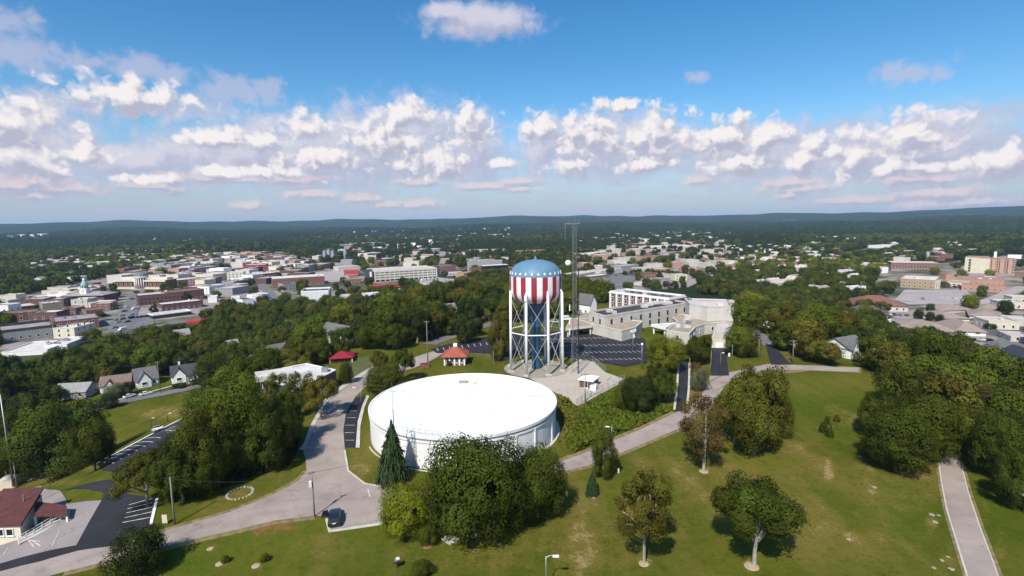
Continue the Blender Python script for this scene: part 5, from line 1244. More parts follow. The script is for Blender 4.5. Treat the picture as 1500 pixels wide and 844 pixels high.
# ------------------------------------------------------------------ trees
def crown_mesh(name, seed, n, leaf, blobs=12, hole=0.0, shape='round', flat=.8, br=(.30, .46), zlo=.22):
    """leaf-sized faces on the shells of many lobes; the crown fills about a unit cylinder: radius 1, from z=.22 to 1.0"""
    g = np.random.default_rng(seed); C, Rd = [], []
    for i in range(blobs):
        a = i*2.39996+g.uniform(-.5, .5); t = (i+.5)/blobs
        if shape == 'round':
            zz = -.8+1.75*t; rad = math.sqrt(max(.02, 1-zz*zz*.95))*.66*(.75+.4*g.random()); z = .58+.34*zz
        elif shape == 'oval':
            zz = -.9+1.85*t; rad = math.sqrt(max(.02, 1-zz*zz))*.55*(.7+.5*g.random()); z = .56+.38*zz
        elif shape == 'spread':
            rad = math.sqrt(t)*.74*(.8+.4*g.random()); z = .80-.26*t*t+g.uniform(-.12, .09)
        else:
            zz = t; rad = (1-zz)*.55+.05; z = .12+.8*zz
        C.append((rad*math.cos(a), rad*math.sin(a), z)); Rd.append(g.uniform(*br)*(1 if shape != 'cone' else (1.05-.75*t)))
    C = np.array(C); Rd = np.array(Rd); w = Rd**2; w /= w.sum(); idx = g.choice(blobs, n*2, p=w)
    d = g.normal(size=(n*2, 3)); d /= np.linalg.norm(d, axis=1)[:, None]
    Rd *= g.uniform(.72, 1.25, blobs); C[:, :2] *= g.uniform(.85, 1.22, blobs)[:, None]
    rr = Rd[idx]*(1-.5*g.random(n*2)**2.2)*np.where(g.random(n*2) < .06, 1.22, 1)
    lump = 1+.16*np.sin(d[:, 0]*7+idx)*np.sin(d[:, 1]*6+2*idx)+.12*np.sin(d[:, 2]*9+idx)
    off = d*(rr*lump)[:, None]; off[:, 2] *= flat*.8
    P = C[idx]+off
    if zlo != .22: C[:, 2] = zlo+(C[:, 2]-.22)*(1-zlo)/.78; P[:, 2] = zlo+(P[:, 2]-.22)*(1-zlo)/.78
    # drop faces buried inside another lobe
    keep = np.ones(len(P), bool)
    for k in range(blobs):
        q = (P-C[k]); q[:, 2] /= flat*.8; dist = np.linalg.norm(q, axis=1)/Rd[k]; keep &= ~((dist < .62) & (idx != k))
    keep &= P[:, 2] > .03
    if hole: keep &= (np.sin(P[:, 0]*8+seed)*np.sin(P[:, 1]*8+1)*np.sin(P[:, 2]*9+2) < (.55-hole))
    P, d, idx = P[keep][:n], d[keep][:n], idx[keep][:n]; m = len(P)
    nrm = d*.95+(P-np.array([0, 0, .5]))*.45+g.normal(size=(m, 3))*.25+np.array([0, 0, .12]); nrm /= np.linalg.norm(nrm, axis=1)[:, None]
    u = np.cross(nrm, g.normal(size=(m, 3))); u /= np.linalg.norm(u, axis=1)[:, None]; v = np.cross(nrm, u)
    s = leaf*g.uniform(.55, 1.35, m)[:, None]; l = s*g.uniform(.9, 1.25, m)[:, None]
    u = u*np.array([1, 1, .6]); v = v*np.array([1, 1, .6])
    q = np.stack([P-u*s*.5-v*l*.32, P+u*s*.5-v*l*.32, P+u*s*.36+v*l*.5, P-u*s*.4+v*l*.42], 1).reshape(-1, 3)
    me = bpy.data.meshes.new(name); f = np.arange(m*4).reshape(m, 4)
    me.vertices.add(m*4); me.vertices.foreach_set('co', q.astype(np.float32).ravel()); me.loops.add(m*4); me.loops.foreach_set('vertex_index', f.ravel().astype(np.int32))
    me.polygons.add(m); me.polygons.foreach_set('loop_start', (np.arange(m)*4).astype(np.int32)); me.polygons.foreach_set('loop_total', np.full(m, 4, np.int32)); me.update(calc_edges=True)
    lobe = g.random(blobs)[idx]*.72+g.random(m)*.28
    at = me.attributes.new('tint', 'FLOAT', 'FACE'); at.data.foreach_set('value', lobe.astype(np.float32)); me.materials.append(LEAF); me.validate()
    return me, C
def trunk_mesh(name, seed, C, thick=.045, m=BARK, fork=.32, limbs=5, n=6):
    g = random.Random(seed); mb = MB(); top = (g.uniform(-.05, .05), g.uniform(-.05, .05), fork)
    mb.path([(0, 0, -.06), (.01, 0, .02), (top[0]*.6, top[1]*.6, fork*.6), top], thick, n, [thick*1.5, thick*1.05, thick*.85, thick*.8])
    mb.path([top, (top[0]*1.3, top[1]*1.3, fork+.2), (top[0]*.5, top[1]*.8, .78)], thick, n-1, [thick*.75, thick*.5, thick*.15])
    for c in g.sample(list(map(tuple, C)), min(limbs, len(C))):
        md = (c[0]*.45+g.uniform(-.06, .06), c[1]*.45+g.uniform(-.06, .06), fork+(c[2]-fork)*.55); mb.path([(top[0]*.8, top[1]*.8, fork*.85), md, (c[0]*.58, c[1]*.58, fork+(c[2]-fork)*.85)], thick, 5, [thick*.6, thick*.4, thick*.1])
    return mb.mesh(name, m, True)
def spruce_mesh(name, seed, n=5200):
    g = np.random.default_rng(seed); t = g.random(n)**.75; lay = 12; k = np.floor((1-t)*lay); z = .05+.95*(1-t)
    zl = .05+.95*((k+.5)/lay); ph = g.uniform(0, 2*math.pi, n); nb = 8; br = np.round(ph/(2*math.pi)*nb+k*.37)
    ph2 = (br-k*.37)*2*math.pi/nb+g.normal(0, .2, n); q = g.random(n)**.6; rad = (1-zl)**.72*(.80+.42*np.sin(br*5.1+k*2.3)*np.sin(k*1.9+1))+.05; rr = q*rad
    P = np.column_stack([rr*np.cos(ph2), rr*np.sin(ph2), zl+.045-.10*q**1.4+g.normal(0, .014, n)])
    d = np.column_stack([np.cos(ph2)*.5, np.sin(ph2)*.5, np.full(n, .8)])+g.normal(size=(n, 3))*.35; d /= np.linalg.norm(d, axis=1)[:, None]
    u = np.column_stack([np.cos(ph2), np.sin(ph2), np.full(n, -.35)])+g.normal(size=(n, 3))*.3; u -= d*(u*d).sum(1)[:, None]; u /= np.linalg.norm(u, axis=1)[:, None]; v = np.cross(d, u); s = .11*g.uniform(.6, 1.3, n)[:, None]
    Q = np.stack([P-u*s-v*s*.28*.9, P+u*s-v*s*.08, P+u*s+v*s*.08, P-u*s+v*s*.28*.9], 1).reshape(-1, 3); Q[:, 2] = np.where(True, Q[:, 2], 0)
    me = bpy.data.meshes.new(name); me.from_pydata(Q.tolist(), [], [tuple(range(4*i, 4*i+4)) for i in range(n)]); at = me.attributes.new('tint', 'FLOAT', 'FACE'); at.data.foreach_set('value', g.random(n).astype(np.float32)); me.materials.append(LEAF); return me
NEARV, MIDV, FARV = {}, [], []
def make_variants():
    for k, (sd, n, lf, bl, hole, sh, br, zl) in {'broad': (1, 38000, .029, 30, .04, 'round', (.20, .38), .10), 'broad2': (2, 34000, .029, 30, .10, 'round', (.17, .33), .14), 'oval': (3, 26000, .029, 24, .05, 'oval', (.20, .34), .12),
              'open': (4, 15000, .029, 24, .20, 'oval', (.14, .27), .24), 'open2': (5, 18000, .029, 26, .16, 'spread', (.15, .28), .2), 'thin': (6, 9000, .028, 22, .25, 'oval', (.16, .28), .22), 'bush': (7, 15000, .04, 18, 0, 'round', (.28, .44), .06), 'cone': (8, 18000, .033, 22, .03, 'cone', (.22, .40), .1)}.items():
        me, C = crown_mesh('crown_'+k, sd, n, lf, bl, hole, sh, .66, br, zl); NEARV[k] = (me, trunk_mesh('trunk_'+k, sd, C, .034 if k not in ('open', 'open2', 'thin') else .034, BARK, .3 if k != 'open' else .42, 6))
    for k, (sd, n, lf, bl, hole, sh, br, zl, th, fk) in {'pale': (61, 10000, .028, 19, .25, 'oval', (.17, .30), .30, .032, .40), 'palew': (62, 16000, .029, 18, .20, 'round', (.17, .30), .40, .026, .50), 'twist': (63, 24000, .029, 20, .14, 'spread', (.20, .34), .24, .036, .32)}.items():
        me, C = crown_mesh('crown_'+k, sd, n, lf, bl, hole, sh, .66, br, zl); NEARV[k] = (me, trunk_mesh('trunk_'+k, sd, C, th, PALEBARK, fk, 7))
    NEARV['spruce'] = (spruce_mesh('crown_spruce', 9), MB().tube((0, 0, -.05), (0, 0, .9), .022, .005, 6).mesh('trunk_spruce', BARK))
    for i in range(7):
        me, C = crown_mesh('crown_mid', 20+i, 9000, .052, 16+i % 5, .06*(i % 3), ('round', 'oval', 'round', 'spread')[i % 4], .68, (.22, .42)); MIDV.append((me, trunk_mesh('trunk_mid', 20+i, C, .045, BARK, .3, 4, 5)))
    for i in range(5): FARV.append(crown_mesh('crown_far', 40+i, 800, .16, 10+i, 0, ('round', 'oval', 'round')[i % 3], .7, (.34, .5))[0])
make_variants()
# leaf colours (albedo)
LC = dict(dark=(.050, .064, .007), mid=(.070, .092, .009), olive=(.094, .094, .012), yellow=(.12, .145, .010), brown=(.085, .066, .018), deep=(.028, .043, .008), spruce=(.030, .058, .022), grey=(.095, .108, .055), rust=(.09, .055, .016))
def jit(c, a=.14): k = random.uniform(1-a, 1+a); return (c[0]*k*random.uniform(.92, 1.08), c[1]*k, c[2]*k, 1)
def tree(x, y, r, h, var, col, label, group=None, name='leafy_tree', cat='tree', z=None):
    me, tm = var; rz = random.uniform(0, 6.28); zz = g1(x, y) if z is None else z
    o = empty(name, (x, y, zz-.05), label, cat, group, rz)
    c = link('crown', me, o, None, 0, (r, r, h)); c.color = jit(LC[col]); link('trunk', tm, o, None, 0, (h*.6+r*.2, h*.6+r*.2, h)); return o
def ptree(bx, by, cw, top, var, col, label, name='leafy_tree', cat='tree', group=None):
    """base pixel, crown width in pixels, crown top row"""
    p = G(bx, by); w = (p-Vector((0, 0, H))).dot(FW); r = cw/2/F*w; dist = math.hypot(p.x, p.y)
    # height so that the crown's top reaches the given row
    xc, yc = proj(p.x, p.y, p.z); lo, hi = .3, 60
    for _ in range(30):
        md = (lo+hi)/2; yy = float(proj(p.x, p.y, p.z+md)[1])-.30*r*F/w*0.5
        if yy > top: lo = md
        else: hi = md
    PT.append((p.x, p.y, r)); return tree(p.x, p.y, r*.98, lo, NEARV[var], col, label, group, name, cat)
PT = []
for a in [
 (206,838,84,772,'bush','deep','dark rounded cedar bush by the road at lower left','cedar_bush','bush'),
 (597,784,88,706,'broad','yellow','bright yellow green tree at the right side of the gravel pad'),
 (696,786,160,634,'broad','dark','huge dense dark green tree in front of the white reservoir'),
 (752,772,96,668,'broad2','dark','tree with thin edge leaning right of the huge dark tree'),
 (788,757,92,650,'broad','dark','wide green tree with paler top at reservoir right front'),
 (577,702,62,618,'spruce','spruce','blue green spruce standing against the white reservoir wall','spruce_tree'),
 (628,797,30,768,'bush','mid','small round young tree with reddish mulch ring','sapling'),
 (884,700,48,632,'oval','dark','neat egg shaped dark green tree on the park road edge'),
 (868,724,26,690,'spruce','spruce','small dark conifer below the egg shaped tree','conifer_tree'),
 (943,825,104,690,'palew','olive','open olive tree with tall bare pale trunk on the lawn'),
 (1031,690,96,572,'pale','brown','thin brownish tree with pale trunk beside the park road'),
 (1104,828,148,692,'twist','dark','spreading tree with twisted pale limbs on the lower lawn'),
 (1104,665,104,526,'broad2','olive','tall olive brown tree at the left side of the park lawn'),
 (1076,648,66,560,'open2','olive','smaller olive tree leaning behind the thin brownish tree'),
 (1140,640,46,575,'broad','olive','low olive tree at the right of the tall olive brown tree'),
 (975,546,60,488,'broad','yellow','light green round tree at the corner of the black car park'),
 (1023,533,48,487,'broad2','dark','dark tree between the two black driveways'),
 (936,604,56,548,'broad','deep','dark evergreen clump beside the gravel yard fence'),
 (966,590,50,535,'broad2','dark','dark leaning tree behind the gravel yard'),
 (914,598,34,565,'bush','dark','dark shrub mass at the gravel yard corner','shrub','shrub'),
 (1086,522,54,473,'broad','mid','round green tree right of the pale garage shed'),
 (1024,572,26,538,'bush','grey','grey green round shrub in the red mulch bed','shrub','shrub'),
 (1019,549,16,530,'bush','rust','reddish shrub at the top of the mulch bed','shrub','shrub'),
 (733,528,46,462,'oval','olive','green tree with reddish tips left of the tower'),
 (682,503,34,464,'broad','deep','round dark tree beside the left arm of car park'),
 (565,585,64,528,'broad','dark','dark bushy tree between the road and reservoir'),
 (590,560,40,505,'open2','mid','taller loose tree behind the dark bushy tree'),
 (556,540,26,512,'broad2','olive','small olive tree at the bend of the upper road'),
 (598,538,18,515,'cone','dark','little dark conifer on the slope by the bend','conifer_tree'),
 (540,510,46,468,'broad','mid','round green tree on the slope above the red shelter, left'),
 (576,512,46,468,'broad2','dark','dark tree on the slope above the bend of the road'),
 (611,499,38,463,'broad','dark','dark tree at the end of the upper road'),
 (643,490,42,449,'broad','mid','green tree left of the round dark tree by the car park'),
 (497,524,34,492,'broad2','dark','dark tree behind the red roofed shelter'),
 (466,532,46,492,'broad','dark','dark tree between the two storey house and the shelter'),
 (436,545,52,500,'open2','olive','olive tree between the white house and the hall'),
 (314,562,56,512,'broad','dark','dark tree right of the chimney cottage'),
 (345,572,50,525,'broad2','mid','green tree at the far end of the left street'),
 (508,562,20,530,'bush','dark','small round tree on the lawn beyond the upper road','sapling'),
 (306,716,96,590,'broad','dark','big dark tree above the lower left car park'),
 (355,688,110,548,'broad','mid','tallest green tree of the dark clump on the left'),
 (392,690,80,592,'broad2','dark','dark tree at the right end of the left clump'),
 (268,735,84,640,'broad2','dark','dark tree filling the lower part of the clump'),
 (216,742,92,652,'open2','olive','light olive tree at the left foot of the clump'),
 (318,640,90,560,'broad','mid','green tree at the back of the left clump'),
 (420,655,70,570,'broad2','dark','tree with gaps showing the white hall behind'),
 (275,705,60,625,'broad','deep','deep green tree in the middle of the clump'),
 (470,612,62,545,'open2','olive','olive tree overhanging the road by the white hall'),
 (440,610,54,540,'open','olive','thin olive tree in front of the white hall roof'),
 (408,598,50,542,'open','mid','thin green tree left of the white hall roof'),
 (95,695,128,580,'broad','mid','broad round green tree on the grassy left slope'),
 (45,700,90,610,'broad2','dark','dark tree joined to the left side of the broad round tree'),
 (140,690,60,612,'broad','dark','dark lower tree at right of the broad round tree'),
 (10,700,70,600,'broad','dark','dark tree at the very left edge of the slope'),
 (1312,690,104,592,'broad','dark','deep green tree at the edge of the park lawn'),
 (1285,640,60,572,'broad2','dark','dark tree behind the deep green lawn tree'),
 (1352,672,96,575,'broad','dark','dark green tree by the top of the right park road'),
 (1422,668,84,585,'broad2','mid','green tree over the top of the right park road'),
 (1470,705,92,600,'broad','dark','dark tree right of the park road with wide shadow'),
 (1502,750,80,648,'broad2','dark','dark tree cut by the right edge below the wood'),
 (1460,648,90,560,'broad','brown','brownish tree in the wood near the right edge'),
 (618,842,34,820,'bush','dark','dark little shrub on the lawn at bottom edge','shrub','shrub'),
 (1206,634,12,618,'bush','deep','small dark sapling in the bare lawn patch, left','sapling'),
 (1216,640,14,620,'cone','dark','small pointed sapling in bare lawn patch, middle','sapling'),
 (1212,622,9,608,'bush','mid','small sapling at the top of the bare patch','sapling'),
 (1226,618,9,606,'bush','olive','small olive sapling at right of the bare patch','sapling'),
 (330,824,12,812,'bush','mid','tiny sapling in the middle mulch ring on the lawn','sapling'),
 (388,822,14,810,'bush','dark','tiny dark sapling in the right mulch ring','sapling'),
]:
    bx, by, cw, top, v, c, lab = a[:7]; ptree(bx, by, cw, top, v, c, lab, a[7] if len(a) > 7 else 'leafy_tree', a[8] if len(a) > 8 else 'tree')
# hedges and garden shrubs by the left houses
for (x, y, w, t, lab) in ((170,583,34,560,'grey green garden shrub in front of the brown roofed cottage'),(188,578,16,558,'dark red leaved tree beside the brown roofed cottage'),(263,568,22,560,'clipped dark hedge under the chimney cottage windows'),(292,562,26,553,'dark hedge right of the arched porch'),(160,598,24,575,'dark bush at the street corner by the blue car'),(1345,470,14,452,'round dark bush among tan roofs, left'),(1362,470,12,456,'round dark bush among tan roofs, middle'),(1376,474,12,460,'round dark bush among tan roofs, right'),(1362,462,12,444,'pointed dark tree among the tan roofs'),(1450,482,16,472,'dark round bush by the white arcade'),
                       (658,536,8,528,'dark little bush left of the pump house'),(1420,455,24,430,'bright yellow tree in the big pale lot'),(1472,461,22,438,'dark tree at the end of the pale lot')):
    ptree(x, y, w, t, 'bush' if 'bush' in lab or 'hedge' in lab or 'shrub' in lab else 'broad', 'yellow' if 'yellow' in lab else ('rust' if 'red' in lab and 'leaved' in lab else ('grey' if 'grey green' in lab else 'deep')), lab, 'shrub' if 'tree' not in lab else 'leafy_tree', 'shrub' if 'tree' not in lab else 'tree')

# belts of trees: candidates on a jittered grid over the land, by region
BELT = [ # pixel polygon of tree feet, spacing, radius range, height factor, palette, label, group
 ([(-40,568),(60,545),(130,533),(175,514),(230,508),(300,498),(335,478),(440,464),(560,458),(640,447),(700,424),(745,418),(748,470),(700,482),(640,492),(610,505),(560,512),(535,520),(520,512),(400,520),(340,553),(255,548),(140,572),(70,592),(-40,612)], 8.2, (4.2, 6.6), 1.9, ('dark','dark','mid','mid','olive','deep'), 'the belt below downtown', 'trees of the green belt below downtown'),
 ([(400,540),(400,600),(340,600),(300,575),(360,556)], 8, (3.5, 5), 1.8, ('dark','mid'), 'trees by the white hall', 'trees beside the white hall'),
 ([(-60,600),(60,605),(70,640),(-60,720)], 9, (4.5, 6.5), 1.8, ('dark','deep'), 'the left edge trees', 'trees at the left edge'),
 ([(1078,482),(1085,440),(1120,424),(1240,414),(1270,432),(1250,444),(1236,466),(1300,480),(1330,490),(1330,500),(1290,505),(1240,512),(1235,530),(1166,528),(1145,505),(1110,480)], 8.2, (4.0, 6.4), 1.75, ('dark','mid','mid','olive','dark','yellow'), 'the belt right of church', 'trees of the belt right of the church'),
 ([(1275,545),(1330,532),(1400,515),(1440,545),(1500,548),(1560,560),(1560,690),(1480,672),(1410,662),(1385,655),(1340,640),(1300,600)], 9.5, (4.8, 7.0), 1.75, ('dark','mid','olive','dark','mid','olive','dark','deep','brown','dark','mid'), 'the wood right of park', 'trees of the wood right of the park'),
 ([(1420,668),(1500,690),(1580,730),(1580,800),(1500,775),(1475,735),(1430,700)], 10, (4, 6), 1.7, ('dark','mid'), 'trees past right road', 'trees beyond the right park road'),
 ([(690,478),(745,455),(748,415),(850,415),(895,432),(892,446),(862,452),(858,464),(825,466),(745,480)], 8.5, (4.0, 6.0), 1.8, ('dark','mid','olive'), 'trees behind the tower', 'trees behind the water tower'),
]
DENS = [ ([(425,352),(470,336),(765,332),(765,347),(600,353)], .30), ([(838,357),(900,343),(1075,338),(1085,352),(940,357)], .30), ([(60,384),(240,365),(300,371),(240,385),(150,393),(60,403)], .45), ([(0,357),(120,351),(300,349),(300,359),(60,369)], .45), ([(1080,345),(1500,345),(1500,372),(1300,380),(1090,372)], .55),
 # pixel polygon, chance that a wood cell carries a tree
 ([(1380,640),(1420,640),(1500,860),(1380,860)], 0), ([(-80,600),(60,600),(140,575),(260,552),(345,556),(400,530),(530,512),(610,505),(740,484),(850,462),(862,452),(890,446),(895,428),(1000,428),(1085,440),(1085,480),(1115,505),(1165,532),(1270,548),(1380,660),(1380,844),(-80,844)], 0),
 ([(0,440),(130,412),(210,395),(330,372),(400,368),(480,384),(640,392),(690,400),(690,412),(480,440),(330,452),(130,533),(0,560)], .075),
 ([(455,384),(520,352),(680,350),(755,352),(755,400),(690,402),(640,390)], .30), ([(842,420),(842,378),(900,358),(1060,354),(1085,380),(1010,440),(990,442),(900,430)], .18),
 ([(1275,444),(1285,398),(1310,378),(1500,372),(1520,372),(1520,560),(1400,530),(1340,480)], .055), ([(1020,372),(1090,362),(1240,368),(1250,385),(1090,398),(1040,395)], .42),
 ([(0,338),(80,338),(80,352),(0,354)], .15), ([(1225,374),(1290,360),(1325,360),(1300,370),(1240,380)], .0), ([(1425,345),(1490,343),(1490,352),(1440,353)], .0), ([(1185,352),(1350,346),(1350,366),(1280,366)], .45),
]
def blocked(X, Y, pad=0):
    b = np.zeros(X.shape, bool)
    for fp in FOOT+SHEETS:
        f = np.array([q[:2] for q in fp]); x0, y0 = f.min(0)-1; x1, y1 = f.max(0)+1; k = np.where((X > x0) & (X < x1) & (Y > y0) & (Y < y1) & ~b)[0]
        if len(k): b[k] |= inpoly(X[k], Y[k], [tuple(q) for q in f])
    return b
ROWS = {}
def plant():
    g = np.random.default_rng(12); cand = []
    for bi, (poly, sp, rr, hf, pal, lab, grp) in enumerate(BELT):
        W = np.array([G(*p)[:2] for p in poly]); x0, y0 = W.min(0)-15; x1, y1 = W.max(0)+15
        xs, ys = np.meshgrid(np.arange(x0, x1, sp), np.arange(y0, y1, sp)); X = xs.ravel()+g.uniform(-.42, .42, xs.size)*sp; Y = ys.ravel()+g.uniform(-.42, .42, xs.size)*sp
        PX, PY = proj(X, Y, gz(X, Y)); k = inpoly(PX, PY, poly) & (Y > 20); X, Y = X[k], Y[k]; k = ~blocked(X, Y); X, Y = X[k], Y[k]
        for x, y in zip(X, Y):
            r = g.uniform(*rr); cand.append((x, y, r, r*hf*g.uniform(.85, 1.2), pal[g.integers(len(pal))], bi))
    # the remaining country: woods with gaps, thinner in built-up places
    pts = []
    for d0, d1, sp, r0, r1 in ((150, 700, 9.5, 3.8, 6.4), (700, 1500, 11.5, 4.5, 7.0), (1500, 2900, 17, 6.5, 9.5), (2900, 5200, 30, 10, 15)):
        X = np.arange(-d1, d1, sp); Y = np.arange(60, d1, sp); xs, ys = np.meshgrid(X, Y); X = xs.ravel()+g.uniform(-.45, .45, xs.size)*sp; Y = ys.ravel()+g.uniform(-.45, .45, xs.size)*sp
        D = np.hypot(X, Y); k = (D >= d0) & (D < d1) & (np.abs(np.arctan2(X, Y)) < R(53)); X, Y = X[k], Y[k]; Z = gz(X, Y); PX, PY = proj(X, Y, Z)
        dn = np.full(X.shape, .80); w = np.sin(X*.0041+1.7)*np.sin(Y*.0029+.6)+.5*np.sin(X*.011+Y*.007); dn = np.where((w > .75) & (np.hypot(X, Y) > 800), .25, dn)
        done = np.zeros(X.shape, bool)
        for poly, _sp, _rr, *_ in BELT: kk = inpoly(PX, PY, poly) & ~done; dn[kk] = 0; done |= kk
        for poly, v in DENS: kk = inpoly(PX, PY, poly) & ~done; dn[kk] = v; done |= kk
        k = g.random(X.size) < dn; X, Y, Z = X[k], Y[k], Z[k]
        if d0 < 1500: k = ~blocked(X, Y); X, Y, Z = X[k], Y[k], Z[k]
        for x, y in zip(X, Y):
            r = g.uniform(r0, r1); pts.append((x, y, r, r*1.75*g.uniform(.85, 1.15)))
    # individuals: the nearest, largest in view; the rest one mass
    cand.sort(key=lambda c: math.hypot(c[0], c[1])/c[2]); n_ind = 222
    ind = cand[:n_ind]; cw = dict(dark='dark green', mid='green', olive='olive', deep='very dark', brown='brownish', rust='rust tinted', yellow='yellow green')
    for b in range(len(BELT)):
        ds = sorted(math.hypot(c[0], c[1]) for c in ind if c[5] == b)
        for c in [c for c in ind if c[5] == b]:
            t = ds.index(math.hypot(c[0], c[1]))/max(1, len(ds)); ROWS[id(c)] = 'front' if t < .34 else ('middle' if t < .67 else 'back')
    for c in ind:
        x, y, r, h, col, bi = c; tree(x, y, r, h, MIDV[int(g.integers(len(MIDV)))], col, f'{cw[col]} tree in the {ROWS[id(c)]} rows of {BELT[bi][5]}', BELT[bi][6])
    for (x, y, r, h, col, bi) in []: tree(x, y, r, h, MIDV[int(g.integers(len(MIDV)))], col, BELT[bi][5], BELT[bi][6])
    rest = [(x, y, r, h, 1) for (x, y, r, h, c, b) in cand[n_ind:]]+[(x, y, r, h, 0) for x, y, r, h in pts]
    print('belt trees', len(cand), 'mass', len(rest)); return rest, g
def woodland(rest, g):
    src = bpy.data.collections.new('woodland_sources'); S = []
    pal = ('dark', 'mid', 'dark', 'olive', 'mid', 'deep', 'dark')
    def source(nm, me, col):
        me = me.copy(); me.materials.clear(); me.materials.append(leaf_const('leaves_'+col, LC[col])); src.objects.link(bpy.data.objects.new(nm, me))
    for i in range(7): source(f'a{i}_crown', MIDV[i][0], pal[i])
    for i in range(6): source(f'b{i}_crown', FARV[i % 5], ('deep', 'deep', 'dark', 'mid', 'olive', 'yellow')[i])
    A = np.array(rest); d = np.hypot(A[:, 0], A[:, 1]); n = len(A); near = d < 750; zone = np.sin(A[:, 0]*.0023+A[:, 1]*.0011)*np.sin(A[:, 1]*.0031+.7)+.5*np.sin(A[:, 0]*.009+1)*np.sin(A[:, 1]*.007); u = np.clip(.5+zone*.42+g.normal(0, .24, n), 0, .999); idx = np.where(near, g.integers(0, 7, n), 7+(np.clip(u-np.clip((d-900)/3000, 0, .55), 0, .999)*6).astype(int))
    me = bpy.data.meshes.new('woodland'); me.from_pydata(np.column_stack([A[:, 0], A[:, 1], gz(A[:, 0], A[:, 1])-.12*A[:, 3]]).tolist(), [], [])
    for nm, v in (('rad', A[:, 2]), ('hgt', A[:, 3]), ('rot', g.uniform(0, 6.28, n))): me.attributes.new(nm, 'FLOAT', 'POINT').data.foreach_set('value', v.astype(np.float32))
    me.attributes.new('pick', 'INT', 'POINT').data.foreach_set('value', idx.astype(np.int32))
    o = link('woodland', me); tag(o, 'dark woods of countless trees filling the plain to the hills', 'woodland', None, 'stuff')
    ng = bpy.data.node_groups.new('woodland_scatter', 'GeometryNodeTree'); ng.interface.new_socket('Geometry', in_out='INPUT', socket_type='NodeSocketGeometry'); ng.interface.new_socket('Geometry', in_out='OUTPUT', socket_type='NodeSocketGeometry')
    N, Lk = ng.nodes, ng.links; gi, go = N.new('NodeGroupInput'), N.new('NodeGroupOutput'); ip = N.new('GeometryNodeInstanceOnPoints'); ci = N.new('GeometryNodeCollectionInfo'); ci.inputs['Collection'].default_value = src; ci.inputs['Separate Children'].default_value = True; ci.inputs['Reset Children'].default_value = True
    def attr(nm, t='FLOAT'): a = N.new('GeometryNodeInputNamedAttribute'); a.data_type = t; a.inputs['Name'].default_value = nm; return a.outputs['Attribute']
    cs, cr = N.new('ShaderNodeCombineXYZ'), N.new('ShaderNodeCombineXYZ'); r = attr('rad'); Lk.new(r, cs.inputs[0]); Lk.new(r, cs.inputs[1]); Lk.new(attr('hgt'), cs.inputs[2]); Lk.new(attr('rot'), cr.inputs[2])
    Lk.new(gi.outputs[0], ip.inputs['Points']); Lk.new(ci.outputs[0], ip.inputs['Instance']); ip.inputs['Pick Instance'].default_value = True; Lk.new(attr('pick', 'INT'), ip.inputs['Instance Index']); Lk.new(cr.outputs[0], ip.inputs['Rotation']); Lk.new(cs.outputs[0], ip.inputs['Scale']); Lk.new(ip.outputs[0], go.inputs[0])
    md = o.modifiers.new('scatter', 'NODES'); md.node_group = ng
woodland(*plant())
# weeds on the bank below the gravel yard, one loose mass
def undergrowth(name, label, poly, n, size, col, seed, hmax=1.4):
    g = np.random.default_rng(seed); W = np.array([G(*p)[:2] for p in poly]); x0, y0 = W.min(0); x1, y1 = W.max(0); X = g.uniform(x0, x1, n*4); Y = g.uniform(y0, y1, n*4); k = inpoly(X, Y, [tuple(w) for w in W]) & ~blocked(X, Y); X, Y = X[k][:n], Y[k][:n]; m = len(X)
    hh = hmax*np.clip(.5+.5*np.sin(X*.55+seed)*np.sin(Y*.5), .08, 1)*g.random(m)**.6; P = np.column_stack([X, Y, gz(X, Y)+hh]); nr = g.normal(size=(m, 3))*.5+np.array([-.1, -.3, .8]); nr /= np.linalg.norm(nr, axis=1)[:, None]; u = np.cross(nr, g.normal(size=(m, 3))); u /= np.linalg.norm(u, axis=1)[:, None]; v = np.cross(nr, u); s = size*g.uniform(.5, 1.4, m)[:, None]
    Q = np.stack([P-u*s*.5-v*s*.4, P+u*s*.5-v*s*.3, P+u*s*.3+v*s*.6, P-u*s*.4+v*s*.5], 1).reshape(-1, 3); me = bpy.data.meshes.new(name); me.from_pydata(Q.tolist(), [], [tuple(range(4*i, 4*i+4)) for i in range(m)]); me.attributes.new('tint', 'FLOAT', 'FACE').data.foreach_set('value', g.random(m).astype(np.float32)); me.materials.append(LEAF)
    o = link(name, me); o.color = LC[col]+(1,); tag(o, label, 'undergrowth', None, 'stuff')
undergrowth('undergrowth', 'rank green weeds on the bank between reservoir and park road', [(848,600),(880,580),(910,570),(935,600),(985,596),(980,606),(940,624),(900,638),(868,652),(842,664),(828,655),(838,625)], 7000, .5, 'mid', 3)
undergrowth('undergrowth', 'brown green scrub on the bank beside the reservoir right side', [(815,575),(846,598),(840,625),(820,650),(815,620)], 1500, .45, 'olive', 4, .9)
undergrowth('undergrowth', 'dark scrub under the left clump of trees', [(250,735),(330,715),(430,680),(440,640),(405,640),(330,700),(240,715)], 2500, .5, 'deep', 5, 1.2)

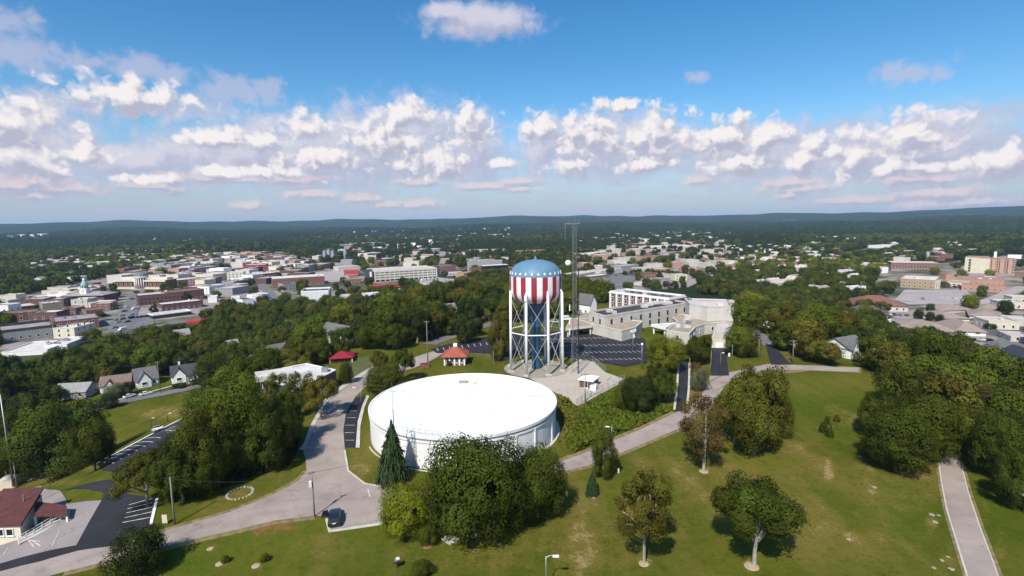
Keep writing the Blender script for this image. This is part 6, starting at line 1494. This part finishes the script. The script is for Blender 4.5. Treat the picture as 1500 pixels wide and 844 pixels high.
# ------------------------------------------------------------------ cars
def car_parts(kind):
    """meshes of a car 4.5 m long, nose along +x, origin on the ground"""
    L, W = (4.5, 1.8) if kind != 'van' else (5.2, 2.0)
    def loft(rows):       # rows of (x, half width, z low, z high)
        mb = MB()
        for x, hw, z0, z1 in rows: mb.v += [(x, -hw*.93, z0), (x, -hw, z0+(z1-z0)*.35), (x, -hw*.97, z0+(z1-z0)*.8), (x, -hw*.86, z1), (x, hw*.86, z1), (x, hw*.97, z0+(z1-z0)*.8), (x, hw, z0+(z1-z0)*.35), (x, hw*.93, z0)]
        for k in range(len(rows)-1):
            for i in range(8): mb.f.append((8*k+i, 8*k+(i+1) % 8, 8*k+8+(i+1) % 8, 8*k+8+i))
        n = len(rows)-1; mb.f += [tuple(range(7, -1, -1)), tuple(8*n+i for i in range(8))]; return mb
    w = W/2; P = {}
    if kind == 'van':
        P['body'] = loft([(-2.6, w*.94, .45, 1.9), (-2.55, w, .35, 2.15), (1.2, w, .35, 2.15), (1.75, w, .35, 1.25), (2.45, w*.95, .35, 1.1), (2.6, w*.86, .42, .85)]); P['glass'] = loft([(-2.62, w*.8, 1.3, 1.85), (-2.0, w*1.01, 1.3, 1.9), (1.1, w*1.01, 1.3, 1.9), (1.62, w*.95, 1.28, 1.6)])
    else:
        hb = kind == 'hatch'
        P['body'] = loft([(-2.22, w*.86, .42, .86), (-2.12, w*.95, .30, .98), (-1.4, w, .28, 1.0), (.9, w, .28, .98), (1.7, w*.97, .28, .88), (2.15, w*.88, .32, .74), (2.25, w*.76, .4, .62)])
        P['glass'] = loft([(-2.0 if hb else -1.75, w*.80, .94, 1.0), (-1.62 if hb else -1.1, w*.80, .94, 1.38), (.25, w*.82, .94, 1.40), (1.05, w*.80, .94, .98)])
        P['roof'] = loft([(-1.68 if hb else -1.15, w*.79, 1.36, 1.43), (-.5, w*.80, 1.38, 1.48), (.28, w*.79, 1.37, 1.43)])
    r = .33 if kind != 'van' else .37; wh = MB().lathe([(.02, -.11), (r*.95, -.11), (r, -.07), (r, .07), (r*.95, .11), (.02, .11)], 14); rim = MB().lathe([(.02, .125), (r*.55, .12), (r*.6, .10)], 10); P['wheel'] = wh; P['rim'] = rim
    return P, L, w
CARM = {}
def car(kind, x, y, rz, col, label, group=None, name=None, detail=True):
    if kind not in CARM:
        P, L, w = car_parts(kind); CARM[kind] = ({k: v.mesh(k, {'body': CARPAINT, 'roof': CARPAINT, 'glass': GLASS, 'wheel': RUBBER, 'rim': GALV}[k], False) for k, v in P.items()}, L, w, MB().box((0, 0, 0), (.06, .36, .16)).mesh('lamp', WHITE), MB().box((0, 0, 0), (.06, .3, .16)).mesh('tail', REDPAINT), MB().box((0, 0, 0), (.16, .2, .14)).mesh('mirror', CARPAINT))
    M, L, w, hl, tl, mr = CARM[kind]; e = .4; c, s = math.cos(rz), math.sin(rz); zf = g1(x+c*1.4, y+s*1.4); zr = g1(x-c*1.4, y-s*1.4)
    o = empty(name or ('parked_car' if kind != 'van' else 'parked_van'), (x, y, (zf+zr)/2+.07+.0006*max(0, math.hypot(x, y)-60)), label, 'car' if kind != 'van' else 'van', group); o.rotation_euler = (0, -math.atan2(zf-zr, 2.8), rz)
    b = link('body', M['body'], o); b.color = (*col, 1); link('windows', M['glass'], o)
    if 'roof' in M: q = link('roof', M['roof'], o); q.color = (*col, 1)
    for sx in (-1, 1):
        for sy in (-1, 1):
            k = link('wheel', M['wheel'], o, (sx*L*.30, sy*(w-.08), .33)); k.rotation_euler = (-sy*math.pi/2, 0, 0)
            if detail: link('rim', M['rim'], k)
    if detail:
        for sy in (-1, 1):
            link('headlight', hl, o, (L/2-.12, sy*w*.62, .66)); link('tail_light', tl, o, (-L/2+.08 if kind == 'van' else -2.16, sy*w*.68, .78)); q = link('mirror', mr, o, (.75 if kind != 'van' else 1.5, sy*(w+.06), 1.0 if kind != 'van' else 1.3)); q.color = (*col, 1)
    return o
def pcar(kind, px, py, px2, py2, col, label, group=None, detail=True, name=None):
    a, b = G(px, py), G(px2, py2); return car(kind, (a.x+b.x)/2, (a.y+b.y)/2, math.atan2(b.y-a.y, b.x-a.x), col, label, group, name, detail)
WC, SC, BC, DC, RC_ = (.72, .72, .72), (.36, .37, .38), (.05, .09, .17), (.012, .013, .018), (.30, .03, .03)
k = pcar('hatch', 490, 773, 491.5, 754, DC, 'black hatchback with its left front door open on the gravel pad')
dm = MB().box((.55, 0, .68), (1.05, .07, .72)); d_ = dm.build('door', CARPAINT, k); d_.color = (*DC, 1); d_.location = (.95, .88, 0); d_.rotation_euler = (0, 0, R(112)); MB().box((.5, 0, 1.2), (.8, .05, .36)).build('window', GLASS, d_)
MB().box((-2.12, 0, .5), (.1, 1.5, .16)).build('bumper', SC and GALV, k); MB().box((-2.2, 0, .8), (.05, .5, .13)).build('number_plate', WHITE, k)
pcar('sedan', 181, 585, 199, 580, WC, 'white saloon car parked at the kerb, left of the pair')
pcar('sedan', 205, 581, 223, 577, WC, 'white saloon car parked at the kerb, right of the pair')
pcar('sedan', 142, 600, 153, 594, BC, 'blue grey car partly behind the street corner bush')
pcar('sedan', 224, 635, 240, 630, WC, 'white car parked alone in the left hillside car park')
pcar('van', 820, 470, 838, 470, WC, 'white church bus parked behind the water tower')
pcar('hatch', 806, 473, 819, 474, SC, 'pale car beside the white church bus')
pcar('hatch', 1062, 520, 1070, 513, DC, 'black car parked beside the drive by garage shed')
pcar('van', 1297, 473, 1309, 474, WC, 'white van near the maroon roofed hall')
pcar('hatch', 1428, 488, 1440, 490, WC, 'white car under the white arcade of the shops')
pcar('van', 1455, 480, 1466, 476, WC, 'white van at the right end of the tan roofs')
def lots():
    g = random.Random(5); cols = [WC, WC, SC, SC, BC, DC, DC, RC_, (.2, .2, .21), (.35, .31, .25)]; cn = {WC: 'white', SC: 'silver', BC: 'blue', DC: 'black', RC_: 'red'}
    def row(p0, p1, n, ang_, where, kinds=('sedan', 'hatch', 'van', 'hatch'), p=.8):
        a, b = G(*p0), G(*p1)
        for i in range(n):
            if g.random() > p: continue
            q = a.lerp(b, (i+g.uniform(-.1, .1))/max(1, n-1)); c = g.choice(cols); car(g.choice(kinds), q.x, q.y, ang_+g.choice((0, math.pi))+g.uniform(-.05, .05), c, f'{cn.get(c, "grey")} car parked {where}', f'cars parked {where}', None, False)
    row((168,482), (200,430), 9, R(70), 'along the downtown street by the square'); row((180,484), (212,430), 8, R(70), 'along the downtown street by the square')
    row((172,470), (222,464), 8, R(80), 'in the small lot below the filling station canopy'); row((395,438), (420,448), 6, R(60), 'beside the main street shops')
    row((612,412), (668,408), 11, R(85), 'in the lot right of the garage'); row((618,418), (664,418), 8, R(85), 'in the lot right of the garage')
    row((1325,440), (1410,438), 7, R(80), 'in the pale lot before the tan brick office', p=.45); row((1392,421), (1450,424), 9, R(80), 'below the hospital front wing')
    row((1302,462), (1345,464), 6, R(85), 'beside the maroon roofed hall'); row((1395,499), (1450,500), 7, R(5), 'on the road below the tan roofs'); row((1430,470), (1490,452), 7, R(50), 'along the right street of shops')
    row((855,415), (925,400), 12, R(85), 'in the lot right of the mast', p=.6); row((1450,520), (1500,528), 5, R(85), 'in the dark lot by the blue roof'); row((1228,440), (1262,444), 5, R(85), 'under the trees left of maroon hall', p=.7)
    row((455,408), (508,404), 8, R(80), 'in the pale downtown lot', p=.5)
lots()

# ------------------------------------------------------------------ poles, lamps, wires
def pole_h(px, py, top):
    p = G(px, py); lo, hi = .5, 60
    for _ in range(30):
        md = (lo+hi)/2
        if float(proj(p.x, p.y, p.z+md)[1]) > top: lo = md
        else: hi = md
    return p, lo
TIPS = {}
def utility_pole(key, px, py, top, label, arm=1.1, r=.14, m=WOOD, arms=1, rz=0, can=False):
    p, h = pole_h(px, py, top); o = empty('utility_pole', p, label, 'utility pole', None, rz); MB().tube((0, 0, -.5), (0, 0, h), r, r*.65, 8).build('pole', m, o, True)
    for i in range(arms): MB().box((0, 0, h-.35-.9*i), (arm*2, .12, .14)).build('crossarm', WOOD, o)
    if arms:
        for x in (-.9, -.4, .9): MB().tube((x*arm, 0, h-.28), (x*arm, 0, h-.08), .05, .04, 6).build('insulator', GALV, o)
    if can: MB().tube((.32, 0, h-2.2), (.32, 0, h-1.3), .22, .22, 10).build('transformer', GALV, o)
    TIPS[key] = Vector((p.x, p.y, p.z+h-.2)); return o, h
def street_lamp(px, py, top, label, arm=1.6, rz=0, r=.08, m=GALV, head=True, col=None):
    p, h = pole_h(px, py, top); o = empty('street_lamp', p, label, 'street lamp', None, rz); MB().tube((0, 0, -.3), (0, 0, h), r, r*.7, 8).build('pole', m, o, True)
    if head: MB().path([(0, 0, h-.15), (arm*.5, 0, h+.1), (arm, 0, h+.05)], .05, 6).build('arm', m, o); MB().box((arm+.15, 0, h), (.75, .3, .16)).build('lamp_head', WHITE, o)
    else: MB().lathe([(.02, h-.1), (.3, h), (.38, h+.3), (.3, h+.6), (.02, h+.7)], 12).build('globe', WHITE, o, True)
    return o
o, h = utility_pole('a', 461, 757, 690, 'thin wooden utility pole at the lower edge of the gravel pad', .5, .12, WOOD, 1, .5)
MB().box((-.35, -.15, h-1.9), (.35, .3, .9)).build('lamp_box', WHITE, o); MB().box((.0, 0, h*.55), (.2, .16, .5)).build('meter_box', GALV, o)
utility_pole('b', 256, 768, 699, 'leaning grey wooden pole beside the lower left car park', .6, .16, WOOD, 0)
utility_pole('c', 25, 716, 674, 'short grey pole behind the roadhouse', .4, .14, GALV, 0)
utility_pole('d', 235, 576, 530, 'wooden utility pole in front of the left cottages', .9, .17, WOOD, 1, .4)
utility_pole('e', 627, 534, 470, 'dark wooden pole at the end of the upper road', .8, .17, WOOD, 1, .3)
utility_pole('f', 610, 500, 472, 'pale pole behind the upper road end', .8, .16, WOOD, 1)
utility_pole('g', 1161, 533, 498, 'wooden utility pole with two crossarms beside the right black drive', 1.2, .17, WOOD, 2, .2, True)
utility_pole('h', 1111, 527, 497, 'plain pale pole left of the right black drive', .5, .14, WOOD, 0)
utility_pole('i', 857, 590, 547, 'wooden service pole in front of the brown hut', 1.0, .13, WOOD, 1, .2)
utility_pole('j', 723, 545, 514, 'short pale wooden pole on the grass left of the tower', .4, .12, WOOD, 0)
utility_pole('k', 386, 535, 505, 'utility pole with arms by the two storey white house', 1.1, .16, WOOD, 2, .5, True)
utility_pole('l', 982, 421, 396, 'tall pole rising behind the dormitory', .9, .2, WOOD, 1)
utility_pole('m', 1260, 440, 412, 'pole with arms in the right tree belt', 1.4, .22, WOOD, 2)
utility_pole('n', 1360, 441, 432, 'slim lamp pole in the pale lot', .8, .14, GALV, 0); utility_pole('q', 1398, 450, 438, 'slim dark pole beside the pale lot', .8, .14, WOOD, 0)
utility_pole('r', 1041, 545, 513, 'pale post left of the black drive by the garage shed', .4, .13, WOOD, 0); utility_pole('s', 1072, 533, 505, 'pale post right of the black drive by garage shed', .4, .13, WOOD, 0)
utility_pole('t', 1010, 540, 524, 'low pale post at the top of the left black drive', .3, .14, WOOD, 0); utility_pole('u', 581, 505, 470, 'grey pole among the belt trees above the road', .8, .15, WOOD, 1)
utility_pole('v', 640, 510, 497, 'small dark post near the left end of the car park', .3, .1, WOOD, 0)
street_lamp(800, 862, 815, 'pale street lamp on the lawn at bottom centre', 1.0, 0); street_lamp(896, 646, 625, 'pale street lamp on the park road edge above the weeds', -1.0, 0); street_lamp(529, 592, 567, 'grey street lamp beside the parking strip', -1.6, .2)
street_lamp(940, 540, 506, 'globe lamp post at the near corner of the car park', 0, 0, .1, GALV, False); street_lamp(927, 515, 483, 'tall pale light pole standing in the car park', .5, 0, .16); street_lamp(1055, 540, 517, 'dark lamp post beside the drive', .5, 0, .08, WOOD)
street_lamp(222, 626, 613, 'short dark lamp post on the car park edge, left', .5, .5, .09, METAL_SHADE); street_lamp(246, 618, 606, 'short dark lamp post on car park edge, middle', .5, .5, .09, METAL_SHADE); street_lamp(271, 607, 600, 'short dark lamp post on the car park edge, right', .5, .5, .09, METAL_SHADE)
street_lamp(641, 494, 483, 'small street lamp on the grass by the upper street', .8, .3, .1)
p, hh = pole_h(20, 716, 578); fp = empty('flag_pole', p, 'very tall pale grey steel pole at the left edge behind the roadhouse', 'pole'); MB().tube((0, 0, -.5), (0, 0, hh), .24, .11, 12).build('shaft', GALV, fp, True); MB().box((0, 0, .2), (1.0, 1.0, .6)).build('base', CONC, fp)
# whip aerial with a small yagi, by the spruce
p, hh = pole_h(580, 697, 560); am = empty('aerial_mast', p, 'thin dark aerial pole with small antenna beside the spruce', 'mast')
MB().tube((0, 0, -.3), (0, 0, hh*.72), .09, .07, 6).build('pole', WIRE, am); MB().tube((0, 0, hh*.72), (0, 0, hh), .04, .03, 5).build('upper_pole', GALV, am); yg = MB().tube((-.7, 0, hh*.9), (.7, 0, hh*.9), .025, .025, 4)
for x in (-.6, -.2, .2, .6): yg.tube((x, -.35, hh*.9), (x, .35, hh*.9), .018, .018, 4)
yg.build('antenna', GALV, am)
def wire(a, b, label, sag=.8, n=12, r=.022, dz=0):
    A, B = TIPS[a] if isinstance(a, str) else a, TIPS[b] if isinstance(b, str) else b; P = [A.lerp(B, k/n)-Vector((0, 0, sag*4*(k/n)*(1-k/n)-dz)) for k in range(n+1)]; c = A.copy()
    o = MB().path([q-c for q in P], r, 4).build('power_cable', WIRE); o.location = c; tag(o, label, 'cable')
wire('b', 'a', 'black cable from the leaning pole to the pad pole', 1.0); wire('b', 'c', 'black cable from the leaning pole to the roadhouse pole', 1.0); wire('a', G(600, 690)+Vector((0, 0, 5)), 'black cable from the pad pole to the reservoir', .7)
wire('d', 'k', 'black cable running right from the cottage street pole', 1.2); wire('e', 'f', 'black cable over the upper road end', .5); wire('g', 'h', 'black cable between the two poles at the right drive', .5); wire('u', 'e', 'black cable from belt pole to upper road pole', .6)

# ------------------------------------------------------------------ small things on the lawn
def mulch(px, py, w, label, m, stones=False):
    p = G(px, py); r = w/2/F*(p-Vector((0, 0, H))).dot(FW); o = empty('mulch_ring', p, label, 'mulch ring'); mb = MB().lathe([(r, -.08), (r*.9, .06), (r*.5, .11), (.02, .12)], 16); mb.build('mulch', m, o)
    return o, r
MUL = mat('pale_mulch', (.36, .29, .19), .95, .25, 3, .3); RMUL = mat('red_mulch', (.24, .11, .07), .95, .25, 3, .3)
mulch(308, 804, 10, 'pale ring of mulch on the lawn, upper one', MUL); mulch(322, 826, 13, 'pale ring of mulch on lawn, lower left one', MUL); mulch(375, 829, 13, 'pale ring of mulch on lawn, rightmost one', MUL); mulch(626, 799, 18, 'reddish mulch ring round the young tree', RMUL)
mulch(943, 826, 16, 'pale mulch circle round the bare pale trunk', MUL); mulch(1031, 691, 14, 'pale mulch round the thin brownish tree', MUL); mulch(868, 727, 14, 'tan mulch under the small dark conifer', MUL); mulch(1101, 830, 22, 'tan mulch under the spreading tree', MUL)
def stone_ring():
    p = G(352, 723); k = (p-Vector((0, 0, H))).dot(FW)/F; o = empty('stone_ring', p, 'ring of small pale stones round a bare bed by the road', 'stone ring'); rd = random.Random(2)
    for i in range(22):
        th = 2*math.pi*i/22; r = 17*k; q = Vector((r*math.cos(th), r*math.sin(th)*1.05, 0)); q.z = g1(p.x+q.x, p.y+q.y)-p.z+.1; s = MB().lathe([(.02, -.2), (.26, -.15), (.28, .02), (.18, .12), (.02, .14)], 7).build('stone', STONE, o); s.location = q; s.scale = (rd.uniform(.7, 1.2), rd.uniform(.6, 1), rd.uniform(.6, 1.1)); s.rotation_euler = (0, 0, rd.uniform(0, 3))
stone_ring()
def rock(px, py, w, label):
    p = G(px, py); r = w/2/F*(p-Vector((0, 0, H))).dot(FW); bm = bmesh.new(); bmesh.ops.create_icosphere(bm, subdivisions=3, radius=1); rd = random.Random(int(px*3+py))
    ph = [rd.uniform(0, 6) for _ in range(6)]
    for v in bm.verts:
        c = v.co; k = 1+.16*math.sin(c.x*4+ph[0])*math.sin(c.y*3+ph[1])+.1*math.sin(c.z*7+ph[2]+c.x*5); v.co = Vector((c.x*k*r, c.y*k*r*.9, c.z*k*r*.35))
    me = bpy.data.meshes.new('rock'); bm.to_mesh(me); bm.free(); me.materials.append(STONE); o = link('limestone_outcrop', me, None, p, rd.uniform(0, 3)); tag(o, label, 'rock')
for x, y, w, l in ((1365,754,8,'pale limestone outcrop beside the right road, upper'),(1370,765,8,'pale limestone outcrop beside the right road, lower'),(1375,755,5,'small pale rock right of the upper outcrop'),(1380,821,6,'small pale rock near the bottom of right road'),(1394,834,8,'pale rock by the road at the bottom edge'),(1389,816,5,'tiny pale rock above the bottom rocks'),(1281,714,7,'white stone streak in the lawn right of centre'),(1243,790,7,'white stone at bare patch on the lawn'),(952,607,14,'flat pale rock at the foot of the weedy bank'),(1368,832,6,'pale rock left of the bottom rocks'),(1260,669,6,'pale stone high on the lawn')): rock(x, y, w, l)
def pad():
    o = empty('concrete_slab', G(661, 790), 'pale square concrete slab on the lawn right of the young tree', 'slab'); MB().box((0, 0, .03), (2.0, 2.0, .24), R(45)).build('slab', CONC, o); t = empty('water_tap', G(664, 787), 'small dark stand pipe on the concrete slab', 'stand pipe'); MB().tube((0, 0, .1), (0, 0, .75), .07, .06, 8).build('pipe', METAL_SHADE, t); MB().tube((0, 0, .7), (.25, 0, .68), .04, .03, 6).build('spout', METAL_SHADE, t)
pad()
def grill():
    o = empty('park_grill', G(582, 832), 'small dark park grill on a post near the bottom edge', 'grill', None, .5); MB().tube((0, 0, -.2), (0, 0, .8), .06, .06, 8).build('post', METAL_SHADE, o); b = MB().box((0, 0, .92), (.75, .55, .28)).build('firebox', METAL_SHADE, o); MB().box((0, 0, 1.08), (.7, .5, .04)).build('grate', GALV, b); MB().box((.1, 0, 1.25), (.4, .5, .05)).build('shelf', WHITE, o)
grill()
def board(px, py, top, w, label, m=CREAM):
    p, h = pole_h(px, py, top); o = empty('sign_board', p, label, 'sign'); MB().box((0, 0, h*.55), (w, .08, h*.85)).build('panel', m, o)
    for x in (-.4, .4): MB().box((x*w, .05, h*.4), (.08, .08, h*.9)).build('post', WOOD, o)
board(242, 768, 754, .75, 'blank cream notice board on the grass by the lower left car park'); board(1365*0+830, 728, 719, .3, 'small yellow marker post right of the reservoir trees', mat('yellow_marker', (.6, .55, .2), .7, .1, 1)); board(906, 694, 686, .25, 'white marker post behind the egg shaped tree'); board(1068, 523, 517, .6, 'small white sign by the brick kerb of the drive', WHITE); board(981, 581, 577, .4, 'small white sign beside the left black drive', WHITE)
def bench():
    o = empty('brick_planter', G(622, 538), 'small red brick box at the end of the upper road', 'planter', None, .3); MB().box((0, 0, .5), (2.6, 1.2, 1.1)).build('box', BRICK, o); MB().box((0, 0, 1.09), (2.8, 1.4, .12)).build('cap', R_TERRA, o); MB().box((0, 0, 1.2), (2.2, .9, .14)).build('soil', mat('soil', (.06, .04, .03), .95, .2, 2), o)
bench()

# ------------------------------------------------------------------ unique labels for alike town buildings: place in the row, counted in the photograph
def settle():
    by = {}
    for o in COL.objects:
        if o.parent is None and 'label' in o and o.get('kind') is None: by.setdefault(o['label'], []).append(o)
    words = ['first', 'second', 'third', 'fourth', 'fifth', 'sixth', 'seventh', 'eighth', 'ninth', 'tenth', 'eleventh', 'twelfth', 'thirteenth', 'fourteenth', 'fifteenth']
    for lab, os_ in by.items():
        if len(os_) < 2: continue
        os_.sort(key=lambda o: float(proj(*o.location)[0]))
        for i, o in enumerate(os_):
            o['label'] = f'{lab}, {words[i] if i < 15 else str(i+1)+"th"} from left'
settle()

# ------------------------------------------------------------------ haze over the whole country
def haze():
    M = bpy.data.materials.new('air'); M.use_nodes = True; t = NT(M.node_tree); t.n.clear(); o = t.node('ShaderNodeOutputMaterial'); v = t.node('ShaderNodeVolumePrincipled'); v.inputs['Color'].default_value = (.46, .70, 1.0, 1); v.inputs['Density'].default_value = HAZE; v.inputs['Anisotropy'].default_value = .0; t.link(v.outputs[0], o.inputs['Volume'])
    b = MB().box((0, 0, 55), (20400, 20400, 200)).build('haze', M); tag(b, 'pale blue air haze thickening to the hills', 'haze', None, 'stuff')
HAZE = 5.5e-5
haze()
